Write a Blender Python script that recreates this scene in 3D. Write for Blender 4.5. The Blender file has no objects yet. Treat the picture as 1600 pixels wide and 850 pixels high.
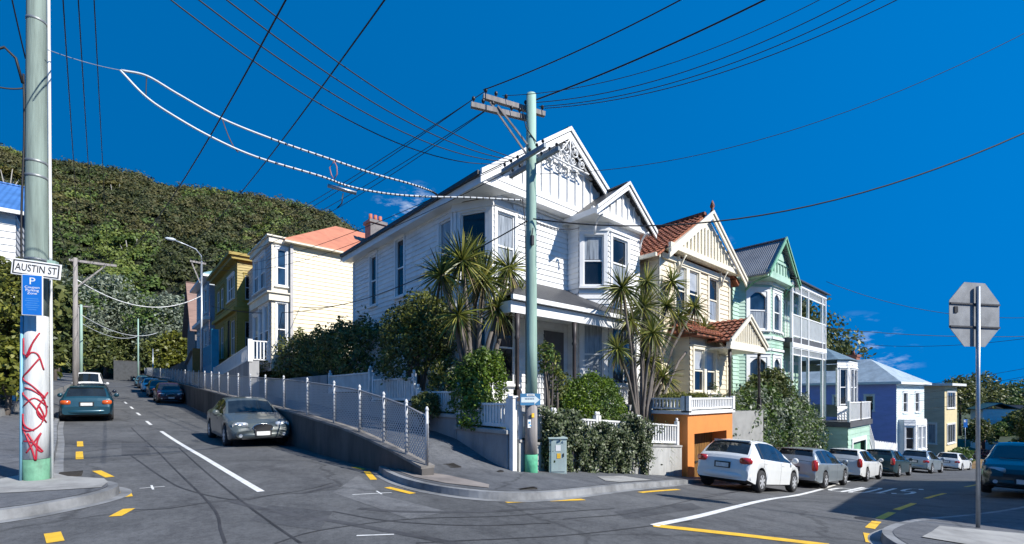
import bpy, math, random
import numpy as np
from mathutils import Vector, Matrix
SC = bpy.context.scene
COL = SC.collection
R_ = math.radians
rnd = random.Random(7)
# ------------------------------------------------------------------ camera, sky, sun, exposure
EYE = Vector((0, 0, 1.63))
FW = Vector((.66, .7513, 0)); RT = Vector((.7513, -.66, 0))
cam = bpy.data.cameras.new('camera'); cam_o = bpy.data.objects.new('camera', cam); COL.objects.link(cam_o)
cam_o.location = EYE; cam_o.rotation_euler = (R_(90), 0, -math.atan2(.66, .7513))
cam.sensor_width = 36; cam.lens = 16.0; cam.shift_y = .12; cam.clip_start = .05; cam.clip_end = 3000
SC.camera = cam_o
SUN = Vector((.27, -.72, .62)).normalized()          # towards the sun
ELEV = math.asin(SUN.z)
world = bpy.data.worlds.new('World'); SC.world = world; world.use_nodes = True
nt = world.node_tree; nt.nodes.clear(); nn = nt.nodes.new; ln = nt.links.new
sky = nn('ShaderNodeTexSky'); sky.sky_type = 'NISHITA'; sky.sun_disc = False
sky.sun_elevation = ELEV; sky.sun_rotation = math.atan2(SUN.x, SUN.y)
sky.altitude = 1500; sky.air_density = 1.0; sky.dust_density = 0.0; sky.ozone_density = 4.0
hs = nn('ShaderNodeHueSaturation'); hs.inputs['Saturation'].default_value = 1.35; hs.inputs['Value'].default_value = 1.13; hs.inputs['Hue'].default_value = .496
bg = nn('ShaderNodeBackground'); bg.inputs[1].default_value = .15
out = nn('ShaderNodeOutputWorld')
ln(sky.outputs[0], hs.inputs['Color'])
geo = nn('ShaderNodeTexCoord')
# clear, deep blue right down to the skyline: the sky is looked up a little higher than it is seen
sv = nn('ShaderNodeVectorMath'); sv.operation = 'MULTIPLY_ADD'; sv.inputs[1].default_value = (.36, .36, .10); sv.inputs[2].default_value = (0, 0, .55)
ln(geo.outputs['Generated'], sv.inputs[0]); sn = nn('ShaderNodeVectorMath'); sn.operation = 'NORMALIZE'; ln(sv.outputs[0], sn.inputs[0]); ln(sn.outputs[0], sky.inputs['Vector'])
# a few thin wisps of cloud, each round its own direction of the sky
cl = None
for (dx, dy, dz, rad) in ((.47, .93, .385, .06), (.49, .86, .40, .05), (.30, 1.06, .40, .035), (1.22, .26, .06, .10), (1.3, .33, .10, .05), (1.0, .47, .31, .05)):
    v = Vector((dx, dy, dz)).normalized()
    dot = nn('ShaderNodeVectorMath'); dot.operation = 'DISTANCE'; ln(geo.outputs['Generated'], dot.inputs[0]); dot.inputs[1].default_value = v
    mr = nn('ShaderNodeMapRange'); mr.inputs[1].default_value = rad; mr.inputs[2].default_value = 0; mr.inputs[3].default_value = 0; mr.inputs[4].default_value = 1
    ln(dot.outputs['Value'], mr.inputs[0])
    if cl is None: cl = mr
    else:
        mx = nn('ShaderNodeMath'); mx.operation = 'MAXIMUM'; ln(cl.outputs[0], mx.inputs[0]); ln(mr.outputs[0], mx.inputs[1]); cl = mx
mp = nn('ShaderNodeMapping'); mp.inputs['Scale'].default_value = (9, 9, 26); ln(geo.outputs['Generated'], mp.inputs[0])
nz = nn('ShaderNodeTexNoise'); nz.inputs['Scale'].default_value = 2.2; nz.inputs['Detail'].default_value = 8; nz.inputs['Roughness'].default_value = .65; ln(mp.outputs[0], nz.inputs['Vector'])
m1 = nn('ShaderNodeMapRange'); m1.inputs[1].default_value = .5; m1.inputs[2].default_value = .78; ln(nz.outputs[0], m1.inputs[0])
m2 = nn('ShaderNodeMath'); m2.operation = 'MULTIPLY'; ln(m1.outputs[0], m2.inputs[0]); ln(cl.outputs[0], m2.inputs[1])
mc = nn('ShaderNodeMix'); mc.data_type = 'RGBA'; ln(m2.outputs[0], mc.inputs[0]); ln(hs.outputs[0], mc.inputs[6]); mc.inputs[7].default_value = (5.2, 5.6, 6.2, 1)
ln(mc.outputs[2], bg.inputs[0]); ln(bg.outputs[0], out.inputs[0])
sl = bpy.data.lights.new('sun', 'SUN'); sl.energy = 4.6; sl.angle = R_(.53); sl.color = (1, .96, .89)
so = bpy.data.objects.new('sun', sl); COL.objects.link(so); so.rotation_euler = SUN.to_track_quat('Z', 'Y').to_euler(); so.location = (0, 0, 40)
vs = SC.view_settings; vs.view_transform = 'Standard'; vs.look = 'None'; vs.exposure = 0.60; vs.gamma = 1; vs.use_curve_mapping = False
SC.cycles.max_bounces = 6; SC.cycles.transparent_max_bounces = 12
SC.cycles.caustics_reflective = False; SC.cycles.caustics_refractive = False

# ------------------------------------------------------------------ sight lines of the photograph (px of 1600x850) -> real points
def ray(px, py): return FW + RT * ((px - 800) / 711.) + Vector((0, 0, (617 - py) / 711.))
def at(px, py, d): return EYE + ray(px, py) * d
def on_y(px, py, Y): r = ray(px, py); return EYE + r * (Y / r.y)
def on_x(px, py, X): r = ray(px, py); return EYE + r * (X / r.x)

# ------------------------------------------------------------------ height of the land
_gs = np.linspace(-60, 160, 2201)
_ga = np.interp(_gs, [-60, -40, -5, -1, 4, 8, 12, 16, 20, 40, 70, 110, 160], [2.2, 1.4, .28, .15, 0., -.38, -.92, -1.48, -1.95, -3.6, -6.2, -9.6, -12])
_ga = np.convolve(np.pad(_ga, 15, mode='edge'), np.ones(31) / 31, 'valid')
def softplus(x): return x if x > 30 else math.log1p(math.exp(x))
def g(x, y):
    a = float(np.interp(x, _gs, _ga))
    w = min(1, max(0, (4.5 - y) / 4.5)) * min(.55, max(0, (x - 9) * .05))
    return a + w + .045 * 4 * softplus((min(y, 150) - 20) / 4)
def ground_at(px, py):
    r = ray(px, py); t = 1.0
    while t < 300:
        p = EYE + r * t
        if p.z < g(p.x, p.y): return p
        t += .03
    return EYE + r * 60

# ------------------------------------------------------------------ materials
MATS = {}
def _new(name):
    m = bpy.data.materials.new(name); m.use_nodes = True; t = m.node_tree; t.nodes.clear()
    o = t.nodes.new('ShaderNodeOutputMaterial'); b = t.nodes.new('ShaderNodeBsdfPrincipled'); t.links.new(b.outputs[0], o.inputs[0])
    return m, t, b, o
def c4(c): return (c[0], c[1], c[2], 1)
def noise(t, scale, detail=5, rough=.6, stretch=(1, 1, 1), coord='Object'):
    tc = t.nodes.new('ShaderNodeTexCoord'); mp = t.nodes.new('ShaderNodeMapping'); mp.inputs['Scale'].default_value = stretch
    n = t.nodes.new('ShaderNodeTexNoise'); n.inputs['Scale'].default_value = scale; n.inputs['Detail'].default_value = detail; n.inputs['Roughness'].default_value = rough
    t.links.new(tc.outputs[coord], mp.inputs[0]); t.links.new(mp.outputs[0], n.inputs['Vector']); return n
def ramp(t, fac, stops):
    r = t.nodes.new('ShaderNodeValToRGB'); e = r.color_ramp.elements
    while len(e) < len(stops): e.new(.5)
    for k, (p, c) in enumerate(stops): e[k].position = p; e[k].color = c4(c)
    t.links.new(fac, r.inputs[0]); return r
def bump(t, b, h, strength=.3, dist=.02):
    n = t.nodes.new('ShaderNodeBump'); n.inputs['Strength'].default_value = strength; n.inputs['Distance'].default_value = dist
    t.links.new(h, n.inputs['Height']); t.links.new(n.outputs[0], b.inputs['Normal']); return n
def paint(name, c, rough=.5, var=.12, scale=2.5, stretch=(1, 1, 1), bmp=.12, dirt=None, metal=0, coat=0, bscale=40):
    if name in MATS: return MATS[name]
    m, t, b, o = _new(name)
    n = noise(t, scale, 6, .65, stretch)
    lo = tuple(max(0, x * (1 - var * 1.6)) for x in c); hi = tuple(min(1, x * (1 + var)) for x in c)
    r = ramp(t, n.outputs[0], [(.3, lo), (.52, c), (.72, hi)]); col = r.outputs[0]
    if dirt:
        n2 = noise(t, scale * .45, 8, .75, (stretch[0] * 2, stretch[1] * 2, stretch[2] * .5)); mr = t.nodes.new('ShaderNodeMapRange')
        mr.inputs[1].default_value = .52; mr.inputs[2].default_value = .75; mr.inputs[4].default_value = .75; t.links.new(n2.outputs[0], mr.inputs[0])
        mx = t.nodes.new('ShaderNodeMix'); mx.data_type = 'RGBA'; t.links.new(mr.outputs[0], mx.inputs[0]); t.links.new(col, mx.inputs[6]); mx.inputs[7].default_value = c4(dirt); col = mx.outputs[2]
    t.links.new(col, b.inputs['Base Color']); b.inputs['Roughness'].default_value = rough; b.inputs['Metallic'].default_value = metal
    if coat: b.inputs['Coat Weight'].default_value = coat; b.inputs['Coat Roughness'].default_value = .04
    if bmp:
        n3 = noise(t, bscale, 3, .6, stretch); bump(t, b, n3.outputs[0], bmp, .01)
    MATS[name] = m; return m
def leafmat(name, stops, rough=.45, trans=.3):
    if name in MATS: return MATS[name]
    m, t, b, o = _new(name)
    gn = t.nodes.new('ShaderNodeNewGeometry')
    r = ramp(t, gn.outputs['Random Per Island'], [(k / (len(stops) - 1.0), c) for k, c in enumerate(stops)])
    t.links.new(r.outputs[0], b.inputs['Base Color']); b.inputs['Roughness'].default_value = rough; b.inputs['Specular IOR Level'].default_value = .35
    tr = t.nodes.new('ShaderNodeBsdfTranslucent'); t.links.new(r.outputs[0], tr.inputs[0])
    mx = t.nodes.new('ShaderNodeMixShader'); mx.inputs[0].default_value = trans
    t.links.new(b.outputs[0], mx.inputs[1]); t.links.new(tr.outputs[0], mx.inputs[2]); t.links.new(mx.outputs[0], o.inputs[0])
    MATS[name] = m; return m
def asphalt(name, c, patch=.25, fine=90, big=.35, crack=True, tracks=False):
    if name in MATS: return MATS[name]
    m, t, b, o = _new(name)
    n1 = noise(t, big, 7, .7); n2 = noise(t, fine, 3, .8); n3 = noise(t, 1.6, 8, .78, (1, .5, 1)); n5 = noise(t, 11, 4, .7)
    r1 = ramp(t, n1.outputs[0], [(.3, tuple(x * (1 - patch) for x in c)), (.5, c), (.7, tuple(x * (1 + patch) for x in c))])
    r2 = ramp(t, n2.outputs[0], [(.3, (.55, .55, .56)), (.5, (1, 1, 1)), (.72, (1.0, 1.0, 1.0))])
    r3 = ramp(t, n3.outputs[0], [(.32, (.62, .62, .63)), (.5, (.95, .95, .95)), (.66, (1.12, 1.12, 1.1))]); r5 = ramp(t, n5.outputs[0], [(.3, (.74, .74, .75)), (.5, (1, 1, 1)), (.7, (1.15, 1.15, 1.15))])
    def mul(a, bb, f=1.0):
        x = t.nodes.new('ShaderNodeMix'); x.data_type = 'RGBA'; x.blend_type = 'MULTIPLY'; x.inputs[0].default_value = f
        t.links.new(a, x.inputs[6]); t.links.new(bb, x.inputs[7]); return x.outputs[2]
    col = mul(mul(mul(r1.outputs[0], r2.outputs[0], .9), r3.outputs[0]), r5.outputs[0])
    if crack:
        v = t.nodes.new('ShaderNodeTexVoronoi'); v.feature = 'DISTANCE_TO_EDGE'; v.inputs['Scale'].default_value = .22
        tc = t.nodes.new('ShaderNodeTexCoord'); nd = noise(t, 1.2, 4); ad = t.nodes.new('ShaderNodeVectorMath'); ad.operation = 'MULTIPLY_ADD'
        ad.inputs[1].default_value = (.7, .7, .7); t.links.new(nd.outputs['Color'], ad.inputs[0]); t.links.new(tc.outputs['Object'], ad.inputs[2]); t.links.new(ad.outputs[0], v.inputs['Vector'])
        r4 = ramp(t, v.outputs['Distance'], [(0, (.55, .55, .55)), (.006, (.7, .7, .7)), (.012, (1, 1, 1))]); col = mul(col, r4.outputs[0], .8)
    t.links.new(col, b.inputs['Base Color']); b.inputs['Roughness'].default_value = .85; b.inputs['Specular IOR Level'].default_value = .3
    bump(t, b, n2.outputs[0], .35, .01); MATS[name] = m; return m
def glassmat(name, c=(.012, .016, .022), rough=.06, var=.6):
    if name in MATS: return MATS[name]
    m, t, b, o = _new(name); n = noise(t, 1.3, 3, .5, (1, 1, .6)); r = ramp(t, n.outputs[0], [(.35, tuple(x * (1 - var) for x in c)), (.7, tuple(x * (1 + var) for x in c))])
    t.links.new(r.outputs[0], b.inputs['Base Color']); b.inputs['Roughness'].default_value = rough; b.inputs['Specular IOR Level'].default_value = .6
    n2 = noise(t, 1.1, 2); bump(t, b, n2.outputs[0], .12, .05); MATS[name] = m; return m
def ironroof(name, c, pitch=.09, axis=0, rough=.45):
    if name in MATS: return MATS[name]
    m, t, b, o = _new(name); n = noise(t, 1.4, 6, .7); r = ramp(t, n.outputs[0], [(.3, tuple(x * .7 for x in c)), (.55, c), (.75, tuple(min(1, x * 1.25) for x in c))])
    t.links.new(r.outputs[0], b.inputs['Base Color']); b.inputs['Roughness'].default_value = rough
    w = t.nodes.new('ShaderNodeTexWave'); w.bands_direction = 'XYZ'[axis]; w.inputs['Scale'].default_value = .314 / pitch; tc = t.nodes.new('ShaderNodeTexCoord'); t.links.new(tc.outputs['Object'], w.inputs['Vector'])
    bump(t, b, w.outputs['Fac'], .8, .03); MATS[name] = m; return m

# ------------------------------------------------------------------ mesh building
class MB:
    def __init__(s): s.v = []; s.f = []; s.m = []; s.sm = []
    def vert(s, p): s.v.append((p[0], p[1], p[2])); return len(s.v) - 1
    def face(s, idx, m=0, sm=False): s.f.append(tuple(idx)); s.m.append(m); s.sm.append(sm)
    def poly(s, pts, m=0, sm=False): s.face([s.vert(p) for p in pts], m, sm)
    def hexa(s, b, t, m=0):                         # 4 bottom (ccw), 4 top
        i = [s.vert(p) for p in b] + [s.vert(p) for p in t]
        for q in ((3, 2, 1, 0), (4, 5, 6, 7), (0, 1, 5, 4), (1, 2, 6, 5), (2, 3, 7, 6), (3, 0, 4, 7)): s.face([i[k] for k in q], m)
    def box(s, x0, y0, z0, x1, y1, z1, m=0):
        s.hexa([(x0, y0, z0), (x1, y0, z0), (x1, y1, z0), (x0, y1, z0)], [(x0, y0, z1), (x1, y0, z1), (x1, y1, z1), (x0, y1, z1)], m)
    def bar(s, a, b, w, h, m=0, up=(0, 0, 1)):      # rectangular bar from a to b
        a = Vector(a); b = Vector(b); d = (b - a).normalized(); u = Vector(up)
        sd = d.cross(u)
        if sd.length < 1e-4: sd = d.cross(Vector((1, 0, 0)))
        sd.normalize(); u = sd.cross(d).normalized()
        q = lambda p: [p - sd * w / 2 - u * h / 2, p + sd * w / 2 - u * h / 2, p + sd * w / 2 + u * h / 2, p - sd * w / 2 + u * h / 2]
        s.hexa(q(a), q(b), m)
    def prism(s, pts, off, m=0):                    # polygon pts extruded by vector off
        off = Vector(off); n = len(pts); a = [s.vert(p) for p in pts]; b = [s.vert(Vector(p) + off) for p in pts]
        s.face(a[::-1], m); s.face(b, m)
        for k in range(n): s.face((a[k], a[(k + 1) % n], b[(k + 1) % n], b[k]), m)
    def tube(s, pts, r, n=8, m=0, caps=True, sm=True):
        pts = [Vector(p) for p in pts]; rs = r if isinstance(r, (list, tuple)) else [r] * len(pts); rings = []
        for k, p in enumerate(pts):
            d = (pts[min(k + 1, len(pts) - 1)] - pts[max(k - 1, 0)]).normalized()
            ref = Vector((0, 0, 1)) if abs(d.z) < .9 else Vector((1, 0, 0))
            u = d.cross(ref).normalized(); w = u.cross(d)
            rings.append([s.vert(p + (u * math.cos(2 * math.pi * j / n) + w * math.sin(2 * math.pi * j / n)) * rs[k]) for j in range(n)])
        for a, b in zip(rings, rings[1:]):
            for j in range(n): s.face((a[j], a[(j + 1) % n], b[(j + 1) % n], b[j]), m, sm)
        if caps: s.face(rings[0][::-1], m); s.face(rings[-1], m)
    def lathe(s, prof, c, n=16, m=0, axis='z', sm=True):   # prof: (r, h)
        c = Vector(c); rings = []
        for r, h in prof:
            ring = []
            for j in range(n):
                a = 2 * math.pi * j / n; ca, sa = math.cos(a) * r, math.sin(a) * r
                ring.append(s.vert(c + (Vector((ca, sa, h)) if axis == 'z' else Vector((ca, h, sa)) if axis == 'y' else Vector((h, ca, sa)))))
            rings.append(ring)
        for a, b in zip(rings, rings[1:]):
            for j in range(n): s.face((a[j], a[(j + 1) % n], b[(j + 1) % n], b[j]), m, sm)
        s.face(rings[0][::-1], m); s.face(rings[-1], m)
    def build(s, name, mats, parent=None, bevel=0, loc=None, fix=True):
        me = bpy.data.meshes.new(name); me.from_pydata(s.v, [], s.f)
        mats = mats if isinstance(mats, (list, tuple)) else [mats]
        for m in mats: me.materials.append(m)
        me.polygons.foreach_set('material_index', s.m); me.polygons.foreach_set('use_smooth', s.sm); me.update()
        o = bpy.data.objects.new(name, me); COL.objects.link(o)
        if parent: o.parent = parent
        if loc: o.location = loc
        if bevel:
            b = o.modifiers.new('bevel', 'BEVEL'); b.width = bevel; b.segments = 2; b.limit_method = 'ANGLE'; b.angle_limit = R_(40)
        return o
def tag(o, label=None, cat=None, group=None, kind=None):
    if label: o['label'] = label
    if cat: o['category'] = cat
    if group: o['group'] = group
    if kind: o['kind'] = kind
    return o
def thing(name, label, cat, loc=(0, 0, 0), rz=0, group=None):
    o = bpy.data.objects.new(name, None); o.empty_display_size = .3; COL.objects.link(o); o.location = loc; o.rotation_euler = (0, 0, rz)
    return tag(o, label, cat, group)
def struct(name, mb, mats): return tag(mb.build(name, mats), kind='structure')
def dup(root, loc, rz, label, group=None):
    r = root.copy(); COL.objects.link(r); r.location = loc; r.rotation_euler = (0, 0, rz); r['label'] = label
    if group: r['group'] = group
    for ch in list(root.children):
        c = ch.copy(); COL.objects.link(c); c.parent = r
        for gc in list(ch.children): d = gc.copy(); COL.objects.link(d); d.parent = c
    return r
# ================================================================== the setting
ROAD = asphalt('road asphalt', (.115, .117, .120), .30, 45, .3)
PATH = asphalt('footpath asphalt', (.125, .130, .140), .25, 60, .5)
CONC = paint('concrete', (.33, .325, .31), .85, .22, 1.6, bmp=.25, dirt=(.13, .125, .12))
KERB = paint('kerb concrete', (.22, .225, .23), .8, .35, 1.6, bmp=.25, dirt=(.12, .12, .12))
DARKC = paint('stained retaining concrete', (.085, .078, .073), .85, .45, .9, (1, 1, .3), bmp=.4, dirt=(.028, .026, .026))
GREYC = paint('grey retaining concrete', (.30, .30, .305), .85, .3, .8, (1, 1, .4), bmp=.3, dirt=(.10, .095, .09))
EARTH = paint('earth', (.06, .055, .035), .95, .4, .8, bmp=.4)
TURF = paint('scrubby turf', (.045, .065, .02), .95, .45, .5, bmp=.5)
def grid(xs, ys, fz, mats, name, m=0, keep=None, sm=True):
    b = MB(); idx = {}
    for i, x in enumerate(xs):
        for j, y in enumerate(ys): idx[i, j] = b.vert((x, y, fz(x, y)))
    for i in range(len(xs) - 1):
        for j in range(len(ys) - 1):
            if keep and not keep((xs[i] + xs[i + 1]) / 2, (ys[j] + ys[j + 1]) / 2): continue
            b.face((idx[i, j], idx[i + 1, j], idx[i + 1, j + 1], idx[i, j + 1]), m, sm)
    return struct(name, b, mats)
far = [-1500, -800, -400, -200, -100] + list(range(-60, 161, 5)) + [220, 300, 500, 900, 1500]
grid(far, far, lambda x, y: g(max(-60, min(160, x)), max(-60, min(150, y))) - .3, TURF, 'ground')
xs = sorted(set([-40, -30, -24, -18, -14] + [-10 + .5 * k for k in range(0, 101)] + list(range(42, 131, 2))))
ys = sorted(set([-30, -24, -18, -14] + [-10 + .5 * k for k in range(0, 121)] + list(range(52, 131, 2))))
grid(xs, ys, g, ROAD, 'road')

def smooth_line(pts, n=6):                                   # Catmull-Rom through plan points
    P = [Vector((p[0], p[1], 0)) for p in pts]; P = [P[0] * 2 - P[1]] + P + [P[-1] * 2 - P[-2]]; o = []
    for k in range(1, len(P) - 2):
        for j in range(n):
            t = j / n; a, b_, c, d = P[k - 1], P[k], P[k + 1], P[k + 2]
            o.append(.5 * ((2 * b_) + (c - a) * t + (2 * a - 5 * b_ + 4 * c - d) * t * t + (3 * b_ - a - 3 * c + d) * t ** 3))
    return o + [P[-2]]
def offset(line, w):                                        # to the left of the walking direction
    o = []
    for k, p in enumerate(line):
        d = line[min(k + 1, len(line) - 1)] - line[max(k - 1, 0)]; d.normalize(); o.append(p + Vector((-d.y, d.x, 0)) * w)
    return o
def ribbon(b, A, B, za, zb, m=0, split=1):
    for k in range(len(A) - 1):
        for q in range(split):
            f0, f1 = q / split, (q + 1) / split
            c = []
            for (i, f) in ((k, f0), (k + 1, f0), (k + 1, f1), (k, f1)):
                p = A[i].lerp(B[i], f); c.append((p.x, p.y, za(p) * (1 - f) + zb(p) * f))
            b.poly(c, m, True)
G = lambda h: (lambda p: g(p.x, p.y) + h)
def kerb(line, side, h=.125, w=.14, gutter=.14):
    b = MB(); inn = offset(line, side * w); gut = offset(line, -side * gutter)
    ribbon(b, gut, line, G(.006), G(.010)); ribbon(b, line, offset(line, side * .02), G(-.02), G(h)); ribbon(b, offset(line, side * .02), inn, G(h), G(h + .004)); ribbon(b, inn, offset(line, side * (w + .01)), G(h + .004), G(0))
    struct('kerb', b, KERB); return inn
# --- kerb lines in plan (x towards the right-hand street, y up the left-hand street)
kl = smooth_line([(-2.3, 120), (-2.2, 60), (-1.75, 30), (-1.15, 18), (-.85, 12.4), (-.72, 10.9), (-.25, 10.1), (.08, 9.4), (-.02, 8.75), (-.5, 8.2), (-1.2, 7.85), (-4, 7.3), (-12, 6.6), (-38, 5.5)], 5)
kr = smooth_line([(4.32, 9.3), (4.08, 8.4), (3.98, 7.4), (4.12, 6.5), (4.55, 5.75), (5.3, 5.4), (6.5, 5.45), (8.5, 5.8), (10.7, 6.25), (12.8, 6.75), (16, 6.95), (25, 7.0), (40, 6.8), (60, 5.6), (80, 3.5), (110, -1)], 5)
kn = smooth_line([(5.9, -14), (5.85, -3), (6.05, -.6), (6.5, .55), (7.3, 1.15), (8.6, 1.45), (10.5, 1.35), (13, .8), (16, .2), (21, -.75), (30, -1.7), (45, -1.8), (70, -4.5), (110, -11)], 5)
il = kerb(kl, -1 if False else -1); ir = kerb(kr, 1); inn = kerb(kn, -1)
# left footpath
b = MB(); B = [Vector((min(-3.1, p.x - 2.4) if p.y > 11 else -3.1 - max(0, (-p.x - 1.5)) , max(p.y, 10.6 + max(0, (-p.x - 3) * -.02)), 0)) for p in il]
ribbon(b, il, B, G(.134), lambda p: g(p.x, p.y) + .134 + .5 * max(0, min(1, (p.y - 12) / 10)), 0, 3)
b2 = MB(); struct('footpath', b, PATH)
LBANK = lambda x, y: g(x, y) + .15 + .5 * max(0, min(1, (y - 12) / 10)) + .06 * max(0, -3 - x)
grid([-40, -30, -20, -14, -10, -7, -5, -4, -3.0], [10.4, 11, 12, 14, 16, 18, 20, 24, 28, 34, 40, 50, 60, 80, 100, 125], LBANK, PATH, 'terrain')
b = MB(); yy_ = [10.4, 11, 12, 14, 16, 18, 20, 24, 28, 34, 40, 50, 60, 80, 100, 125]
for y0, y1 in zip(yy_, yy_[1:]): b.poly([(-3.0, y0, LBANK(-3, y0)), (-3.0, y1, LBANK(-3, y1)), (-2.9, y1, g(-3, y1) - .3), (-2.9, y0, g(-3, y0) - .3)])
struct('terrain_edge', b, CONC)
# concrete apron at the left kerb nose and a drain slab
def patch(pts, h, mat, name, n=4):
    b = MB(); c = Vector((sum(p[0] for p in pts) / len(pts), sum(p[1] for p in pts) / len(pts), 0))
    P = [Vector((p[0], p[1], 0)) for p in pts]; P.append(P[0]); D = []
    for k in range(len(P) - 1):
        for j in range(n): D.append(P[k].lerp(P[k + 1], j / n))
    D.append(D[0]); ribbon(b, D, [c] * len(D), G(h), G(h), 0, n); return struct(name, b, mat)
patch([(-.9, 11.4), (-.55, 10.45), (-.1, 9.9), (-.05, 9.5), (-.12, 9.0), (-.9, 9.1), (-1.6, 9.3), (-1.55, 10.2)], .142, CONC, 'footpath_patch')
# right corner footpath: kerb apron to the property line
inner = [(4.5, 9.2), (4.5, 8.5), (4.52, 8.0), (4.6, 7.75), (5.0, 7.62), (5.6, 7.6), (6.8, 7.7), (8.6, 8.0), (10.7, 8.1), (12.8, 8.0), (14, 7.75), (18, 7.7), (25, 8.2), (40, 8.6), (60, 7.4), (80, 5.3), (110, 1)]
keys = [(4.32, 9.3), (4.08, 8.4), (3.98, 7.4), (4.12, 6.5), (4.55, 5.75), (5.3, 5.4), (6.5, 5.45), (8.5, 5.8), (10.7, 6.25), (12.8, 6.75), (16, 6.95), (25, 7.0), (40, 6.8), (60, 5.6), (80, 3.5), (110, -1)]
inn2 = smooth_line(inner[:len(keys)], 5)
b = MB(); ribbon(b, ir, inn2, G(.134), G(.14), 0, 3); struct('footpath', b, PATH)
patch([(4.5, 8.9), (4.3, 8.3), (4.2, 7.5), (4.35, 6.7), (4.75, 6.0), (5.0, 6.3), (4.95, 7.5)], .145, paint('brown concrete', (.24, .21, .19), .85, .25, 1.5, bmp=.2), 'footpath_patch')
patch([(8.2, 6.2), (8.4, 5.98), (10.4, 6.4), (10.3, 7.2), (8.8, 6.9)], .146, CONC, 'footpath_patch')
# raised footpath behind the low wall
def zfp(y): return float(np.interp(y, [7.5, 9, 11, 15.6, 25, 37, 60, 90, 125], [.04, .30, .58, .90, 1.34, 1.95, 3.1, 4.5, 6.0]))
def wallx(y): return float(np.interp(y, [7.6, 15.6, 40, 125], [4.55, 4.4, 4.25, 4.2]))
ysf = [7.4, 7.8, 8.2, 8.6, 9, 9.5, 10, 11, 12, 13.5, 15.6, 18, 21, 25, 30, 37, 45, 60, 75, 90, 125]
A = [Vector((wallx(y), y, 0)) for y in ysf]; B = [Vector((6.95, y, 0)) for y in ysf]
b = MB(); RMP = lambda p: (lambda f: (g(p.x, p.y) + .138) * (1 - f) + (zfp(p.y) + .02) * f)(min(1, max(0, (p.y - 7.62) / 2.2))); ribbon(b, A, B, RMP, RMP, 0, 5); struct('footpath', b, PATH)
# near-right footpath with a paler slab and far bank
inn3 = [Vector((p.x + (4.2 if p.y < 0 and p.x < 8 else 2.2), p.y - (2.4 if p.x > 6.2 else 0), 0)) for p in inn]
b = MB(); ribbon(b, inn, inn3, G(.134), G(.15), 0, 3); struct('footpath', b, PATH)
grid([8, 10, 12, 15, 18, 21, 25, 30, 36, 42, 50, 60, 75], [-40, -30, -20, -12, -8, -6, -4, -3, -2, -1.0], lambda x, y: g(x, y) + (.11 if y < -.5 else -.2) - .02 * 0, PATH, 'footpath', keep=lambda x, y: y < 1 - x * .055 and y < -.9)
patch([(8.1, .95), (9.9, .95), (10.6, -.1), (9.2, -.15), (8.2, .15)], .148, CONC, 'footpath_patch')

# gardens (raised lots) behind the walls
def zlot(x, y):
    base = float(np.interp(x, [6.9, 14, 17.5, 22.4, 22.6, 34, 36, 60, 90], [.8, .95, .95, .9, .2, .1, -2.6, -5.0, -7.5]))
    rise = float(np.interp(y, [7.7, 10.5, 12, 16, 20, 24, 28, 40, 60, 100], [0, .2, .4, .7, 1.3, 2.2, 3.2, 3.9, 4.6, 6.0]))
    near = float(np.interp(x, [8, 14], [1, .6])); z = base + rise * near; fr = float(np.interp(x, [7, 8, 14, 14.3, 14.5, 18, 18.3, 30, 36, 60], [.7, .35, -.15, -.2, .9, .9, -1.2, -2.2, -3.2, -6]))
    return fr + (z - fr) * min(1, max(0, (y - 8.2) / 1.5)) if y < 9.7 and x > 7.1 else z
lx = [7.02, 8, 9, 10.5, 12, 14, 16, 18, 20, 22.4, 22.6, 25, 28, 31, 34, 36, 40, 46, 52, 60, 75, 90]
ly = [7.95, 9, 10.5, 12, 14, 16, 18, 20, 22, 24, 26, 28, 32, 36, 40, 50, 60, 80, 100, 125]
grid(lx, ly, zlot, TURF, 'terrain')

# ------------------------------------------------------------------ road markings
WH = paint('white road paint', (.72, .72, .70), .7, .15, 6, dirt=(.35, .35, .35)); YE = paint('yellow road paint', (.80, .47, .03), .7, .12, 6, dirt=(.5, .3, .04))
TAR = paint('tar seam', (.04, .04, .043), .75, .4, 1.2)
def stripe(b, pts, w, h=.006, step=.35):
    L = []
    P = [Vector((p[0], p[1], 0)) for p in pts]
    for a, c in zip(P, P[1:]):
        n = max(1, int((c - a).length / step)); L += [a.lerp(c, j / n) for j in range(n)]
    L.append(P[-1]); ribbon(b, offset(L, w / 2), offset(L, -w / 2), G(h), G(h))
def gp(*px): return [ground_at(x, y) for x, y in px]
b = MB()
stripe(b, gp((252, 674), (320, 716), (408, 769)), .11)
for (a, c) in (((229, 658), (236, 664)), ((214, 645), (219, 649)), ((204, 635.5), (208, 639)), ((195, 628), (198, 631))):
    stripe(b, gp(a, c), .11)
stripe(b, smooth_line(gp((1022, 822), (1120, 800), (1225, 777), (1300, 759), (1368, 743), (1420, 736)), 6), .13)
p = ground_at(238, 762); stripe(b, [(p.x - .16, p.y), (p.x + .16, p.y)], .03); stripe(b, [(p.x, p.y - .22), (p.x, p.y + .22)], .03)
p = ground_at(583, 772); stripe(b, [(p.x - .3, p.y + .1), (p.x + .3, p.y - .05)], .03); stripe(b, [(p.x + .1, p.y - .1), (p.x + .15, p.y + .2)], .03)
p = ground_at(590, 836); stripe(b, [(p.x - .2, p.y + .1), (p.x + .15, p.y - .1)], .035)
struct('road_marking_white', b, WH)
b = MB()
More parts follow.
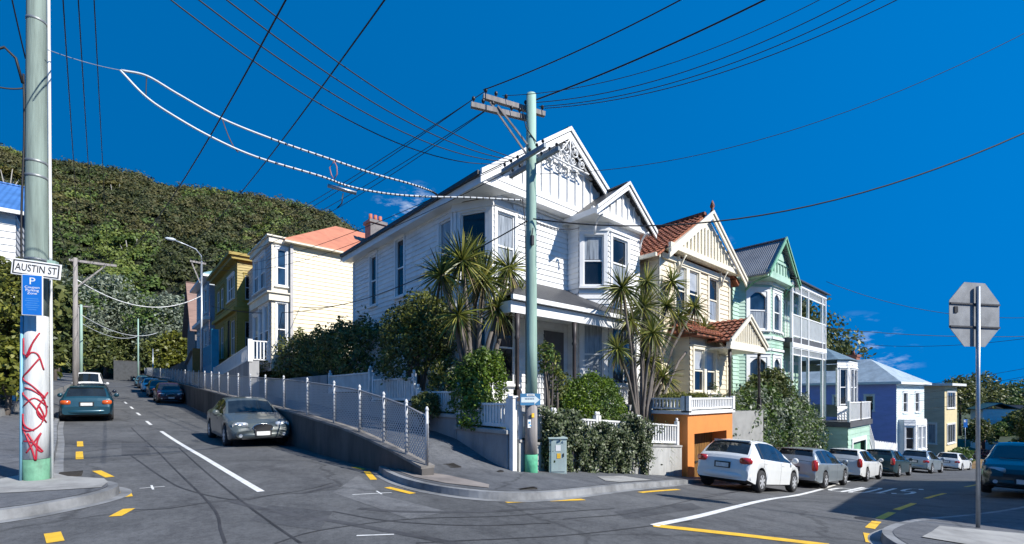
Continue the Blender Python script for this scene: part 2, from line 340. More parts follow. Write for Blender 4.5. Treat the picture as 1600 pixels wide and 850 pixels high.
for (a, c) in (((125, 690), (125.5, 698)), ((124, 706), (124.5, 718)), ((151, 736), (172, 746)), ((194, 766), (199, 777)), ((180, 808), (202, 796)), ((82, 833), (87, 848)), ((553, 730), (569, 734)), ((573, 737), (584, 750)), ((605, 762), (645, 772)), ((790, 785), (838, 783)), ((857, 783), (912, 781)),
               ((1530, 757), (1508, 761)), ((1476, 771), (1446, 779)), ((1428, 786.5), (1400, 797)), ((1394, 801), (1374, 811)), ((1370, 815), (1359, 826)), ((1357, 834), (1362, 849)), ((1000, 770), (1060, 765)), ((1560, 751), (1575, 749))):
    stripe(b, gp(a, c), .13)
stripe(b, gp((1020, 821.5), (1160, 837), (1300, 853)), .2)
struct('road_marking_yellow', b, YE)
b = MB()
for L in (((205, 668), (240, 700), (275, 735), (330, 790), (345, 830), (352, 850)), ((205, 712), (260, 750), (300, 768), (370, 782), (420, 775), (480, 765), (520, 755)), ((120, 708), (160, 703), (190, 700)), ((200, 797), (260, 795), (330, 785)),
          ((430, 850), (500, 830), (640, 812), (800, 806), (960, 795)), ((880, 812), (1000, 800), (1100, 778), (1200, 760), (1260, 748)), ((650, 850), (900, 836), (1080, 815)), ((520, 800), (610, 815), (740, 822), (860, 818)), ((1040, 780), (1180, 782), (1330, 785)), ((280, 700), (330, 745), (400, 800), (470, 850)), ((1100, 775), (1190, 763))):
    stripe(b, smooth_line(gp(*L), 6), .032, .004)
struct('road_tar_seam', b, TAR)
# older repairs in the road surface
OLD = asphalt('patched asphalt', (.085, .087, .092), .3, 38, .8); NEWP = asphalt('pale worn asphalt', (.15, .152, .155), .3, 40, .8)
for pts, m_ in (((( 560, 742), (600, 775), (700, 800), (640, 812), (520, 770)), NEWP), (((420, 790), (520, 800), (500, 830), (390, 815)), OLD), (((960, 800), (1080, 786), (1100, 795), (980, 812)), OLD), (((190, 690), (230, 690), (236, 712), (190, 712)), OLD)):
    patch([tuple(ground_at(*q)[:2]) for q in pts], .0025, m_, 'road_patch', 6)
# rubber marks: wide faint dark sweeps where cars turn
SKID = paint('rubbed asphalt', (.062, .062, .066), .8, .35, 2.5, (1, 1, 1), bmp=.2)
b = MB()
for L in (((360, 783), (430, 800), (520, 815), (640, 836), (760, 860)), ((560, 795), (640, 800), (760, 800), (880, 793)), ((470, 772), (500, 765), (530, 757))):
    stripe(b, smooth_line(gp(*L), 6), .11, .003)
struct('road_rubber_mark', b, SKID)
# STOP, painted to be read by drivers coming towards us
b = MB()
def glyph(ch):
    S = {'S': [[(1, .85), (.8, 1), (.2, 1), (0, .85), (0, .65), (.2, .53), (.8, .47), (1, .35), (1, .15), (.8, 0), (.2, 0), (0, .15)]], 'T': [[(0, .97), (1, .97)], [(.5, .97), (.5, 0)]],
         'O': [[(.0, .15), (0, .85), (.2, 1), (.8, 1), (1, .85), (1, .15), (.8, 0), (.2, 0), (0, .15)]], 'P': [[(0.05, 0), (.05, 1), (.8, 1), (1, .9), (1, .58), (.8, .48), (.05, .48)]]}
    return S[ch]
SP = ground_at(1368, 767)
for k, ch in enumerate('STOP'):
    c0 = SP + Vector((1.3, (k - 1.5) * .62 - .23, 0))                     # text up is -x, text right is +y
    for s_ in glyph(ch): stripe(b, [(c0.x + .5 - v * 3.4, c0.y + u * .46) for u, v in s_], .145, .0075, .25)
struct('road_marking_white', b, WH)
# storm grates and manhole lids
IRON = paint('cast iron', (.06, .055, .05), .6, .3, 8, metal=.6)
def lid(px, py, r, label):
    p = ground_at(px, py); z = g(p.x, p.y) + (.155 if label.startswith('footpath') or 'footpath' in label else .012)
    b = MB(); b.lathe([(r, -.05), (r, 0), (r * .93, .004)], (0, 0, 0), 24); o = b.build('manhole_cover', IRON, None, loc=(p.x, p.y, z)); return tag(o, label, 'manhole cover')
lid(1352, 812, .16, 'small round iron cover in the road beside the yellow kerb dashes')
# ================================================================== building kit
class Wall:
    """plane of a wall seen from outside: u runs to the right from A to B, n points outwards (local coordinates)"""
    def __init__(s, A, B):
        s.A = Vector((A[0], A[1], 0)); d = Vector((B[0] - A[0], B[1] - A[1], 0)); s.L = d.length; s.d = d.normalized(); s.n = Vector((s.d.y, -s.d.x, 0))
    def p(s, u, z, n=0): return s.A + s.d * u + s.n * n + Vector((0, 0, z))
    def box(s, b, u0, u1, z0, z1, n0, n1, m=0):
        b.hexa([s.p(u0, z0, n1), s.p(u1, z0, n1), s.p(u1, z0, n0), s.p(u0, z0, n0)], [s.p(u0, z1, n1), s.p(u1, z1, n1), s.p(u1, z1, n0), s.p(u0, z1, n0)], m)
    def poly(s, b, pts, n0, n1, m=0): b.prism([s.p(u, z, n0) for u, z in pts], s.n * (n1 - n0), m)
    def boards(s, b, u0, u1, z0, z1, openings=(), pitch=.19, lip=.03, lim=None, m=0):
        """lapped weatherboards with holes for the windows; lim(z) -> (ulo, uhi) trims them to a gable"""
        zs = set()
        k = 0
        while z0 + k * pitch < z1 - 1e-6: zs.add(round(z0 + k * pitch, 5)); k += 1
        zs.add(round(z1, 5)); base = sorted(zs)
        for (a, c, e, f) in openings:
            for q in (e, f):
                if z0 < q < z1: zs.add(round(q, 5))
        zs = sorted(zs)
        for za, zb in zip(zs, zs[1:]):
            if zb - za < 1e-4: continue
            k = int((za - z0 + 1e-4) / pitch); zk = z0 + k * pitch
            na = lip * (1 - (za - zk) / pitch); nb = lip * (1 - (zb - zk) / pitch); mid = (za + zb) / 2
            la, ua = lim(za) if lim else (u0, u1); lb, ub = lim(zb) if lim else (u0, u1)
            spans = [(0.0, 1.0)] if lim else [(u0, u1)]
            if not lim:
                for (a, c, e, f) in openings:
                    if e < mid < f:
                        new = []
                        for (p0, p1) in spans:
                            if a > p0: new.append((p0, min(a, p1)))
                            if c < p1: new.append((max(c, p0), p1))
                        spans = [q for q in new if q[1] - q[0] > 1e-3]
            for (p0, p1) in spans:
                x0, x1, y0, y1 = (la, ua, lb, ub) if lim else (p0, p1, p0, p1)
                b.poly([s.p(x0, za, na), s.p(x1, za, na), s.p(y1, zb, nb), s.p(y0, zb, nb)], m)
                if abs(za - zk) < 1e-3: b.poly([s.p(x0, za, 0), s.p(x1, za, 0), s.p(x1, za, na), s.p(x0, za, na)], m)
GL = glassmat('window glass'); GLB = glassmat('blue window glass', (.02, .05, .10)); 
BLIND = paint('drawn blind behind glass', (.42, .44, .46), .35, .15, 2, bmp=.05, coat=.6)
CURT = paint('curtain behind glass', (.30, .33, .36), .3, .5, 3, (6, 6, .3), bmp=.05, coat=.6)
def window(par, w, u, z, wd, ht, trim, sash=None, bars=(0, 1), blind=None, glass=None, case=.11, sill=True, label=None, deep=.07, head=.13, lipn=.035):
    """double-hung window; u, z its left-bottom opening corner. bars = (vertical bars, horizontal bars) of the sashes"""
    sash = sash or trim; b = MB()
    w.box(b, u - case, u, z - .02, z + ht + head, -.02, lipn + .018); w.box(b, u + wd, u + wd + case, z - .02, z + ht + head, -.02, lipn + .018)
    w.box(b, u, u + wd, z + ht, z + ht + head - .002, -.02, lipn + .016)
    w.box(b, u - case - .03, u + wd + case + .03, z + ht + head, z + ht + head + .04, -.02, lipn + .06)
    if sill: w.box(b, u - case - .04, u + wd + case + .04, z - .09, z - .022, -.03, lipn + .09)
    f = b.build('window', trim, par)
    if label: f['label'] = label
    s = MB(); t = .055; nv, nh = bars
    for (a, c, e, h) in ((u, u + t, z, z + ht), (u + wd - t, u + wd, z, z + ht)): w.box(s, a, c, e, h, -deep, -.008)
    for (e, h) in ((z, z + t * 1.4), (z + ht - t, z + ht)): w.box(s, u + t, u + wd - t, e, h, -deep, -.010)
    for k in range(nh): zz = z + ht * (k + 1) / (nh + 1); w.box(s, u + t, u + wd - t, zz - .028, zz + .028, -deep, -.012)
    for k in range(nv): uu = u + wd * (k + 1) / (nv + 1); w.box(s, uu - .022, uu + .022, z + t, z + ht - t, -deep, -.014)
    s.build('sash', sash, f)
    p = MB(); w.box(p, u + .004, u + wd - .004, z + .004, z + ht - .004, -.16, -deep + .02); p.build('pane', glass or GL, f)
    if blind:
        lo, hi, mt = blind; q = MB()
        w.box(q, u + .058, u + wd - .058, z + ht * lo + .06, z + ht * hi - .058, -deep + .012, -deep + .026); q.build('blind', mt, f)
    return f
def slab(b, a, c, d, e, th, m=0):                             # roof slope a,c (eave) d,e (ridge), thickness downwards
    b.hexa([Vector(p) - Vector((0, 0, th)) for p in (a, c, d, e)], [a, c, d, e], m)
def gable_roof(par, x0, x1, y0, y1, ze, zr, mat, axis='y', th=.1, over=0, name='roof', cap=None):
    """axis: direction of the ridge; x0..y1 the eaves rectangle"""
    b = MB()
    if axis == 'y':
        xm = (x0 + x1) / 2; slab(b, (x0, y1, ze), (x0, y0, ze), (xm - .001, y0, zr), (xm - .001, y1, zr), th); slab(b, (x1, y0, ze), (x1, y1, ze), (xm + .001, y1, zr), (xm + .001, y0, zr), th)
        b.bar((xm, y0, zr + .01), (xm, y1, zr + .01), .22, .06)
    else:
        ym = (y0 + y1) / 2; slab(b, (x0, y0, ze), (x1, y0, ze), (x1, ym - .001, zr), (x0, ym - .001, zr), th); slab(b, (x1, y1, ze), (x0, y1, ze), (x0, ym + .001, zr), (x1, ym + .001, zr), th)
        b.bar((x0, ym, zr + .01), (x1, ym, zr + .01), .22, .06)
    return b.build(name, mat, par)
def hip_roof(par, x0, x1, y0, y1, ze, zr, mat, ins, th=.1, name='roof'):
    b = MB(); long_y = (y1 - y0) > (x1 - x0)
    if long_y: r0 = ((x0 + x1) / 2, y0 + ins, zr); r1 = ((x0 + x1) / 2, y1 - ins, zr)
    else: r0 = (x0 + ins, (y0 + y1) / 2, zr); r1 = (x1 - ins, (y0 + y1) / 2, zr)
    e = [(x0, y0, ze), (x1, y0, ze), (x1, y1, ze), (x0, y1, ze)]
    if long_y: F = [(e[0], e[1], r0), (e[1], e[2], r1, r0), (e[2], e[3], r1), (e[3], e[0], r0, r1)]
    else: F = [(e[0], e[1], r1, r0), (e[1], e[2], r1), (e[2], e[3], r0, r1), (e[3], e[0], r0)]
    for f in F: b.poly(f)
    b.box(x0, y0, ze - th, x1, y1, ze - .002)
    return b.build(name, mat, par)
def barge(par, w, ua, um, ub, ze, zr, wd, n0, n1, mat, name='bargeboard', inner=True):
    """the two sloping boards of a gable in plane w, from (ua,ze) over (um,zr) to (ub,ze)"""
    b = MB(); zf = lambda u: ze + (zr - ze) * ((u - ua) / (um - ua) if u < um else (ub - u) / (ub - um))
    for (p0, p1) in ((ua, um - .001), (um + .001, ub)):
        w.poly(b, [(p0, zf(p0) - wd), (p1, zf(p1) - wd), (p1, zf(p1)), (p0, zf(p0))], n0, n1)
        if inner: w.poly(b, [(p0, zf(p0) - wd * .32), (p1, zf(p1) - wd * .32), (p1, zf(p1) + .03), (p0, zf(p0) + .03)], n1 - .004, n1 + .05)
    return b.build(name, mat, par)
def battens(b, w, ua, um, ub, ze, zr, z0, z1, step, n0, n1, wd=.08, m=0):
    """upright battens of a gable panel between z0 and the slope (or z1)"""
    u = um - step * int((um - ua) / step)
    while u < ub:
        t = ze + (zr - ze) * ((u - ua) / (um - ua) if u < um else (ub - u) / (ub - um)); t = min(t, z1)
        if t - z0 > .12: w.box(b, u - wd / 2, u + wd / 2, z0, t, n0, n1, m)
        u += step
def fretwork(par, w, um, zt, half, mat, n):
    """scrolls under the point of a gable"""
    b = MB()
    def scroll(cu, cz, r, s, turns=1.4, a0=0):
        P = []
        for k in range(19):
            f = k / 18; a = a0 + s * f * turns * 2 * math.pi; rr = r * (1 - .75 * f); P.append(w.p(cu + rr * math.cos(a), cz + rr * math.sin(a), n))
        b.tube(P, .026, 5)
    for s in (-1, 1):
        scroll(um + s * half * .26, zt - half * .50, half * .22, s, a0=math.pi / 2); scroll(um + s * half * .62, zt - half * .80, half * .19, s, a0=math.pi / 2); scroll(um + s * half * .16, zt - half * .83, half * .14, -s, a0=0)
        b.tube([w.p(um, zt - .1, n), w.p(um + s * half * .4, zt - half * .62, n), w.p(um + s * half * .95, zt - half * 1.0, n)], .024, 5)
    b.tube([w.p(um - half, zt - half * 1.03, n), w.p(um + half, zt - half * 1.03, n)], .035, 5); b.tube([w.p(um, zt - .1, n), w.p(um, zt - half * 1.03, n)], .03, 5)
    return b.build('fretwork', mat, par)
def turned_post(par, x, y, z0, z1, mat, r=.06, name='veranda_post'):
    b = MB(); h = z1 - z0; b.box(x - r * 1.3, y - r * 1.3, z0, x + r * 1.3, y + r * 1.3, z0 + .5)
    b.lathe([(r * 1.2, .5), (r * .8, .62), (r, .7), (r * .9, h - .75), (r * 1.35, h - .68), (r * .9, h - .6), (r * 1.2, h - .45), (r * 1.3, h)], (x, y, z0), 10); return b.build(name, mat, par)
def rail(par, a, c, z, mat, h=.95, gap=.13, w=.045, post=.11, name='balustrade', zb=None, lift=.08, cap=.1):
    """balusters between two rails, on a line from a to c; heights z at a and zb at c"""
    a = Vector((a[0], a[1], z)); c = Vector((c[0], c[1], z if zb is None else zb)); b = MB(); d = c - a; n = max(1, int(Vector((d.x, d.y, 0)).length / gap))
    up = Vector((0, 0, 1)); b.bar(a + up * (h - .03), c + up * (h - .03), cap, .06); b.bar(a + up * lift, c + up * lift, .06, .06)
    for k in range(1, n):
        p = a + d * (k / n); b.box(p.x - w / 2, p.y - w / 2, p.z + lift, p.x + w / 2, p.y + w / 2, p.z + h - .05)
    if post:
        for p in (a, c): b.box(p.x - post / 2, p.y - post / 2, p.z - .05, p.x + post / 2, p.y + post / 2, p.z + h + .06)
    return b.build(name, mat, par)
def gutter(par, a, c, mat, h=.13, w=.13, name='gutter'):
    b = MB(); b.bar(a, c, w, h); return b.build(name, mat, par)

# ================================================================== the white corner house
WHITE = paint('white weatherboard paint', (.80, .80, .79), .5, .09, 1.3, (1, 1, 2), bmp=.08, dirt=(.58, .57, .54))
WTRIM = paint('white trim paint', (.80, .80, .79), .45, .06, 2, bmp=.05)
SLATE = ironroof('dark grey iron roof', (.055, .055, .058), .12, 0)
H = thing('weatherboard_house', 'large white two storey weatherboard corner house with fretwork gable and dark veranda roof', 'house', (8.5, 11.3, 0))
# local frame: x from the left wall, y from the front wall plane
X1, YB, ZE, ZR = 6.9, 9.6, 8.15, 10.75
wl = Wall((0, YB), (0, 1.15)); wc = Wall((0, 1.15), (.55, .0)); wf = Wall((.55, 0), (X1, 0)); wr = Wall((X1, 0), (X1, YB)); wb = Wall((X1, YB), (0, YB))
def H1u(wall, Y): return YB - Y                                # left wall: distance from its rear end
b = MB(); O = []
LW = [(YB - 7.75, 5.5, .62, 2.15), (YB - 5.35, 5.5, .66, 2.25)]
lop = [(u, u + w, z, z + h) for (u, z, w, h) in LW] + [(YB - 2.15, YB - 1.42, 5.35, 7.55), (YB - 2.15, YB - 1.42, 2.0, 4.35)]
wl.boards(b, 0, wl.L, 1.3, 8.2, lop)
cop = [(.18, wc.L - .18, 5.35, 7.55), (.18, wc.L - .18, 2.0, 4.35)]
wc.boards(b, 0, wc.L, 1.3, 7.75, cop)
fop = [(.22, .98, 5.35, 7.55), (.22, .98, 2.0, 4.35)]
wf.boards(b, 0, wf.L, 1.3, 8.3, fop)
wr.boards(b, 0, wr.L, 1.3, 8.2); wb.boards(b, 0, wb.L, 1.3, 8.2)
# gable above the cornice (plane at local y = -.45, carried on brackets)
wg = Wall((-.3, -.45), (X1 + .3, -.45)); um = 3.55
gz = lambda u: ZE + .25 + (ZR - ZE - .25) * (u / um if u < um else (wg.L - u) / (wg.L - um))
wg.poly(b, [(0.05, 8.25), (wg.L - .05, 8.25), (um, ZR - .1)], -.12, -.02)
b.box(0, -.42, 8.16, X1, .02, 8.24)
b.box(.02, .02, .3, X1 - .02, YB - .02, 1.3, 0)
b.build('wall', WHITE, H)
gable_roof(H, -.42, X1 + .42, -.78, YB + .35, ZE, ZR + .12, SLATE, 'y', .1)
b = MB()                                                       # fascia and soffit of the left eave
b.bar((-.40, -.7, ZE - .16), (-.40, YB + .3, ZE - .16), .05, .34); b.box(-.38, -.70, ZE - .30, -.01, YB + .25, ZE - .25)
b.build('fascia', WTRIM, H); b = MB(); b.bar((X1 + .40, -.7, ZE - .16), (X1 + .40, YB + .3, ZE - .16), .05, .34)
b.build('fascia', WTRIM, H); gutter(H, (-.48, -.72, ZE - .04), (-.48, YB + .32, ZE - .04), paint('dark gutter', (.03, .03, .034), .4), .12, .11)
wg2 = Wall((-.46, -.78), (X1 + .46, -.78))
barge(H, wg2, 0, wg2.L / 2, wg2.L, ZE + .02, ZR + .16, .36, -.05, 0, WTRIM)
barge(H, Wall((-.46, YB + .40), (X1 + .46, YB + .40)), 0, wg2.L / 2, wg2.L, ZE + .02, ZR + .16, .3, -.05, 0, WTRIM)
b = MB(); battens(b, wg, 0, um, wg.L, ZE + .1, ZR - .15, 8.42, 9.72, .43, -.02, .035, .085)
wg.box(b, .1, wg.L - .1, 8.25, 8.42, -.03, .06); wg.box(b, 1.9, wg.L - 1.9, 9.66, 9.76, -.02, .05); b.build('gable_panel', WTRIM, H)
fretwork(H, wg2, wg2.L / 2, ZR - .12, 1.0, WTRIM, -.02)
b = MB(); wg.box(b, .2, wg.L - .3, 8.02, 8.24, -.40, .04); wg.box(b, .2, wg.L - .3, 7.94, 8.015, -.42, -.30)
b.build('cornice', WTRIM, H)
b = MB()                                                       # two rows of scalloped shingles under the cornice
for r in range(2):
    k = 0
    while .95 + k * .17 < X1 - 2.6:
        u = .95 + k * .17 + (.085 if r else 0); z = 7.92 - r * .17; wf.poly(b, [(u - .08, z), (u - .08, z - .12), (u - .03, z - .17), (u + .03, z - .17), (u + .08, z - .12), (u + .08, z)], .03, .075 - r * .012); k += 1
b.build('scallop_trim', WTRIM, H)
for (u, z, w, h) in LW: window(H, wl, u, z, w, h, WTRIM, case=.1)
for z, h in ((5.35, 2.2), (2.0, 2.35)):
    window(H, wl, YB - 2.15, z, .73, h, WTRIM, blind=(.55, 1, CURT)); window(H, wc, .18, z, wc.L - .36, h, WTRIM, blind=(.02, .5, CURT) if z < 4 else None, case=.12); window(H, wf, .22, z, .76, h, WTRIM, blind=(0, 1, CURT) if z > 4 else None)
b = MB()                                                       # small hood over the cut-off corner
b.prism([(-.38, 1.5, 7.86), (-.38, -.72, 7.86), (.75, -.72, 7.86)], (0, 0, .08)); b.prism([wc.p(-.12, 7.62, .03), wc.p(wc.L + .12, 7.62, .03), wc.p(wc.L + .12, 7.86, .03), wc.p(-.12, 7.86, .03)], wc.n * .08)
b.build('corner_eave', WTRIM, H)
b = MB()
for (w, u, e) in ((wl, wl.L - .02, .055), (wc, wc.L - .01, .055), (wl, .05, .05)):
    b = MB(); w.box(b, u - .07, u + .07, 1.3, 7.8, -.01, e); b.build('corner_board', WTRIM, H)
# the square bay at the right with its own gable
bp = [(4.15, -.02), (4.15, -.55), (4.95, -1.25), (6.95, -1.25), (6.95, -.02)]
bw = [Wall(bp[k], bp[k + 1]) for k in range(4)]
b = MB()
bw[0].boards(b, 0, bw[0].L, 1.3, 7.95); bw[3].boards(b, 0, bw[3].L, 1.3, 7.95)
u1 = .16; wA = bw[1].L - .32; wB = .92
bw[1].boards(b, 0, bw[1].L, 1.3, 7.95, [(u1, u1 + wA, 5.55, 7.4), (u1, u1 + wA, 2.0, 4.2)])
bw[2].boards(b, 0, bw[2].L, 1.3, 7.95, [(.22, .22 + wB, 5.55, 7.4), (.22, 1.72, 2.0, 4.2)])
b.build('bay_wall', WHITE, H)
for w, u, wd in ((bw[1], u1, wA), (bw[2], .22, wB)): window(H, w, u, 5.55, wd, 1.85, WTRIM, blind=(.5, 1, CURT) if w is bw[1] else (0, .5, CURT), case=.13)
window(H, bw[1], u1, 2.0, wA, 2.2, WTRIM, case=.13, blind=(0, 1, CURT)); window(H, bw[2], .22, 2.0, 1.5, 2.2, WTRIM, glass=GLB, bars=(1, 1))
bx0, bx1, by = 3.80, 7.45, -1.68; bm = (bx0 + bx1) / 2
gable_roof(H, bx0, bx1, by, 1.2, 7.98, 9.32, SLATE, 'y', .08)
wbg = Wall((bx0 - .03, by), (bx1 + .03, by)); barge(H, wbg, 0, wbg.L / 2, wbg.L, 8.0, 9.36, .26, -.05, 0, WTRIM)
b = MB(); wbp = Wall((bx0, by + .3), (bx1, by + .3)); wbp.poly(b, [(.02, 7.98), (wbp.L - .02, 7.98), (wbp.L / 2, 9.22)], -.1, 0)
battens(b, wbp, 0, wbp.L / 2, wbp.L, 8.0, 9.2, 8.1, 9.0, .36, 0, .05, .08); wbp.box(b, .05, wbp.L - .05, 7.93, 8.10, -.02, .07); b.box(bx0 + .06, by + .2, 7.86, bx1 - .06, 1.0, 7.94)
b.bar((bx0 + .01, by + .02, 7.90), (bx0 + .01, .9, 7.90), .04, .2); b.build('bay_gable', WTRIM, H)
for u in (4.15, 6.95):
    b = MB(); P = [(u, -.6 - .95 * math.sin(a) if False else -1.27 - .38 * (1 - math.cos(a)), 7.25 + .6 * math.sin(a)) for a in (0, .4, .8, 1.2, 1.57)]; b.tube(P, .04, 6); b.build('eave_bracket', WTRIM, H)
# veranda
VY = -1.95; VX0, VX1 = -.25, 5.9
b = MB(); slab(b, (VX0, VY, 4.42), (VX1, VY, 4.42), (VX1 - 1.3, .0, 5.5), (1.75, .0, 5.5), .06); b.poly([(VX0, VY, 4.42), (1.75, 0, 5.5), (VX0 + .5, 0, 4.42)]); b.poly([(VX1, VY, 4.42), (VX1 - .2, -1.2, 4.9), (VX1 - .2, -1.2, 4.42)])
b.build('veranda_roof', SLATE, H)
b = MB(); b.bar((VX0 - .05, VY - .02, 4.32), (VX1 + .05, VY - .02, 4.32), .1, .13); b.build('gutter', WTRIM, H)
b = MB(); b.bar((VX0, VY + .12, 4.08), (VX1 - .1, VY + .12, 4.08), .07, .32); b.bar((VX0 + .02, VY + .16, 4.08), (VX0 + .02, -.05, 4.08), .07, .32); b.box(VX0 + .1, VY + .2, 4.22, VX1 - .2, -.05, 4.26); b.build('veranda_beam', WTRIM, H)
DP = paint('dark turned timber', (.05, .04, .04), .5, .2)
for x in (.03, 2.45, 5.55): turned_post(H, x, VY + .14, 1.28, 3.92, DP)
b = MB(); b.box(-.15, VY, 1.08, X1 + .1, -.0, 1.27); b.box(-.1, VY + .05, .2, X1, -.1, 1.08); b.build('veranda_floor', paint('weathered floor', (.3, .3, .3), .7), H)
# the front door, in the shade of the veranda
b = MB(); wf.box(b, 2.35, 3.35, 1.3, 3.9, -.02, .05); d = b.build('door', paint('dark door', (.10, .10, .115), .4), H); b = MB(); b.lathe([(.03, 0), (.035, .03), (.02, .06)], wf.p(3.22, 2.3, .05), 10, axis='y'); b.build('handle', paint('brass', (.5, .35, .12), .3, metal=1), d)
b = MB(); b.lathe([(.34, 0), (.36, .02), (.33, .05)], (-.02, 9.0, 4.6), 20, axis='x'); o = b.build('satellite_dish', paint('dark dish', (.03, .03, .035), .5), H)

# ================================================================== the cream house with the red tiled roof
CREAM = paint('cream weatherboard paint', (.76, .67, .50), .5, .07, 1.2, (1, 1, 3), bmp=.06, dirt=(.6, .52, .38)); CTRIM = paint('pale cream trim', (.80, .74, .60), .45, .06, 2, bmp=.05)
def tilemat(name, c):
    if name in MATS: return MATS[name]
    m, t, bs, o = _new(name); br = t.nodes.new('ShaderNodeTexBrick'); tc = t.nodes.new('ShaderNodeTexCoord')
    mp_ = t.nodes.new('ShaderNodeMapping'); mp_.inputs['Rotation'].default_value = (0, R_(35), R_(90)); t.links.new(tc.outputs['Object'], mp_.inputs[0]); t.links.new(mp_.outputs[0], br.inputs['Vector'])
    br.inputs['Color1'].default_value = c4(c); br.inputs['Color2'].default_value = c4(tuple(x * .55 for x in c)); br.inputs['Mortar'].default_value = c4(tuple(x * .25 for x in c)); br.inputs['Scale'].default_value = 1; br.inputs['Brick Width'].default_value = .24; br.inputs['Row Height'].default_value = .2; br.inputs['Mortar Size'].default_value = .018
    t.links.new(br.outputs[0], bs.inputs['Base Color']); bs.inputs['Roughness'].default_value = .75; bump(t, bs, br.outputs['Fac'], -.8, .04); MATS[name] = m; return m
TILE = tilemat('red clay tiles', (.36, .12, .06))
def tiled_slope(b, a, c, d, e, pitch=.3, lift=.05):
    """a-c eave, e-d ridge: stepped courses of half-round tiles"""
    a, c, d, e = map(Vector, (a, c, d, e)); nrm = (c - a).cross(e - a).normalized()
    if nrm.z < 0: nrm = -nrm
    n = max(2, int((e - a).length / pitch))
    for k in range(n):
        f0, f1 = k / n, (k + 1) / n; p0, p1, p2, p3 = a.lerp(e, f0), c.lerp(d, f0), c.lerp(d, f1), a.lerp(e, f1); m = max(1, int((p1 - p0).length / .22))
        for j in range(m):
            s0, s1 = j / m, (j + .93) / m; sm_ = (s0 + s1) / 2; L = nrm * (lift + rnd.uniform(0, .012)); H2 = nrm * (lift + .05)
            q0, q1, qm = p0.lerp(p1, s0), p0.lerp(p1, s1), p0.lerp(p1, sm_); r0, r1, rm = p3.lerp(p2, s0), p3.lerp(p2, s1), p3.lerp(p2, sm_)
            b.poly([q0 + L, qm + H2, rm + nrm * .05, r0 + nrm * .01]); b.poly([qm + H2, q1 + L, r1 + nrm * .01, rm + nrm * .05]); b.poly([q0, q1, q1 + L, qm + H2, q0 + L])
C = thing('tiled_house', 'cream two storey house with red tiled roof, tall gable and little tiled porch', 'house', (15.9, 9.5, 0))
XW = 6.3
wl = Wall((0, 9), (0, 0)); wf = Wall((0, 0), (XW, 0)); wr = Wall((XW, 0), (XW, 9))
UW = [(1.25, 4.95, .85, 1.95), (2.35, 4.95, .85, 1.95), (4.15, 4.95, .9, 1.95)]
b = MB(); wl.boards(b, 0, 9, .8, 7.1); wr.boards(b, 0, 9, .8, 7.1); wf.boards(b, 0, XW, .8, 7.2, [(u, u + w, z, z + h) for u, z, w, h in UW], pitch=.22)
b.build('wall', CREAM, C)
for k, (u, z, w, h) in enumerate(UW): window(C, wf, u, z, w, h, CTRIM, case=.12, blind=(.55, 1, BLIND) if k < 2 else (.0, .5, CURT), glass=GL)
b = MB(); tiled_slope(b, (-.4, -.25, 7.0), (-.4, 9.2, 7.0), (3.25, 9.2, 9.35), (3.25, -.25, 9.35)); tiled_slope(b, (6.9, 9.2, 7.0), (6.9, -.25, 7.0), (3.25, -.25, 9.35), (3.25, 9.2, 9.35))
b.bar((3.25, -.3, 9.42), (3.25, 9.2, 9.42), .25, .12); gable_roof(C, -.4, 6.9, -.2, 9.2, 6.98, 9.33, TILE, 'y', .1, name='roof_deck'); b.build('roof', TILE, C)
wg = Wall((-.1, -.55), (6.95, -.55)); um = wg.L / 2
barge(C, wg, 0, um, wg.L, 7.15, 9.5, .33, -.06, 0, CTRIM)
b = MB(); wp = Wall((.1, -.34), (6.75, -.34)); wp.poly(b, [(.1, 7.3), (wp.L - .1, 7.3), (wp.L / 2, 9.3)], -.3, -.02); battens(b, wp, 0, wp.L / 2, wp.L, 7.15, 9.3, 7.55, 8.75, .3, -.02, .04, .07); wp.box(b, .1, wp.L - .1, 7.3, 7.52, -.03, .08)
b.build('gable_panel', CTRIM, C)
for u in (1.3, 5.1):
    b = MB(); wf.poly(b, [(u, 6.6), (u + .14, 6.6), (u + .14, 7.28), (u, 7.28)], .02, .12); b.tube([wf.p(u + .07, 6.6, .1), wf.p(u + .07, 6.9, .2), wf.p(u + .07, 7.25, .4)], .05, 6); b.build('gable_bracket', CTRIM, C)
b = MB(); wf.box(b, 0, .13, .8, 7.1, 0, .05); wf.box(b, XW - .13, XW, .8, 7.1, 0, .05); wf.box(b, .14, XW - .14, 4.72, 4.86, 0, .07); wf.box(b, .14, XW - .14, 6.98, 7.2, 0, .09); b.build('trim_board', CTRIM, C)
b = MB(); b.bar((-.48, -.2, 6.95), (-.48, 9.1, 6.95), .12, .14); b.build('gutter', CTRIM, C)
b = MB(); b.lathe([(.07, 0), (.09, .08), (.04, .16), (.1, .26), (.08, .36), (.02, .52)], (3.45, -.5, 9.45), 10); b.build('finial', TILE, C)
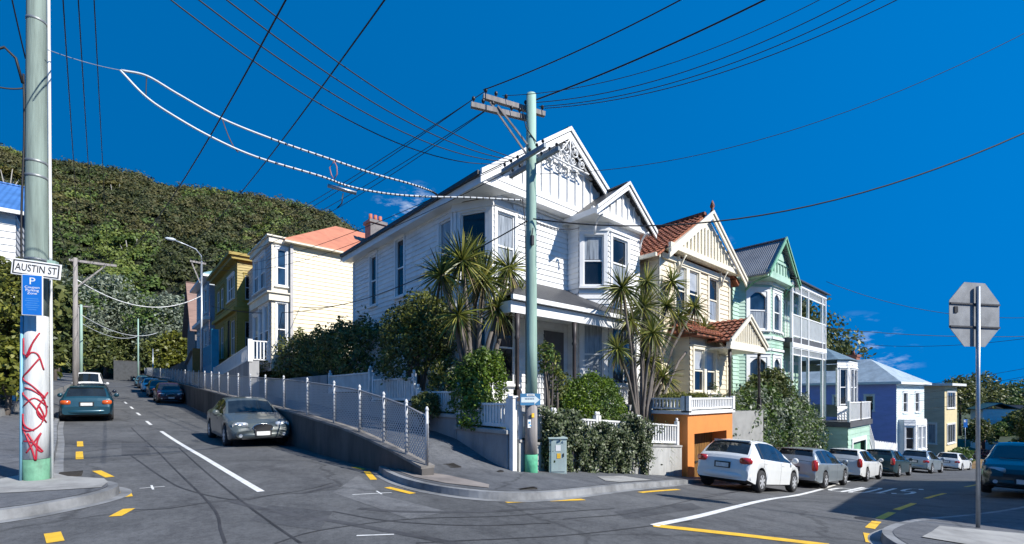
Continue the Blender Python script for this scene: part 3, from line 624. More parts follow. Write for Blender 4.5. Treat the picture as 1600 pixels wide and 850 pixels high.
# lower bay with its skirt of tiles
q = [(1.0, 0), (1.0, -.75), (3.5, -.75), (3.5, 0)]; ws = [Wall(q[k], q[k + 1]) for k in range(3)]; b = MB(); ops = [(.3, 1.12, 1.75, 3.45), (1.32, 2.14, 1.75, 3.45)]
for k, w in enumerate(ws): w.boards(b, 0, w.L, .8, 4.1, ops if k == 1 else (), pitch=.2)
b.box(1.02, -.73, .2, 3.48, -.0, .8); b.build('bay_wall', CREAM, C)
for o_ in ops: window(C, ws[1], o_[0], o_[2], .82, 1.7, CTRIM, blind=(.5, 1, BLIND), case=.1)
b = MB(); tiled_slope(b, (.6, -1.25, 4.0), (3.9, -1.25, 4.0), (3.3, .0, 4.75), (1.1, .0, 4.75)); tiled_slope(b, (.6, 0, 4.0), (.6, -1.25, 4.0), (1.1, 0, 4.75), (1.1, .02, 4.75)); b.box(.7, -1.2, 3.9, 3.85, -.01, 3.99); b.build('bay_roof', TILE, C)
# porch
px0, px1, py0 = 2.5, 5.9, -1.65; pm = (px0 + px1) / 2
b = MB(); tiled_slope(b, (px0 - .15, py0 - .1, 3.75), (px0 - .15, 0, 3.75), (pm, 0, 4.85), (pm, py0 - .1, 4.85)); tiled_slope(b, (px1 + .15, 0, 3.75), (px1 + .15, py0 - .1, 3.75), (pm, py0 - .1, 4.85), (pm, 0, 4.85)); b.build('porch_roof', TILE, C)
wpp = Wall((px0 - .2, py0 - .12), (px1 + .2, py0 - .12)); barge(C, wpp, 0, wpp.L / 2, wpp.L, 3.8, 4.98, .22, -.05, 0, CTRIM)
b = MB(); wp2 = Wall((px0 - .1, py0), (px1 + .1, py0)); wp2.poly(b, [(.05, 3.74), (wp2.L - .05, 3.74), (wp2.L / 2, 4.78)], -.08, 0); battens(b, wp2, 0, wp2.L / 2, wp2.L, 3.75, 4.8, 3.8, 4.6, .19, 0, .04, .05); wp2.box(b, 0, wp2.L, 3.46, 3.73, -.1, .06); b.box(px0, py0 + .1, 3.5, px1, -.0, 3.56); b.build('porch_gable', CTRIM, C)
for x in (px0 + .25, px1 - .15): turned_post(C, x, py0 + .12, .95, 3.46, DP, .055, 'porch_post')
b = MB(); wf.box(b, 4.05, 4.95, 1.0, 3.1, .03, .09); d = b.build('door', paint('porch door', (.16, .16, .17), .4), C); b = MB(); wf.box(b, 4.2, 4.8, 2.0, 2.95, .08, .105); b.build('door_pane', GL, d)
window(C, wf, 5.2, 1.4, .7, 1.9, CTRIM, case=.08)
b = MB(); b.box(px0, py0, -2.4, px1, 0, .95); b.build('porch_floor', paint('porch concrete', (.3, .3, .29), .8), C)

# ================================================================== the green house with verandas
GREEN = paint('green weatherboard paint', (.42, .60, .48), .5, .08, 1.2, (1, 1, 3), bmp=.06, dirt=(.2, .38, .25)); DGREEN = paint('mid green trim', (.20, .42, .27), .5, .1, 2)
K = thing('veranda_house', 'green and white three level house with round-headed bay windows and double verandas', 'house', (23, 9.7, 0))
wl = Wall((0, 10), (0, 0)); wf = Wall((0, 0), (10.2, 0))
b = MB(); wl.boards(b, 0, 10, .2, 7.9); wf.boards(b, 0, 10.2, .2, 7.9, pitch=.2); Wall((10.2, 0), (10.2, 10)).boards(b, 0, 10, .2, 7.9)
b.box(.02, .02, -3.2, 10.18, 9, .2); b.build('wall', GREEN, K)
q = [(.75, 0), (1.0, -.2), (2.3, -.95), (4.1, -.95), (4.1, 0)]; ws = [Wall(q[k], q[k + 1]) for k in range(4)]; b = MB(); zz = ((4.95, 6.75, 1.95), (1.4, 3.4, 2.15))
for k, w in enumerate(ws):
    o = [(.25, w.L - .25, z0, z0 + h) for z0, z1, h in zz] if k in (1,) else [(.35, w.L - .55, z0, z0 + h) for z0, z1, h in zz] if k == 2 else ()
    w.boards(b, 0, w.L, -1.2, 7.5, o, pitch=.17, lip=.025)
b.build('bay_wall', GREEN, K)
def arched(par, w, u, z, wd, ht, bl=None):
    f = window(par, w, u, z, wd, ht, WTRIM, blind=bl, case=.2, head=.16, glass=GLB)
    s = MB(); n = 10; P = [(u + wd * k / n, z + ht - .34 + .30 * math.sin(math.pi * k / n)) for k in range(n + 1)]
    w.poly(s, [(u, z + ht)] + P[::1] + [(u + wd, z + ht)], -.012, .03) if False else None
    for k in range(n): w.poly(s, [(P[k][0], P[k][1]), (P[k + 1][0], P[k + 1][1]), (P[k + 1][0], z + ht), (P[k][0], z + ht)], -.05, .02)
    s.build('arched_head', WTRIM, f)
for z0, z1, h in zz:
    arched(K, ws[1], .25, z0, ws[1].L - .5, h, (.0, .55, CURT)); arched(K, ws[2], .35, z0, ws[2].L - .9, h)
b = MB()
for k in (1, 2):
    w = ws[k]; w.box(b, .02, w.L - .02, 4.5, 4.62, 0, .09); w.box(b, .02, w.L - .02, 3.9, 4.02, 0, .07); w.box(b, .02, w.L - .02, 7.25, 7.45, 0, .1)
    for j in range(5): w.poly(b, [(w.L * (j + .1) / 5, 4.86), (w.L * (j + .5) / 5, 4.78), (w.L * (j + .9) / 5, 4.86), (w.L * (j + .9) / 5, 4.9), (w.L * (j + .1) / 5, 4.9)], .03, .06)
b.build('trim_board', WTRIM, K)
kx0, kx1, ky = .55, 4.75, -1.55; km = (kx0 + kx1) / 2
gable_roof(K, kx0, kx1, ky, 3.2, 7.5, 9.55, ironroof('grey iron roof', (.25, .255, .26), .1, 1), 'y', .08)
wk = Wall((kx0 - .05, ky), (kx1 + .05, ky)); barge(K, wk, 0, wk.L / 2, wk.L, 7.55, 9.62, .28, -.05, 0, DGREEN)
b = MB(); wk2 = Wall((kx0, ky + .3), (kx1, ky + .3)); wk2.poly(b, [(.1, 7.5), (wk2.L - .1, 7.5), (wk2.L / 2, 9.4)], -.1, 0); battens(b, wk2, 0, wk2.L / 2, wk2.L, 7.5, 9.3, 7.75, 8.3, .42, 0, .05, .07); wk2.box(b, .2, wk2.L - .2, 7.5, 7.74, 0, .08); wk2.box(b, 1.0, wk2.L - 1.0, 8.3, 8.42, 0, .06); wk2.box(b, 1.65, wk2.L - 1.65, 8.5, 8.85, 0, .05); b.box(kx0 + .1, ky + .2, 7.4, kx1 - .1, 0, 7.5); b.build('gable_panel', GREEN, K)
for u in (.95, 4.2):
    b = MB(); b.tube([(u, -1.0 if u > 2 else -.25, 6.9), (u, -1.1 if u > 2 else -.6, 7.2), (u, -1.4, 7.45)], .05, 6); b.build('gable_bracket', DGREEN, K)
hip_roof(K, -.3, 10.5, -.1, 10, 7.95, 9.2, ironroof('grey iron roof', (.25, .255, .26), .1, 1), 3.5, name='main_roof')
vx0, vx1, vy = 4.15, 10.3, -1.35
b = MB(); slab(b, (vx0 - .1, vy - .2, 7.85), (vx1 + .2, vy - .2, 7.85), (vx1 + .2, 0, 8.3), (vx0 - .1, 0, 8.3), .07); b.build('veranda_roof', paint('dark veranda roof', (.06, .06, .065), .5), K)
for z0, z1 in ((4.45, 4.72), (-.05, .15)): b = MB(); b.box(vx0, vy, z0, vx1, -.02, z1); b.build('veranda_floor', paint('dark deck edge', (.09, .09, .095), .6), K)
for z0, z1 in ((7.55, 7.78), (4.2, 4.44)): b = MB(); b.box(vx0, vy - .03, z0, vx1, vy + .05, z1); b.build('veranda_beam', WTRIM, K)
for x in (vx0 + .1, 5.6, 6.9, 9.55, vx1 - .08):
    b = MB(); b.box(x - .06, vy - .01, .1, x + .06, vy + .11, 7.56); b.build('veranda_post', WTRIM, K)
rail(K, (vx0, vy + .05), (vx1, vy + .05), 4.72, WTRIM, 1.25, .14, .05); rail(K, (vx1, vy + .05), (vx1, -.1), 4.72, WTRIM, 1.25, .14, .05)
rail(K, (vx0, vy + .05), (vx1, vy + .05), 7.12, WTRIM, .45, .16, .035, 0, 'frieze', lift=.05); rail(K, (vx0, vy + .05), (vx1, vy + .05), 3.75, WTRIM, .45, .16, .035, 0, 'frieze', lift=.05)
for (u, z, w, h, mt) in ((4.6, 4.8, 1.1, 2.3, None), (6.3, 4.8, .9, 2.3, None), (7.7, 4.8, 1.6, 2.3, CURT), (5.9, .9, 1.2, 2.6, CURT), (7.9, .9, 1.7, 2.6, CURT)): window(K, wf, u, z, w, h, WTRIM, bars=(1 if w > 1.2 else 0, 1), blind=(0, 1, mt) if mt else None, glass=GLB)
b = MB(); wf.box(b, 4.65, 5.4, .2, 2.9, .03, .09); b.build('door', paint('orange brown door', (.25, .12, .04), .4), K)
# sunroom and garage at the right end
sx0, sx1, sy = 10.35, 14.6, -2.0
q = [(sx0, sy + .1), (sx0 + .8, sy - .35), (sx1 - 1.5, sy - .35), (sx1, sy + .8), (sx1, 3)]; b = MB(); ws = [Wall(q[k], q[k + 1]) for k in range(4)]
for w in ws: w.boards(b, 0, w.L, .1, .95, pitch=.17); w.boards(b, 0, w.L, 3.3, 3.75, pitch=.17); w.box(b, 0, .14, .95, 3.3, -.1, .02); w.box(b, w.L - .14, w.L, .95, 3.3, -.1, .02)
b.build('sunroom_wall', WHITE, K)
for w in ws[:3]:
    n = max(1, int((w.L - .3) / .75)); wd = (w.L - .28) / n
    for j in range(n): window(K, w, .14 + wd * j + .06, 1.0, wd - .12, 2.2, WTRIM, bars=(0, 1), case=.06, sill=False, head=.08)
b = MB(); c0 = Vector(((sx0 + sx1) / 2 - .3, sy + 1.2, 4.75)); rim = [Vector((p[0], p[1], 3.8)) + (Vector((p[0], p[1], 3.8)) - Vector((c0.x, c0.y, 3.8))) * .08 for p in q] + [Vector((sx0 - .1, 3, 3.8))]
for k in range(len(rim)): b.poly([rim[k], rim[(k + 1) % len(rim)], c0])
b.poly(rim[::-1]); b.build('sunroom_roof', ironroof('blue grey iron', (.16, .23, .28), .1, 0), K)
gx0, gx1, gy = 8.9, 14.3, -2.75
wgf = Wall((gx0, gy), (gx1, gy)); b = MB(); wgf.boards(b, 0, wgf.L, -3.4, -.25, [(1.0, 4.1, -3.4, -1.2)], pitch=.3); Wall((gx0, 0), (gx0, gy)).boards(b, 0, -gy, -3.4, -.25, pitch=.3); Wall((gx1, gy), (gx1, 0)).boards(b, 0, -gy, -3.4, -.25, pitch=.3); b.build('garage_wall', GREEN, K)
b = MB(); wgf.box(b, .75, 4.35, -1.2, -.95, .01, .07); wgf.box(b, .75, 1.0, -3.4, -1.2, .01, .07); wgf.box(b, 4.1, 4.35, -3.4, -1.2, .01, .07); b.build('garage_frame', WTRIM, K)
b = MB(); wgf.box(b, 1.0, 4.1, -3.4, -1.2, -.3, -.2); [wgf.box(b, 1.02, 4.08, -3.3 + .5 * k, -3.27 + .5 * k, -.2, -.18) for k in range(5)]; b.build('garage_door', DGREEN, K)
b = MB(); b.box(gx0 - .1, gy - .15, -.25, gx1 + .1, -1.4, .06); b.build('deck', paint('dark deck edge', (.09, .09, .095), .6), K)
rail(K, (gx0, gy - .05), (gx0 + 2.7, gy - .05), .06, WTRIM, 1.15, .14, .05); rail(K, (gx0 + 2.7, gy - .05), (gx1, gy - .05), .06, WTRIM, 1.15, .14, .05); rail(K, (gx1, gy - .05), (gx1, -1.4), .06, WTRIM, 1.15, .14, .05)
rail(K, (gx1 + .1, gy + .1), (gx1 + 1.9, gy + .1), -1.0, WTRIM, .95, .16, .05, zb=-2.6, name='stair_rail')
b = MB(); b.tube([(12.2, 2, 4.5), (12.2, 2, 5.6)], .02, 5); [b.tube([(12.2 - .35 + .1 * k, 1.8, 5.5), (12.2 - .35 + .1 * k, 2.2, 5.5)], .012, 4) for k in range(8)]; b.tube([(11.8, 2, 5.5), (12.6, 2, 5.5)], .015, 5); b.build('antenna', IRON, K)

# ================================================================== houses further down the right-hand street
SHADEBLUE = paint('shaded periwinkle weatherboard', (.33, .37, .74), .5, .08, 1.2, (1, 1, 3)); MINT = paint('pale mint weatherboard paint', (.68, .76, .74), .5, .06, 1.2, (1, 1, 3))  # blue carries the side wall's shade in its colour, mint is the lit front
th = R_(-9); Bh = thing('weatherboard_house', 'house with periwinkle blue shaded side, pale front and pale iron hipped roof', 'house', (50, 7.5, 0), th)
wl = Wall((0, 10), (0, 0)); wf = Wall((0, 0), (6.5, 0)); b = MB()
wl.boards(b, 0, 10, -4.5, 2.7, [(10 - 4.7, 10 - 4.1, .2, 1.5), (10 - 2.2, 10 - 1.6, .25, 1.55)], pitch=.22); b.build('side_wall', SHADEBLUE, Bh)
window(Bh, wl, 10 - 4.7, .2, .6, 1.3, WTRIM); window(Bh, wl, 10 - 2.2, .25, .6, 1.3, WTRIM)
b = MB(); ops = [(1.5, 2.4, .1, 1.8), (4.3, 5.2, .1, 1.8)]; wf.boards(b, 0, 6.5, -4.5, 2.7, ops, pitch=.2); b.build('front_wall', MINT, Bh)
for o_ in ops: window(Bh, wf, o_[0], o_[2], .9, 1.7, WTRIM)
q = [(.4, 0), (.4, -.4), (1.0, -1.0), (3.6, -1.0), (4.2, -.4), (4.2, 0)]; ws = [Wall(q[k], q[k + 1]) for k in range(5)]; b = MB(); b2 = []
for k, w in enumerate(ws): w.boards(b, 0, w.L, -4.5, -.6, [(.12, w.L - .12, -3.0, -1.1)] if k in (1, 3) else [(.4, 1.2, -3.0, -1.1), (1.4, 2.2, -3, -1.1)] if k == 2 else (), pitch=.2)
b.prism([(x, y, -.6) for x, y in q], (0, 0, .15)); b.build('bay_wall', WHITE, Bh)
window(Bh, ws[1], .12, -3, ws[1].L - .24, 1.9, WTRIM); window(Bh, ws[2], .4, -3, .8, 1.9, WTRIM, blind=(0, 1, CURT)); window(Bh, ws[2], 1.4, -3, .8, 1.9, WTRIM, blind=(0, 1, CURT))
hip_roof(Bh, -.3, 6.9, -.4, 10.3, 2.75, 5.0, ironroof('pale iron roof', (.42, .50, .54), .1, 0), 3.4)
b = MB(); b.box(-.34, -.45, 2.55, 6.94, 10.34, 2.74); b.build('fascia', WTRIM, Bh)
b = MB(); b.box(4.6, 4.6, 3.5, 5.4, 5.4, 5.5); b.box(4.52, 4.52, 5.4, 5.48, 5.48, 5.62); b.lathe([(.13, 5.6), (.11, 6.0)], (5, 5, 0), 10); b.build('chimney', paint('brick red chimney', (.25, .09, .06), .8, .3), Bh)
SAND = paint('tan weatherboard paint', (.58, .50, .36), .55, .1, 1.2, (1, 1, 3)); BUTTER = paint('butter yellow stucco', (.68, .57, .33), .6, .07)
Sh = thing('flat_roofed_house', 'tan and butter yellow flat roofed house beyond the periwinkle one', 'house', (66, 5.95, 0), R_(-6))
wl = Wall((0, 9), (0, 0)); wf = Wall((0, 0), (5.2, 0)); b = MB(); wl.boards(b, 0, 9, -5.9, 2.6, [(9 - 1.9, 9 - .7, -3.6, -1.5)], pitch=.24); b.build('side_wall', SAND, Sh); window(Sh, wl, 9 - 1.9, -3.6, 1.2, 2.1, WTRIM, bars=(1, 0), blind=(0, 1, CURT))
b = MB(); ops = [(.9, 4.2, .2, 1.9), (.9, 4.2, -3.6, -1.6)]; wf.boards(b, 0, 5.2, -5.9, 2.6, ops, pitch=.6, lip=.005); b.build('front_wall', BUTTER, Sh)
for o_ in ops: window(Sh, wf, o_[0], o_[2], 3.3, o_[3] - o_[2], WTRIM, bars=(3, 0))
b = MB(); b.box(-.5, -.7, 2.6, 5.6, 9.4, 2.85); b.build('roof', paint('white roof edge', (.7, .7, .68), .5), Sh)
# ================================================================== houses up the left-hand street
BUT = paint('butter cream weatherboard', (.78, .68, .47), .5, .06, 1.2, (1, 1, 3), bmp=.06); GREYW = paint('grey and shaded cream weatherboard', (.45, .43, .42), .5, .08, 1.2, (1, 1, 3)); IVORY = paint('ivory trim', (.74, .68, .55), .5, .08)  # grey doubles as the cream house's street side, shade put into the colour
A = thing('weatherboard_house', 'cream two storey house with low orange roof, chimney and tall bay windows', 'house', (7.8, 28.3, 0))
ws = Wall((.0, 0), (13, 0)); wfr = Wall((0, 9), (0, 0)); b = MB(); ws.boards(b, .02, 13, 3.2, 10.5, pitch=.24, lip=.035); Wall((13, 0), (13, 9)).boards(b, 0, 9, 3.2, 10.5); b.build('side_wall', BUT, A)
b = MB(); Wall((-.35, 9), (-.35, 4.7)).boards(b, 0, 4.3, 3.2, 10.4, [(1.6, 2.7, 8.3, 9.7)], pitch=.22); wfr.boards(b, 0, 9, 3.2, 10.5, [(0, 9, 3.2, 10.4)]); Wall((-.35, 4.7), (0, 4.7)).boards(b, 0, .35, 3.2, 10.4); b.build('front_wall', GREYW, A)  # street front: shade painted as a grey wall colour
window(A, Wall((-.35, 9), (-.35, 4.7)), 1.6, 8.3, 1.1, 1.4, WTRIM)
b = MB(); wb_ = Wall((0, .02), (.0, .02 - .01))
by0, by1, bx = .15, 4.7, -1.0
wA = Wall((bx, by1), (bx, by0)); wB = Wall((bx, by0), (0, by0)); L = wA.L
opA = [(.35, 1.6, 8.0, 10.0), (1.9, 3.2, 8.0, 10.0)]; opA2 = [(.25, 1.5, 4.0, 6.6), (1.75, 2.7, 3.9, 6.9), (2.95, 4.0, 3.9, 6.9)]
b = MB(); wA.boards(b, 0, L, 3.0, 10.3, opA + opA2, pitch=.22); b.build('bay_wall', GREYW, A); b = MB(); wB.boards(b, 0, 1.0, 3.0, 10.3, [(.28, .78, 7.9, 10.0), (.28, .78, 3.9, 6.9)], pitch=.3, lip=.01); b.build('bay_wall', IVORY, A)  # bay: street face coloured as shaded, end face as sunlit
for o_ in opA: window(A, wA, o_[0], o_[2], o_[1] - o_[0], 2.0, WTRIM, bars=(1, 1), blind=(.45, 1, CURT))
for o_ in opA2: window(A, wA, o_[0], o_[2], o_[1] - o_[0], o_[3] - o_[2], WTRIM, blind=(.5, 1, CURT))
for z, h in ((7.9, 2.1), (3.9, 3.0)): window(A, wB, .28, z, .5, h, WTRIM, case=.09, glass=GLB)
for z in (7.0, 10.3): b = MB(); b.box(bx - .16, by0 - .14, z, .0, by1 + .1, z + (.42 if z < 8 else .3)); b.box(bx - .28, by0 - .24, z + (.42 if z < 8 else .3), .0, by1 + .2, z + (.5 if z < 8 else .38)); b.build('cornice', IVORY, A)
hip_roof(A, -.4, 13.3, -.35, 9.3, 10.56, 13.7, paint('orange iron roof', (.58, .22, .12), .5, .15, 1.5), 4.6)
b = MB(); b.box(-.42, -.4, 10.36, 13.3, 9.3, 10.45); b.build('gutter', IVORY, A)
b = MB(); b.box(-.06, -.10, 3.2, .10, .01, 10.36); b.build('corner_board', GREYW, A)
b = MB(); b.box(5.4, 1.3, 10.6, 6.5, 2.2, 13.5); b.box(5.3, 1.2, 13.4, 6.6, 2.3, 13.6); [b.lathe([(.15, 13.6), (.12, 14.1)], (5.6 + .35 * k, 1.75, 0), 8, 1) for k in range(3)]
b.build('chimney', [paint('grey plastered chimney', (.20, .19, .19), .8, .2), paint('terracotta pot', (.45, .14, .08), .7)], A)
OCH = paint('ochre yellow boards', (.33, .24, .035), .5, .1, 1.2, (1, 1, 3)); BRN = paint('brown timber', (.12, .05, .02), .5, .3, 3)
A = thing('parapet_house', 'mustard yellow two storey house with flat cornice and white sash windows', 'house', (6.8, 37.9, 0))
wA = Wall((0, 9.5), (0, 0)); wB = Wall((0, 0), (1.6, 0)); b = MB(); op = [(1.2, 2.6, 8.6, 10.4), (3.0, 4.4, 8.6, 10.4), (6.0, 8.6, 8.8, 10.6), (1.0, 2.6, 4.6, 7.2), (2.9, 4.4, 4.6, 7.2), (6.0, 6.9, 4.3, 7.4), (7.3, 8.9, 4.6, 7.2)]
wA.boards(b, 0, 9.5, 3.5, 11.4, op, pitch=.2); wB.boards(b, 0, 1.6, 3.5, 11.4, [(.5, 1.2, 8.6, 10.4), (.5, 1.2, 4.6, 7)], pitch=.2); b.build('wall', OCH, A)
for k, o_ in enumerate(op):
    if k == 5: b = MB(); wA.box(b, *o_, -.1, -.04); b.build('door', BRN, A)
    else: window(A, wA, o_[0], o_[2], o_[1] - o_[0], o_[3] - o_[2], WTRIM if k == 2 else OCH, sash=WTRIM, bars=(2 if k == 2 else 1, 1))
for z, h in ((8.6, 1.8), (4.6, 2.4)): window(A, wB, .5, z, .7, h, OCH, sash=WTRIM)
b = MB(); b.box(-.4, -.3, 11.4, 8, 9.7, 11.65); b.box(-.6, -.45, 11.65, 8, 9.8, 11.85); b.build('cornice', OCH, A); b = MB(); b.box(-.25, -.15, 7.75, 1.6, 9.5, 8.0); b.build('string_course', OCH, A)
b = MB(); b.box(1.6, .05, 3.5, 8, 9.4, 11.4); b.build('side_wall', OCH, A)
BGR = paint('blue grey weatherboard', (.33, .39, .46), .5, .08, 1.2, (1, 1, 3))
A = thing('weatherboard_house', 'blue grey two storey house with pale hipped roof past the mustard one', 'house', (6.5, 48.2, 0))
wA = Wall((0, 8), (0, 0)); b = MB(); op = [(1, 2.2, 9.2, 11.4), (5.2, 6.8, 9.2, 11.4), (1, 2.2, 5, 7.6), (5.2, 6.8, 5, 7.6)]; wA.boards(b, 0, 8, 3.8, 12.3, op, pitch=.22); Wall((0, 0), (9, 0)).boards(b, 0, 9, 3.8, 12.3); b.build('wall', BGR, A)
for o_ in op: window(A, wA, o_[0], o_[2], o_[1] - o_[0], o_[3] - o_[2], WTRIM)
hip_roof(A, -.5, 9.4, -.5, 8.5, 12.35, 14.6, ironroof('pale teal iron roof', (.26, .42, .45), .15, 1), 3.8); b = MB(); b.box(-.4, -.4, 8.3, .0, 8.2, 8.6); b.build('string_course', WTRIM, A)
b = MB(); b.box(-.55, -.55, 12.05, 9.4, 8.55, 12.24); b.build('fascia', WTRIM, A)
SHN = paint('brown shingles', (.26, .165, .135), .85, .3, 3, (.3, 1, 6), bmp=.5, bscale=14); STC = paint('grey brown stucco', (.21, .19, .18), .8, .15)  # cottage walls in one grey-brown
A = thing('cottage', 'grey house with very steep brown shingled roof far up the street', 'house', (7.0, 62, 0))
b = MB(); b.box(0, 0, 3, 9, 7, 9.2); b.prism([(0, 0, 9.2), (0, 7, 9.2), (0, 3.5, 14.6)], (8.9, 0, 0)); b.build('wall', STC, A)
gable_roof(A, -.5, 9.3, -.4, 7.4, 8.9, 14.9, SHN, 'x', .15)
window(A, Wall((-.01, 7), (-.01, 0)), 2.6, 9.4, 1.8, 1.9, WTRIM, bars=(2, 1)); window(A, Wall((0, -.01), (9, -.01)), 2.0, 5.4, 2.4, 1.6, WTRIM, bars=(1, 0))
b = MB(); b.box(3.2, .1, 10.0, 5.4, 3, 12.2); b.prism([(3.0, -.1, 12.15), (5.6, -.1, 12.15), (4.3, -.1, 13.4)], (0, 3.2, 0)); b.build('dormer', SHN, A); window(A, Wall((3.2, .09), (5.4, .09)), .4, 10.4, 1.4, 1.5, WTRIM, bars=(1, 1))

# front walls and fences of those houses
def wallbox(name, label, cat, x0, y0, z0, x1, y1, z1, mat, cap=None, group=None):
    t = thing(name, label, cat, ((x0 + x1) / 2, (y0 + y1) / 2, z0), 0, group); w, l, h = (x1 - x0) / 2, (y1 - y0) / 2, z1 - z0
    b = MB(); b.box(-w, -l, 0, w, l, h); b.build('body', mat, t, bevel=.015)
    if cap: b = MB(); b.box(-w - .05, -l - .04, h, w + .05, l + .04, h + .1); b.build('coping', cap, t, bevel=.012)
    return t
t = thing('garden_stair', 'grey flight of steps with white balustrade climbing below the cream and mustard houses', 'stair', (5.85, 34.8, 0))
b = MB(); b.prism([(-.1, -6, 1.0), (-.1, 6, 1.0), (-.1, 6, 2.75), (-.1, -5.5, 3.55), (-.1, -6, 3.55)], (.5, 0, 0)); b.build('base', GREYC, t)
rail(t, (-.05, -5.8), (-.05, 5.8), 3.55, WTRIM, .9, .2, .07, .16, zb=2.75); rail(t, (-.05, -5.95), (1.0, -5.95), 3.55, WTRIM, 1.15, .17, .06, .22)
TEAL = paint('turquoise blue fence paint', (.02, .30, .48), .5, .12)
t = thing('picket_fence', 'turquoise blue fence with tall post below the blue grey house', 'fence', (5.85, 44.2, 1.3)); rail(t, (0, -3.2), (0, 2.8), 2.6, TEAL, 1.7, .22, .12, .3, name='pickets'); b = MB(); b.box(-.15, -3.4, 0, .15, 3.0, 2.6); b.build('base', TEAL, t); b = MB(); b.box(-.22, -3.6, .5, .22, -3.15, 5.3); b.build('post', TEAL, t)
t = thing('garage', 'small pale grey street garage with sloping roof and orange corner', 'garage', (5.85, 55.5, 1.6)); b = MB(); b.prism([(-.0, -2.4, 0), (0, 2.4, 0), (0, 2.4, 3.1), (0, -2.4, 4.2)], (4, 0, 0)); b.build('wall', paint('pale grey garage', (.36, .38, .39), .7, .12), t); b = MB(); b.box(-.08, -2.75, 0, .5, -2.42, 4.5); b.build('corner_post', paint('orange stain', (.38, .16, .03), .6), t); b = MB(); b.bar((1.9, -2.6, 4.32), (1.9, 2.6, 3.2), 4.3, .1); b.build('roof', CONC, t); b = MB(); b.box(-.05, -1.8, 0, 0, 1.8, 2.5); b.build('door', GREYW, t)
wallbox('retaining_wall', 'dark concrete retaining wall below the steep roofed house', 'wall', 6.95, 60.5, 2, 7.25, 90, 6.0, DARKC)
wallbox('retaining_wall', 'grey retaining wall along the footpath under the dark hedge', 'wall', 6.98, 20.1, .5, 7.2, 32.9, 2.5, GREYC)

# white house far left and the concrete pillar below it
A = thing('weatherboard_house', 'white house with bright blue iron roof behind the signposted pole', 'house', (-3.25, 30, 0)); wA = Wall((-11, 0), (0, 0)); b = MB(); wA.boards(b, 0, 11, -1, 9.7, pitch=.3, lip=.04); Wall((0, 0), (0, 9)).boards(b, 0, 9, -1, 9.7, pitch=.3); b.build('wall', WHITE, A)
gable_roof(A, -11.5, .3, -.4, 9.4, 9.8, 12.4, ironroof('bright blue iron roof', (.07, .19, .46), .2, 0), 'x', .1); b = MB(); b.bar((-11.5, -.45, 9.7), (.3, -.45, 9.7), .12, .16); b.build('gutter', WTRIM, A)
wallbox('concrete_pillar', 'grey concrete pillar at the left edge below the hedge', 'pillar', -5.4, 36.0, .6, -4.55, 36.5, 8.6, CONC)

# ================================================================== walls, fences and the little garage round the corner
# low stained wall with the netting fence
L = [(wallx(y), y) for y in (7.62, 9, 10.3, 11.6, 13.5, 15.6, 20, 27, 37, 50, 65, 85, 110)]
t = thing('retaining_wall', 'long low stained concrete wall along the street, carrying the netting fence', 'wall', (wallx(15), 15, 0))
b = MB(); o0 = Vector((wallx(15), 15, 0))
for (x0, y0), (x1, y1) in zip(L, L[1:]):
    q = lambda x, y, z: Vector((x, y, z)) - o0
    b.hexa([q(x0 - .13, y0, g(x0, y0) - .3), q(x0 + .13, y0, g(x0, y0) - .3), q(x1 + .13, y1, g(x1, y1) - .3), q(x1 - .13, y1, g(x1, y1) - .3)], [q(x0 - .13, y0, zfp(y0) + .16), q(x0 + .13, y0, zfp(y0) + .16), q(x1 + .13, y1, zfp(y1) + .16), q(x1 - .13, y1, zfp(y1) + .16)])
b.build('body', DARKC, t)
b = MB()
for (x0, y0), (x1, y1) in zip(L, L[1:]): b.bar(q(x0, y0, zfp(y0) + .185), q(x1, y1, zfp(y1) + .185), .3, .05)
b.build('coping', paint('worn coping', (.20, .185, .17), .85, .3), t)
# the netting
def netmat():
    m, tr, bs, o = _new('wire netting'); bs.inputs['Base Color'].default_value = (.50, .52, .54, 1); bs.inputs['Metallic'].default_value = .1; bs.inputs['Roughness'].default_value = .5
    tc = tr.nodes.new('ShaderNodeTexCoord'); fs = []
    for sgn in (1, -1):
        mp_ = tr.nodes.new('ShaderNodeMapping'); mp_.inputs['Rotation'].default_value = (sgn * R_(45), 0, 0); w = tr.nodes.new('ShaderNodeTexWave'); w.bands_direction = 'Y'; w.inputs['Scale'].default_value = 4.6
        tr.links.new(tc.outputs['Object'], mp_.inputs[0]); tr.links.new(mp_.outputs[0], w.inputs['Vector']); gt = tr.nodes.new('ShaderNodeMath'); gt.operation = 'GREATER_THAN'; gt.inputs[1].default_value = .72; tr.links.new(w.outputs['Fac'], gt.inputs[0]); fs.append(gt)
    mx = tr.nodes.new('ShaderNodeMath'); mx.operation = 'MAXIMUM'; tr.links.new(fs[0].outputs[0], mx.inputs[0]); tr.links.new(fs[1].outputs[0], mx.inputs[1])
    tp = tr.nodes.new('ShaderNodeBsdfTransparent'); ms = tr.nodes.new('ShaderNodeMixShader'); tr.links.new(mx.outputs[0], ms.inputs[0]); tr.links.new(tp.outputs[0], ms.inputs[1]); tr.links.new(bs.outputs[0], ms.inputs[2]); tr.links.new(ms.outputs[0], o.inputs[0]); return m
NET = netmat(); POSTM = paint('white post paint', (.74, .74, .73), .5, .1, 3, dirt=(.5, .48, .45))
FPOST = paint('worn fence post paint', (.52, .53, .54), .6, .25, 4, dirt=(.25, .24, .23))
fy = [7.66, 8.45, 9.45, 10.7, 12.3, 14.4, 16.8, 19.2] + [21.6 + 2.4 * k for k in range(34)]
t = thing('netting_fence', 'long wire netting fence with white capped posts climbing along the low wall', 'fence', (wallx(15), 15, 0))
P = [Vector((wallx(y), y, zfp(y) + .2)) - o0 for y in fy]
b = MB()
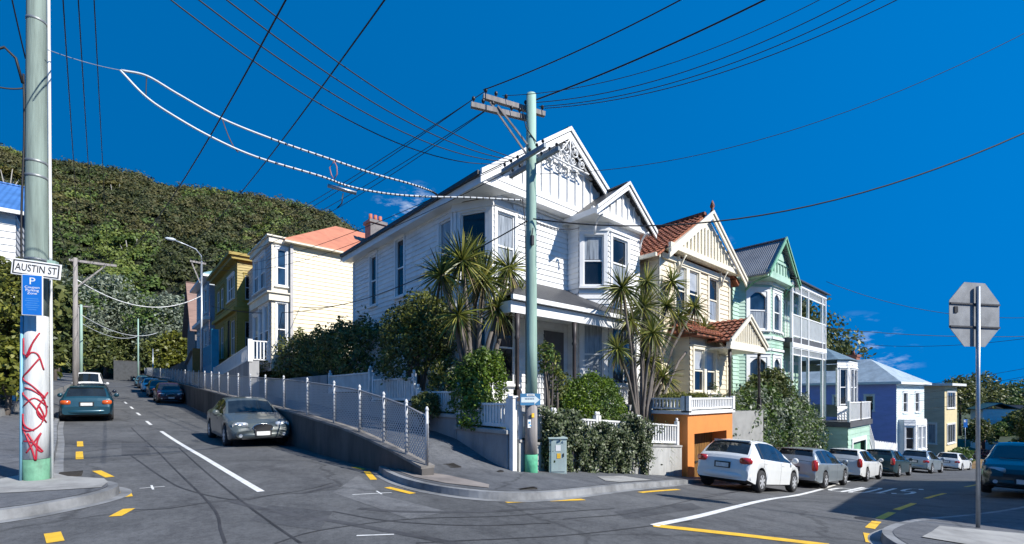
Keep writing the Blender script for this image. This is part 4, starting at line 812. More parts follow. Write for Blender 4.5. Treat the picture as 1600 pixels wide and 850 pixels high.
for a, c in zip(P, P[1:]): b.poly([a + Vector((.05, 0, .05)), c + Vector((.05, 0, .05)), c + Vector((.05, 0, .98)), a + Vector((.05, 0, .98))])
b.build('wire_netting', NET, t)
b = MB(); b.tube([P[0] + Vector((0, -.02, .0)), P[0] + Vector((0, -.02, .8)), P[0] + Vector((0, .1, .97))] + [p + Vector((0, 0, 1.0)) for p in P[1:]], .022, 6); b.build('top_rail', paint('grey pipe', (.3, .3, .31), .5, metal=.4), t)
for k, p in enumerate(P):
    b = MB(); b.lathe([(.032, -.1), (.032, 1.04), (.02, 1.05), (.042, 1.07), (.034, 1.10), (.012, 1.14)], p, 8); b.build('post', FPOST, t)
# boundary walls and picket fences of the white house, left side then front
def stepwall(label, y0, y1, zb, zt, mat=GREYC, x=6.95): return wallbox('retaining_wall', label, 'wall', x - .12, y0, zb, x + .12, y1, zt, mat, CONC)
stepwall('grey concrete wall panel at the corner left of the timber pole', 7.95, 10.0, -.3, .72)
stepwall('grey concrete wall, second step up from the corner under the picket fence', 10.02, 12.3, -.1, 1.02)
stepwall('grey concrete wall, third step up from the corner beneath the tall dark shrub', 12.32, 15.4, .3, 1.3)
stepwall('grey concrete wall, last step before the dark hedge', 15.42, 20.0, .6, 1.6)
def picket(label, a, c, z, h, gap=.11, zb=None, post=.12):
    o_ = Vector(((a[0] + c[0]) / 2, (a[1] + c[1]) / 2, z)); t = thing('picket_fence', label, 'fence', o_, 0); a = Vector((a[0], a[1], z)) - o_; c = Vector((c[0], c[1], z if zb is None else zb)) - o_; d = c - a; n = max(2, int(d.length / gap))
    b = MB(); b.bar(a + Vector((0, 0, .08)), c + Vector((0, 0, .08)), .05, .08); b.bar(a + Vector((0, 0, h - .04)), c + Vector((0, 0, h - .04)), .1, .05); b.build('rail', POSTM, t)
    s = MB()
    for k in range(1, n): p = a + d * k / n; s.box(p.x - .028, p.y - .028, p.z + .05, p.x + .028, p.y + .028, p.z + h - .06)
    s.build('pickets', POSTM, t)
    for p in (a, c): b = MB(); b.box(p.x - post / 2, p.y - post / 2, p.z - .03, p.x + post / 2, p.y + post / 2, p.z + h + .1); b.lathe([(.03, h + .1), (.055, h + .15), (.03, h + .21)], p, 8); b.build('post', POSTM, t)
    return t
picket('white picket panel on the corner wall left of the timber pole', (6.95, 8.0), (6.95, 9.95), .83, .62)
picket('white picket panel between two shrubs, one step up from the corner', (6.95, 10.1), (6.95, 12.2), 1.13, .62)
picket('white picket panel half hidden under the tall dark shrub', (6.95, 12.45), (6.95, 15.3), 1.41, .78)
picket('white picket panel nearly swallowed by the dark hedge', (6.95, 15.6), (6.95, 19.6), 1.71, .75)
b = MB(); b.box(-.065, -.065, 0, .065, .065, 1.8); b.box(-.085, -.085, 1.8, .085, .085, 1.86); o = b.build('gate_post', POSTM, None, bevel=.01, loc=(6.93, 7.85, -.25)); tag(o, 'tall white post standing at the corner of the garden wall beside the timber pole', 'post')
# the front wall: slopes down with the street
FWY = lambda x: float(np.interp(x, [7, 8.6, 11, 14.3], [7.95, 8.12, 8.12, 7.8]))
t = thing('retaining_wall', 'pale weathered concrete front wall running down to the orange garage', 'wall', (10.6, 8, 0)); b = MB(); c_ = MB(); PX = [7.1, 8, 9, 10, 11, 12, 13, 14.3]; FT = lambda x: float(np.interp(x, [7, 8, 14.4], [.55, .38, -.12]))
for x0, x1 in zip(PX, PX[1:]):
    q = lambda x, dy, z: (x - 10.6, FWY(x) - 8 + dy, z)
    b.hexa([q(x0, -.12, g(x0, 8) - .3), q(x1, -.12, g(x1, 8) - .3), q(x1, .12, g(x1, 8) - .3), q(x0, .12, g(x0, 8) - .3)], [q(x0, -.12, FT(x0)), q(x1, -.12, FT(x1)), q(x1, .12, FT(x1)), q(x0, .12, FT(x0))])
    c_.bar(q(x0, 0, FT(x0) + .03), q(x1, 0, FT(x1) + .03), .3, .06)
b.build('body', paint('pale weathered concrete', (.42, .42, .40), .85, .25, 1.1, (1, 1, .5), bmp=.3, dirt=(.18, .17, .16)), t); c_.build('coping', CONC, t)
for k, (x0, x1, lb) in enumerate(((7.2, 8.5, 'white picket panel behind the timber pole under the ivy'), (8.6, 10.3, 'white picket panel with ivy hanging over it left of the clipped bush'), (10.4, 12.2, 'white picket panel in front of the clipped round bush'), (12.3, 14.2, 'white picket panel beside the orange garage above bare wall'))):
    picket(lb, (x0, FWY(x0)), (x1, FWY(x1)), FT(x0) + .07, .68, .12, FT(x1) + .07)
# orange garage
ORG = paint('orange plaster', (.72, .25, .06), .65, .06, 1.5, bmp=.1, dirt=(.5, .17, .05))
t = thing('garage', 'flat topped orange garage with dark timber door and white balustrade on its roof', 'garage', (14.45, 7.55, -1.75)); w = Wall((0, 0), (3.45, 0)); b = MB()
b.box(0, 0, 0, .45, 2.2, 2.72); b.box(2.95, 0, 0, 3.45, 2.2, 2.72); b.box(.45, 0, 2.05, 2.95, 2.2, 2.72); b.box(.45, 2.0, 0, 2.95, 2.2, 2.05); b.build('wall', ORG, t)
b = MB(); [b.box(.47 + .125 * k, .55, 0, .47 + .125 * k + .115, .62, 2.0) for k in range(20)]; d = b.build('door', paint('weathered oiled timber', (.22, .11, .03), .55, .6, 3, (6, 6, .6), bmp=.2), t); b = MB(); b.box(1.5, .5, .9, 1.75, .55, .96); b.build('handle', IRON, d)
b = MB(); b.box(-.06, -.08, 2.72, 3.52, 2.2, 2.84); b.build('parapet', WTRIM, t); rail(t, (.02, 0), (3.42, 0), 2.84, WTRIM, .44, .13, .055, .16); rail(t, (.02, 2.1), (.02, .12), 2.84, WTRIM, .44, .13, .055, .16); rail(t, (3.42, .12), (3.42, 2.1), 2.84, WTRIM, .44, .13, .055, .16)
wallbox('retaining_wall', 'low dark stone wall behind the parked wagons under the shrubbery', 'wall', 18.0, 8.3, -3, 31.5, 8.6, -1.0, DARKC)
# white board fence in front of the blue house, planter wall further on
t = thing('board_fence', 'tall white board fence before the periwinkle blue house', 'fence', (42.7, 7.5, -4.3)); b = MB(); d_ = Vector((8.6, -1.0, 0)); n_ = 34
for k in range(n_): p0 = d_ * (k / n_ - .5); p1 = d_ * ((k + .93) / n_ - .5); z1 = 2.9 - .9 * k / n_ + .06 * (k % 2); b.hexa([p0 - Vector((.0, .03, .5)), p1 - Vector((.0, .03, .5)), p1 + Vector((0, .03, -.5)), p0 + Vector((0, .03, -.5))], [p0 + Vector((0, -.03, z1)), p1 + Vector((0, -.03, z1)), p1 + Vector((0, .03, z1)), p0 + Vector((0, .03, z1))])
b.build('boards', POSTM, t); b = MB(); b.bar(d_ * -.5 + Vector((0, .08, 2.0)), d_ * .5 + Vector((0, .08, 1.2)), .08, .08); b.build('rail', POSTM, t)
t = thing('planter_wall', 'brown timber sleeper planter wall with flowers before the tan house', 'planter', (63, 3.2, -7)); b = MB(); [b.bar((-5.5, .9, .2 + .3 * k), (5, -1.2, .2 + .3 * k), .2, .27) for k in range(8)]; b.build('sleepers', paint('brown sleepers', (.20, .13, .06), .8, .3, 2), t)
wallbox('retaining_wall', 'pale yellow rendered wall at the bend of the street', 'wall', 69, .2, -7.5, 80, .6, -4.6, BUTTER)
wallbox('shed', 'dark grey concrete portal closing the end of the tree lined street', 'building', .2, 118, 3, 4.2, 121, 8.3, paint('dark portal', (.06, .065, .07), .8, .2), DARKC)

# the house across the street whose shadow falls on the road at the right (just outside the picture)
A = thing('weatherboard_house', 'cream two storey house across the street whose shadow lies on the road at right', 'house', (13.7, -4.1, -1.6)); b = MB(); Wall((20, 0), (0, 0)).boards(b, 0, 20, 0, 6.3); Wall((0, 0), (0, -9)).boards(b, 0, 9, 0, 6.3); b.box(.02, -9, -3, 20, -.02, 6.3); b.build('wall', CREAM, A); hip_roof(A, -.5, 20.5, -9.5, .5, 6.3, 8.6, SLATE, 4)

# cabinet on the footpath
p = ground_at(870, 747); t = thing('service_cabinet', 'pale green metal service cabinet standing before the ivy wall', 'cabinet', (p.x, p.y, g(p.x, p.y) + .13), R_(-38))
CAB = paint('pale green cabinet', (.36, .45, .44), .5, .12, 2, dirt=(.3, .33, .32)); b = MB(); b.box(-.21, -.19, 0, .21, .19, .84); b.box(-.235, -.215, .84, .235, .215, .88); b.build('body', CAB, t, bevel=.01)
b = MB(); b.box(-.17, -.205, .06, .17, -.192, .80); d = b.build('door', CAB, t, bevel=.004); b = MB(); b.box(-.06, -.212, .56, .06, -.206, .70); b.build('notice', WTRIM, d); b = MB(); b.box(-.03, -.212, .38, .06, -.206, .5); b.build('warning_sticker', YE, d); b = MB(); b.box(.12, -.225, .42, .14, -.206, .5); b.build('handle', IRON, d)
# grates and lids
for (px, py, w, l, lb) in ((110, 742, .32, .55, 'iron storm grate in the gutter at the left kerb'), (818, 777, .5, .12, 'storm drain slot in the kerb below the timber pole'), (706, 742, .3, .3, 'square iron lid in the sloping footpath at the fence end')):
    p = ground_at(px, py) if px != 706 else on_x(706, 742, 5.6); b = MB(); n = 6
    b.box(-w / 2, -l / 2, -.04, w / 2, -l / 2 + .03, 0); b.box(-w / 2, l / 2 - .03, -.04, w / 2, l / 2, 0)
    for k in range(n + 1): yy = -l / 2 + .03 + (l - .06) * k / n; b.box(-w / 2, yy - .012, -.04, w / 2, yy + .012, -.003)
    b.box(-w / 2, -l / 2 + .03, -.06, w / 2, l / 2 - .03, -.042); zz = g(p.x, p.y) + .03 if px != 706 else zfp(p.y) + .05
    if px == 818: zz += .115
    o = b.build('storm_grate', IRON, None, loc=(p.x, p.y, zz)); o.rotation_euler.z = R_(-8) if px == 818 else 0; o.rotation_euler.x = math.atan2(RMP(Vector((p.x, p.y + .2, 0))) - RMP(Vector((p.x, p.y - .2, 0))), .4) if px == 706 else 0; o.location.z = RMP(p) + .012 if px == 706 else o.location.z; tag(o, lb, 'grate')
p = on_x(772, 736, 6.4); b = MB(); b.lathe([(.22, -.05), (.22, 0), (.2, .005)], (0, 0, 0), 24); o = b.build('manhole_cover', IRON, None, loc=(p.x, p.y, g(p.x, p.y) + .15)); tag(o, 'round iron manhole cover in the footpath left of the timber pole', 'manhole cover')
# ================================================================== cars
RUB = paint('tyre rubber', (.022, .022, .024), .8, .2, 6); UNDER = paint('underbody black', (.012, .012, .013), .8, .1); BLK = paint('black plastic', (.02, .02, .022), .5, .1)
ALLOY = paint('wheel alloy', (.52, .53, .55), .35, .08, metal=.25); CARGL = glassmat('car glass', (.015, .02, .024), .03, .5); REDL = paint('red tail lamp', (.45, .02, .015), .2, .2, coat=1); ORL = paint('amber red tail lamp', (.60, .10, .015), .2, .2, coat=1); CLRL = paint('clear head lamp', (.55, .58, .60), .15, .08, 3, bmp=0, metal=.3, coat=1); PLATE = paint('number plate', (.68, .68, .66), .5, .15, 14); CHROME = paint('chrome', (.6, .6, .62), .15, .05, metal=1)
def carpaint(name, c, metal=.25): return paint(name, c, .34, .05, 1.5, bmp=0, metal=metal, coat=.6)
SHAPES = {   # x from tail (0) to nose (1): roofline, shoulder line; heights in metres
 'hatch': dict(L=4.0, W=1.70, H=1.47, top=[(0, .62), (.012, .86), (.03, .97), (.09, 1.26), (.135, 1.41), (.22, 1.46), (.38, 1.47), (.50, 1.43), (.56, 1.36), (.74, .965), (.80, .92), (.90, .82), (.965, .70), (.99, .6), (1, .52)], belt=[(0, .6), (.03, .93), (.12, .955), (.5, .91), (.74, .90), (.9, .78), (1, .5)], roofx=(.14, .55), wheels=(.18, .815), R=.31, cowl=.745),
 'fivedoor': dict(L=4.2, W=1.70, H=1.49, top=[(0, .60), (.012, .88), (.025, .97), (.10, 1.27), (.15, 1.42), (.24, 1.48), (.40, 1.49), (.52, 1.45), (.60, 1.34), (.785, .99), (.83, .95), (.91, .84), (.965, .72), (.99, .6), (1, .52)], belt=[(0, .6), (.03, .95), (.12, .965), (.5, .93), (.78, .915), (.9, .79), (1, .5)], roofx=(.155, .56), wheels=(.175, .82), R=.32, cowl=.79),
 'wagon': dict(L=4.6, W=1.76, H=1.50, top=[(0, .60), (.01, .90), (.02, 1.0), (.06, 1.34), (.085, 1.44), (.16, 1.49), (.36, 1.50), (.50, 1.44), (.56, 1.36), (.73, .985), (.78, .945), (.9, .84), (.965, .72), (.99, .6), (1, .5)], belt=[(0, .6), (.03, .98), (.12, .97), (.5, .93), (.73, .92), (.9, .8), (1, .5)], roofx=(.09, .55), wheels=(.205, .81), R=.32, cowl=.735),
 'sedan': dict(L=4.6, W=1.76, H=1.44, top=[(0, .62), (.012, .90), (.05, 1.0), (.13, 1.03), (.17, 1.05), (.28, 1.36), (.36, 1.43), (.45, 1.44), (.53, 1.40), (.57, 1.33), (.72, .965), (.77, .925), (.9, .80), (.965, .69), (.99, .58), (1, .5)], belt=[(0, .6), (.05, .94), (.17, .95), (.5, .91), (.72, .895), (.9, .75), (1, .48)], roofx=(.30, .55), wheels=(.20, .81), R=.32, cowl=.725),
 'van': dict(L=4.7, W=1.70, H=1.98, top=[(0, .6), (.008, 1.1), (.015, 1.35), (.03, 1.85), (.06, 1.95), (.3, 1.98), (.6, 1.97), (.72, 1.93), (.78, 1.82), (.93, 1.13), (.97, .95), (.99, .7), (1, .5)], belt=[(0, .6), (.02, 1.15), (.5, 1.12), (.9, 1.05), (1, .5)], roofx=(.05, .76), wheels=(.2, .84), R=.32, cowl=.93)}
def car(kind, name, label, col, loc, head, group, lights='red', scale=1.0, detail=True, lampz=None, grille='oval', spokes=6, cat='car', trim=None):
    S = SHAPES[kind]; L, W, R = S['L'], S['W'], S['R']; t = thing(name, label, cat, loc, head, group); t.scale = (scale,) * 3
    P = carpaint(*col) if isinstance(col, tuple) else col
    fx = lambda f: (f - .5) * L
    wx = [fx(f) for f in S['wheels']]; ztop = lambda x: float(np.interp(x / L + .5, *zip(*S['top']))); zb_ = lambda x: min(float(np.interp(x / L + .5, *zip(*S['belt']))), ztop(x) - .02)
    st = set(np.linspace(-L / 2, L / 2, 47)) | {fx(f) for f, _ in S['top']} | {-L / 2 + .03, L / 2 - .03}
    for w in wx:
        for k in range(-8, 9): st.add(w + (R + .055) * math.sin(k * math.pi / 16))
    r0, r1 = S['roofx']; f_door = (fx(.5), fx(r1 + .145 if kind != 'van' else .9)); bp = fx((S['wheels'][0] + S['wheels'][1]) / 2 + .02)
    seams = [bp, fx(S['cowl'] - .02), wx[0] + .12]
    for s in seams: st |= {s - .009, s + .009}
    st = sorted(st); xs_ = [st[0]]
    for x in st[1:]:
        if x - xs_[-1] > .004: xs_.append(x)
    def zlo(x):
        z = .21 + .10 * max(0, abs(x) / (L / 2) - .86) / .14
        for w in wx:
            d = abs(x - w)
            if d < R + .055: z = max(z, R + math.sqrt(max(0, (R + .055) ** 2 - d * d)) * .98)
        return z
    def hw(x):
        f = abs(x) / (L / 2); h = W / 2
        return h * (1 - .035 * f ** 2 - (.17 if x > 0 else .11) * max(0, (f - .78) / .22) ** 2.4)
    rings = []; v = MB().v; body = MB(); parts = {}
    def mb(n): return parts.setdefault(n, MB())
    def ring(x):
        zl, zb, zt, h = zlo(x), zb_(x), ztop(x), hw(x); gl = zt - zb > .12; zb = max(zb, zl + .05); zt = max(zt, zb + .015)
        k = min(1, max(0, (zt - zb) / .5)); ht = h * (.90 - .20 * k); 
        half = [(0, zl), (h * .90, zl), (h * .97, zl + .03), (h * .99, zl + (zb - zl) * .3), (h, zl + (zb - zl) * .62), (h * .985, zb - .035), (h * .955, zb), (h * .955 + (ht - h * .955) * .5, zb + (zt - zb) * .47), (ht, zt - .05 * k - .006), (ht * .90, zt - .012 * k), (ht * .5, zt + .016), (0, zt + .022)]
        return [Vector((x, y, z)) for y, z in half] + [Vector((x, -y, z)) for y, z in half[-2:0:-1]]
    RG = [ring(x) for x in xs_]; n = len(RG[0]); H_ = 11
    def put(m, pts, sm=True, mt=0): m.poly(pts, mt, sm)
    rear0 = fx(S['top'][2][0]) if kind != 'sedan' else fx(.17)
    for a, c, xa, xc in zip(RG, RG[1:], xs_, xs_[1:]):
        xm = (xa + xc) / 2; fr = xm / L + .5; seam = any(abs(xm - s) < .0085 for s in seams)
        for j in range(n):
            k = j if j < H_ else n - 1 - j; side = 'L' if j < H_ else 'R'; q = [a[j], c[j], c[(j + 1) % n], a[(j + 1) % n]][::-1]
            cab = ztop(xm) - zb_(xm)
            tgt, mt = body, 0
            if k == 0: mt = 1
            elif k in (1,) : mt = 2 if trim is None else 0
            elif k in (6, 7) and cab > .16 and r0 - .075 < fr < S['cowl'] - .012 and not (r0 - .0 > fr):
                pill = min(abs(xm - bp), abs(xm - (wx[0] + .12))) < .035
                if not pill and not (k == 7 and cab < .3): tgt = mb('side_window' + side + ('f' if xm > bp else 'r' if xm > wx[0] + .12 else 'q'))
                elif pill: mt = 2
            elif k in (9, 10) and r1 + .012 < fr < S['cowl'] - .012: tgt = mb('windshield')
            elif k in (8, 9, 10) and (fx(r0 - .01) > xm) and cab > .13 and xm > rear0: tgt = mb('rear_window') if k > 8 else body
            elif k in (2, 3, 4, 5):
                if seam: mt = 2
                elif bp < xm < seams[1]: tgt = mb('door' + side + 'f')
                elif wx[0] + .12 < xm < bp: tgt = mb('door' + side + 'r')
            put(tgt, q, True, mt)
    body.poly(RG[0][::-1] if False else RG[0], 0); body.poly(RG[-1][::-1], 0)
    if kind in ('hatch', 'fivedoor', 'wagon'):                     # wing-shaped spoiler lip over the rear window
        body.bar((fx(r0) - .02, -W * .31, ztop(fx(r0)) + .012), (fx(r0) - .02, W * .31, ztop(fx(r0)) + .012), .16, .025)
    o = body.build('body', [P, UNDER, BLK], t); o.data.set_sharp_from_angle(angle=R_(38)) if hasattr(o.data, 'set_sharp_from_angle') else None
    for k, m in parts.items():
        nm = 'side_window' if k.startswith('side') else 'door' if k.startswith('door') else k; d = m.build(nm, [P, UNDER, BLK] if nm == 'door' else CARGL, t)
        if nm == 'door' and detail:
            y = (1 if 'L' in k else -1); xh = (bp + .16) if k.endswith('f') else seams[2] + .14; hb = MB(); zz = zb_(xh) - .13; hb.box(xh - .09, y * hw(xh) * .99 - .014, zz, xh + .09, y * hw(xh) * .99 + .022, zz + .032); hb.build('door_handle', P if trim is None else BLK, d, bevel=.008)
    # wheels
    for w in wx:
        for y in (1, -1):
            c = MB(); yy = y * (W / 2 - .105); c.lathe([(R * .60, -.095), (R * .93, -.10), (R, -.06), (R, .06), (R * .93, .10), (R * .60, .095)], (w, yy, R), 22, axis='y'); wo = c.build('wheel', RUB, t)
            c = MB(); e = yy + y * .082; c.lathe([(R * .66, -y * .02), (R * .66, y * .012), (R * .58, y * .014), (R * .55, -y * .015)], (w, e, R), 22, axis='y')
            for s in range(spokes):
                a = 2 * math.pi * s / spokes + .3; c.bar((w + R * .1 * math.cos(a), e + y * .006, R + R * .1 * math.sin(a)), (w + R * .6 * math.cos(a), e + y * .004, R + R * .6 * math.sin(a)), .025, .062 if spokes < 8 else .035, up=(-math.sin(a), 0, math.cos(a)))
            c.lathe([(R * .17, -y * .01), (R * .15, y * .018)], (w, e, R), 10, axis='y'); c.build('rim', ALLOY, wo)
            c = MB(); c.lathe([(R * .58, -y * .03), (R * .58, -y * .022)], (w, e, R), 18, axis='y'); c.build('brake_disc', BLK, wo)
    # lamps, plates, mirrors, bumpers
    xr, xf = -L / 2, L / 2
    def lamp(nm, x, y, z, dx, dy, dz, mt, rx=0):
        """rounded lens that wraps round a corner of the body"""
        m = MB(); N = 12; A_ = []
        for q in range(N): a = 2 * math.pi * q / N; ca, sa = math.cos(a), math.sin(a); e = .55; A_.append((math.copysign(abs(ca) ** e, ca) * dy, math.copysign(abs(sa) ** e, sa) * dz))
        s = 1 if x > 0 else -1; f0 = [m.vert((x - s * .10 - s * abs(yy + y) * 0, y + yy, z + zz)) for yy, zz in A_]; f1 = [m.vert((x + s * (dx - rx * (abs(y + yy) - abs(y) + dy)), y + yy * .94, z + zz * .92)) for yy, zz in A_]
        for q in range(N): m.face((f0[q], f0[(q + 1) % N], f1[(q + 1) % N], f1[q]), 0, True)
        m.face(f1, 0, True); return m.build(nm, mt, t)
    tl = {'red': REDL, 'amber': ORL}[lights]; zt_ = lampz or zb_(fx(.03)) - .17
    tall = kind == 'wagon'
    for y in (1, -1):
        lamp('taillight', xr + .01, y * W * (.405 if tall else .37), zt_ + (.06 if tall else 0), .016, W * (.055 if tall else .095), .22 if tall else .095, tl, rx=.16)
        lamp('headlight', xf - .085, y * W * .325, .67 if kind != 'van' else .8, .05, W * .115, .085, CLRL, rx=.48)
        m = MB(); xm_ = fx(S['cowl'] - .055); m.lathe([(.03, -.05), (.085, -.04), (.10, .0), (.085, .05), (.03, .06)], (xm_, y * (hw(xm_) + .10), zb_(xm_) + .09), 10, axis='x'); m.bar((xm_, y * (hw(xm_) - .05), zb_(xm_) + .04), (xm_, y * (hw(xm_) + .06), zb_(xm_) + .07), .05, .04); m.build('mirror', P if trim is None else BLK, t)
        m = MB(); m.lathe([(.055, 0), (.05, .02)], (xf - .015, y * W * .33, .37), 10, axis='x'); m.build('fog_lamp', CLRL if kind != 'wagon' else BLK, t)
    for (nm, x, s) in (('rear', xr, -1), ('front', xf, 1)):
        m = MB(); pz = (.70 if kind not in ('hatch',) else .73) if s < 0 else .42; e_ = .016 if s < 0 else .066; q0, q1 = sorted((x + s * (e_ - .03), x + s * (e_ + .010))); m.box(q0, -.18, pz - .06, q1, .18, pz + .06); lp_ = m.build('license_plate', PLATE, t); m = MB(); q0, q1 = sorted((x + s * (e_ - .06), x + s * e_)); m.box(q0, -.225, pz - .085, q1, .225, pz + .095); m.build('plate_holder', BLK, lp_)
        m = MB(); w2 = hw(x) * .97; zc = .42 if s < 0 else .36
        pts = [(x - s * .13 * (abs(f) ** 3), f * hw(x - s * .13 * abs(f) ** 3) * .985, zc) for f in (-1, -.85, -.6, -.3, 0, .3, .6, .85, 1)]
        pq = [(x - s * .13 * (abs(f) ** 3), f * hw(x - s * .13 * abs(f) ** 3) * .965, zc) for f in np.linspace(-1, 1, 17)]; k0 = len(m.v); m.tube(pq, .06, 10); m.v = [(v_[0], v_[1], zc + (v_[2] - zc) * 1.5) for v_ in m.v]
        m.build('bumper', P if trim is None else trim, t)
    m = MB()
    if grille == 'oval': m.lathe([(.02, -.02), (.11, .005), (.115, .012)], (0, 0, 0), 20, axis='x'); m.v = [(v_[0] + xf + .0, v_[1] * 2.3, v_[2] + .585) for v_ in m.v]
    else: m.box(xf - .03, -.42, .52, xf + .006, .42, .60)
    gr = m.build('grille', BLK, t)
    if grille == 'oval':
        m = MB(); m.tube([(xf + .012, .265 * math.cos(a * math.pi / 12), .585 + .12 * math.sin(a * math.pi / 12)) for a in range(25)], .012, 5); m.build('grille_ring', CHROME, gr)
    m = MB(); m.box(xf - .08, -.55, .26, xf + .001, .55, .335); m.build('air_intake', BLK, t)
    m = MB(); zwz = ztop(fx(.055)) if kind != 'van' else 1.3; m.tube([(fx(S['cowl']) + .02, -.5, ztop(fx(S['cowl'])) + .035), (fx(S['cowl']) + .01, .1, ztop(fx(S['cowl'])) + .05)], .012, 5); m.build('wiper', BLK, t)
    return t
def park(px, py, Y=None):
    p = ground_at(px, py); return p
def slope_set(t, axis):                                          # tilt a parked car with the street
    e = 1.3; c = t.location; d = Vector((math.cos(t.rotation_euler.z), math.sin(t.rotation_euler.z))); za = g(c.x + d.x * e, c.y + d.y * e); zb = g(c.x - d.x * e, c.y - d.y * e)
    t.location.z = (za + zb) / 2 + .012; t.rotation_euler.y = -math.atan2(za - zb, 2 * e); return t
GR_R = 'cars parked nose to tail down the right-hand street'; GR_L = 'cars parked up the left-hand street'
N_ = R_(90)
slope_set(car('hatch', 'hatchback', 'teal hatchback with orange tail lamps, parked at the left kerb', ('teal car paint', (.008, .055, .085), .3), (-.82, 28.6, 0), N_, GR_L, 'amber', 1.03, lampz=.80), 1)
slope_set(car('hatch', 'hatchback', 'dark blue hatchback mostly hidden ahead of the teal hatchback', ('navy car paint', (.01, .018, .04), .3), (-.85, 34.4, 0), N_, GR_L, 'red', 1.0), 1)
slope_set(car('van', 'van', 'white van with dark rear window, parked ahead at left kerb', ('white van paint', (.74, .75, .76), .0), (-1.2, 44.5, 0), N_, GR_L, cat='van'), 1)
def oncoming(px, py, kind, label, col, ang=-90, **k):
    p = ground_at(px, py); return slope_set(car(kind, 'sedan' if kind == 'sedan' else 'hatchback', label, col, (p.x, p.y, 0), R_(ang), GR_L, **k), 1)
slope_set(car('sedan', 'sedan', 'silver grey sedan with chrome oval grille, nearest against the stained wall', ('silver grey car paint', (.08, .095, .092), .1), (3.4, 17.5, 0), R_(-90), GR_L, spokes=7), 1)
slope_set(car('hatch', 'hatchback', 'maroon hatchback facing downhill against the stained wall', ('maroon car paint', (.05, .012, .018), .3), (3.25, 43.5, 0), R_(-90), GR_L), 1)
slope_set(car('wagon', 'station_wagon', 'black car facing downhill behind the maroon hatchback', ('black car paint', (.008, .008, .009), .2), (3.25, 52.5, 0), R_(-90), GR_L), 1)
slope_set(car('sedan', 'sedan', 'white sedan facing downhill far up by the wall', ('white car paint', (.72, .73, .72), .0), (3.25, 64, 0), R_(-90), GR_L, detail=False), 1)
slope_set(car('hatch', 'hatchback', 'dark grey hatchback facing downhill behind the white sedan', ('charcoal car paint', (.03, .032, .035), .4), (3.25, 74, 0), R_(-90), GR_L, detail=False), 1)
slope_set(car('hatch', 'hatchback', 'pale teal hatchback, farthest car up the street', ('pale teal car paint', (.08, .20, .24), .3), (3.25, 84, 0), R_(-90), GR_L, detail=False), 1)
# right-hand street, tails towards us
def row(x, y, ang, *a, **k): return slope_set(car(*a[:3], a[3], (x, y, 0), R_(ang), GR_R, **k), 0)
row(15.3, 5.9, 0, 'fivedoor', 'hatchback', 'white five door hatchback beside the orange garage', ('white car paint', (.72, .73, .72), .0), spokes=7, lampz=.86)
row(22.0, 6.05, 0, 'wagon', 'station_wagon', 'silver station wagon right behind the white hatchback', ('silver car paint', (.34, .38, .40), .5), spokes=5)
row(28.6, 6.0, 0, 'wagon', 'station_wagon', 'white station wagon before the green garage', ('white car paint', (.72, .73, .72), .0), lights='red')
row(35.3, 5.75, -2, 'wagon', 'station_wagon', 'dark teal station wagon in front of the white board fence', ('dark teal car paint', (.012, .045, .055), .3))
row(44.0, 5.2, -5, 'hatch', 'hatchback', 'silver blue hatchback below the pale bay of the blue house', ('silver blue car paint', (.30, .36, .40), .5), scale=1.05)
row(53.5, 4.3, -7, 'hatch', 'hatchback', 'white hatchback farthest down the street by the planter', ('white car paint', (.72, .73, .72), .0), scale=1.0)
row(45.6, 7.6, -7, 'sedan', 'sedan', 'black car tucked in behind the parked row at the fence', ('black car paint', (.008, .008, .009), .2), detail=False)
slope_set(car('hatch', 'hatchback', 'dark grey green hatchback facing us, cut off by the right edge', ('dark grey green car paint', (.012, .024, .026), .3), (22.1, .1, 0), R_(181), None, scale=1.12, grille='slot'), 0)
# ================================================================== plants
NP = np.random.default_rng(11)
LEAF = dict(
    dark=leafmat('dark shrub leaves', [(0.039, 0.055, 0.017), (0.073, 0.098, 0.029), (0.122, 0.146, 0.044), (0.232, 0.244, 0.079)]),
    olive=leafmat('olive shrub leaves', [(0.049, 0.061, 0.017), (0.098, 0.116, 0.024), (0.171, 0.189, 0.037), (0.293, 0.293, 0.055)]),
    bright=leafmat('bright clipped leaves', [(.035, .07, .010), (.07, .13, .014), (.13, .21, .02), (.24, .32, .035)]),
    mid=leafmat('mid green leaves', [(0.037, 0.073, 0.020), (0.067, 0.122, 0.029), (0.116, 0.189, 0.044), (0.207, 0.268, 0.073)]),
    ivy=leafmat('ivy leaves', [(0.027, 0.044, 0.018), (0.055, 0.079, 0.029), (0.091, 0.120, 0.044), (0.317, 0.342, 0.232)]),
    grey=leafmat('silvery leaves', [(0.085, 0.110, 0.073), (0.159, 0.189, 0.134), (0.244, 0.281, 0.207), (0.390, 0.439, 0.342)]),
    yellow=leafmat('yellow green leaves', [(.05, .06, .01), (.10, .115, .016), (.18, .19, .025), (.28, .27, .05)]),
    cab=paint('cabbage tree bark', (.15, .13, .115), .9, .35, 5, (1, 1, .4), bmp=.5),
    bark=paint('bark', (.12, .10, .085), .9, .35, 4, (1, 1, .3), bmp=.5), pale=paint('pale bark', (.34, .32, .29), .85, .25, 4, (1, 1, .3), bmp=.4))
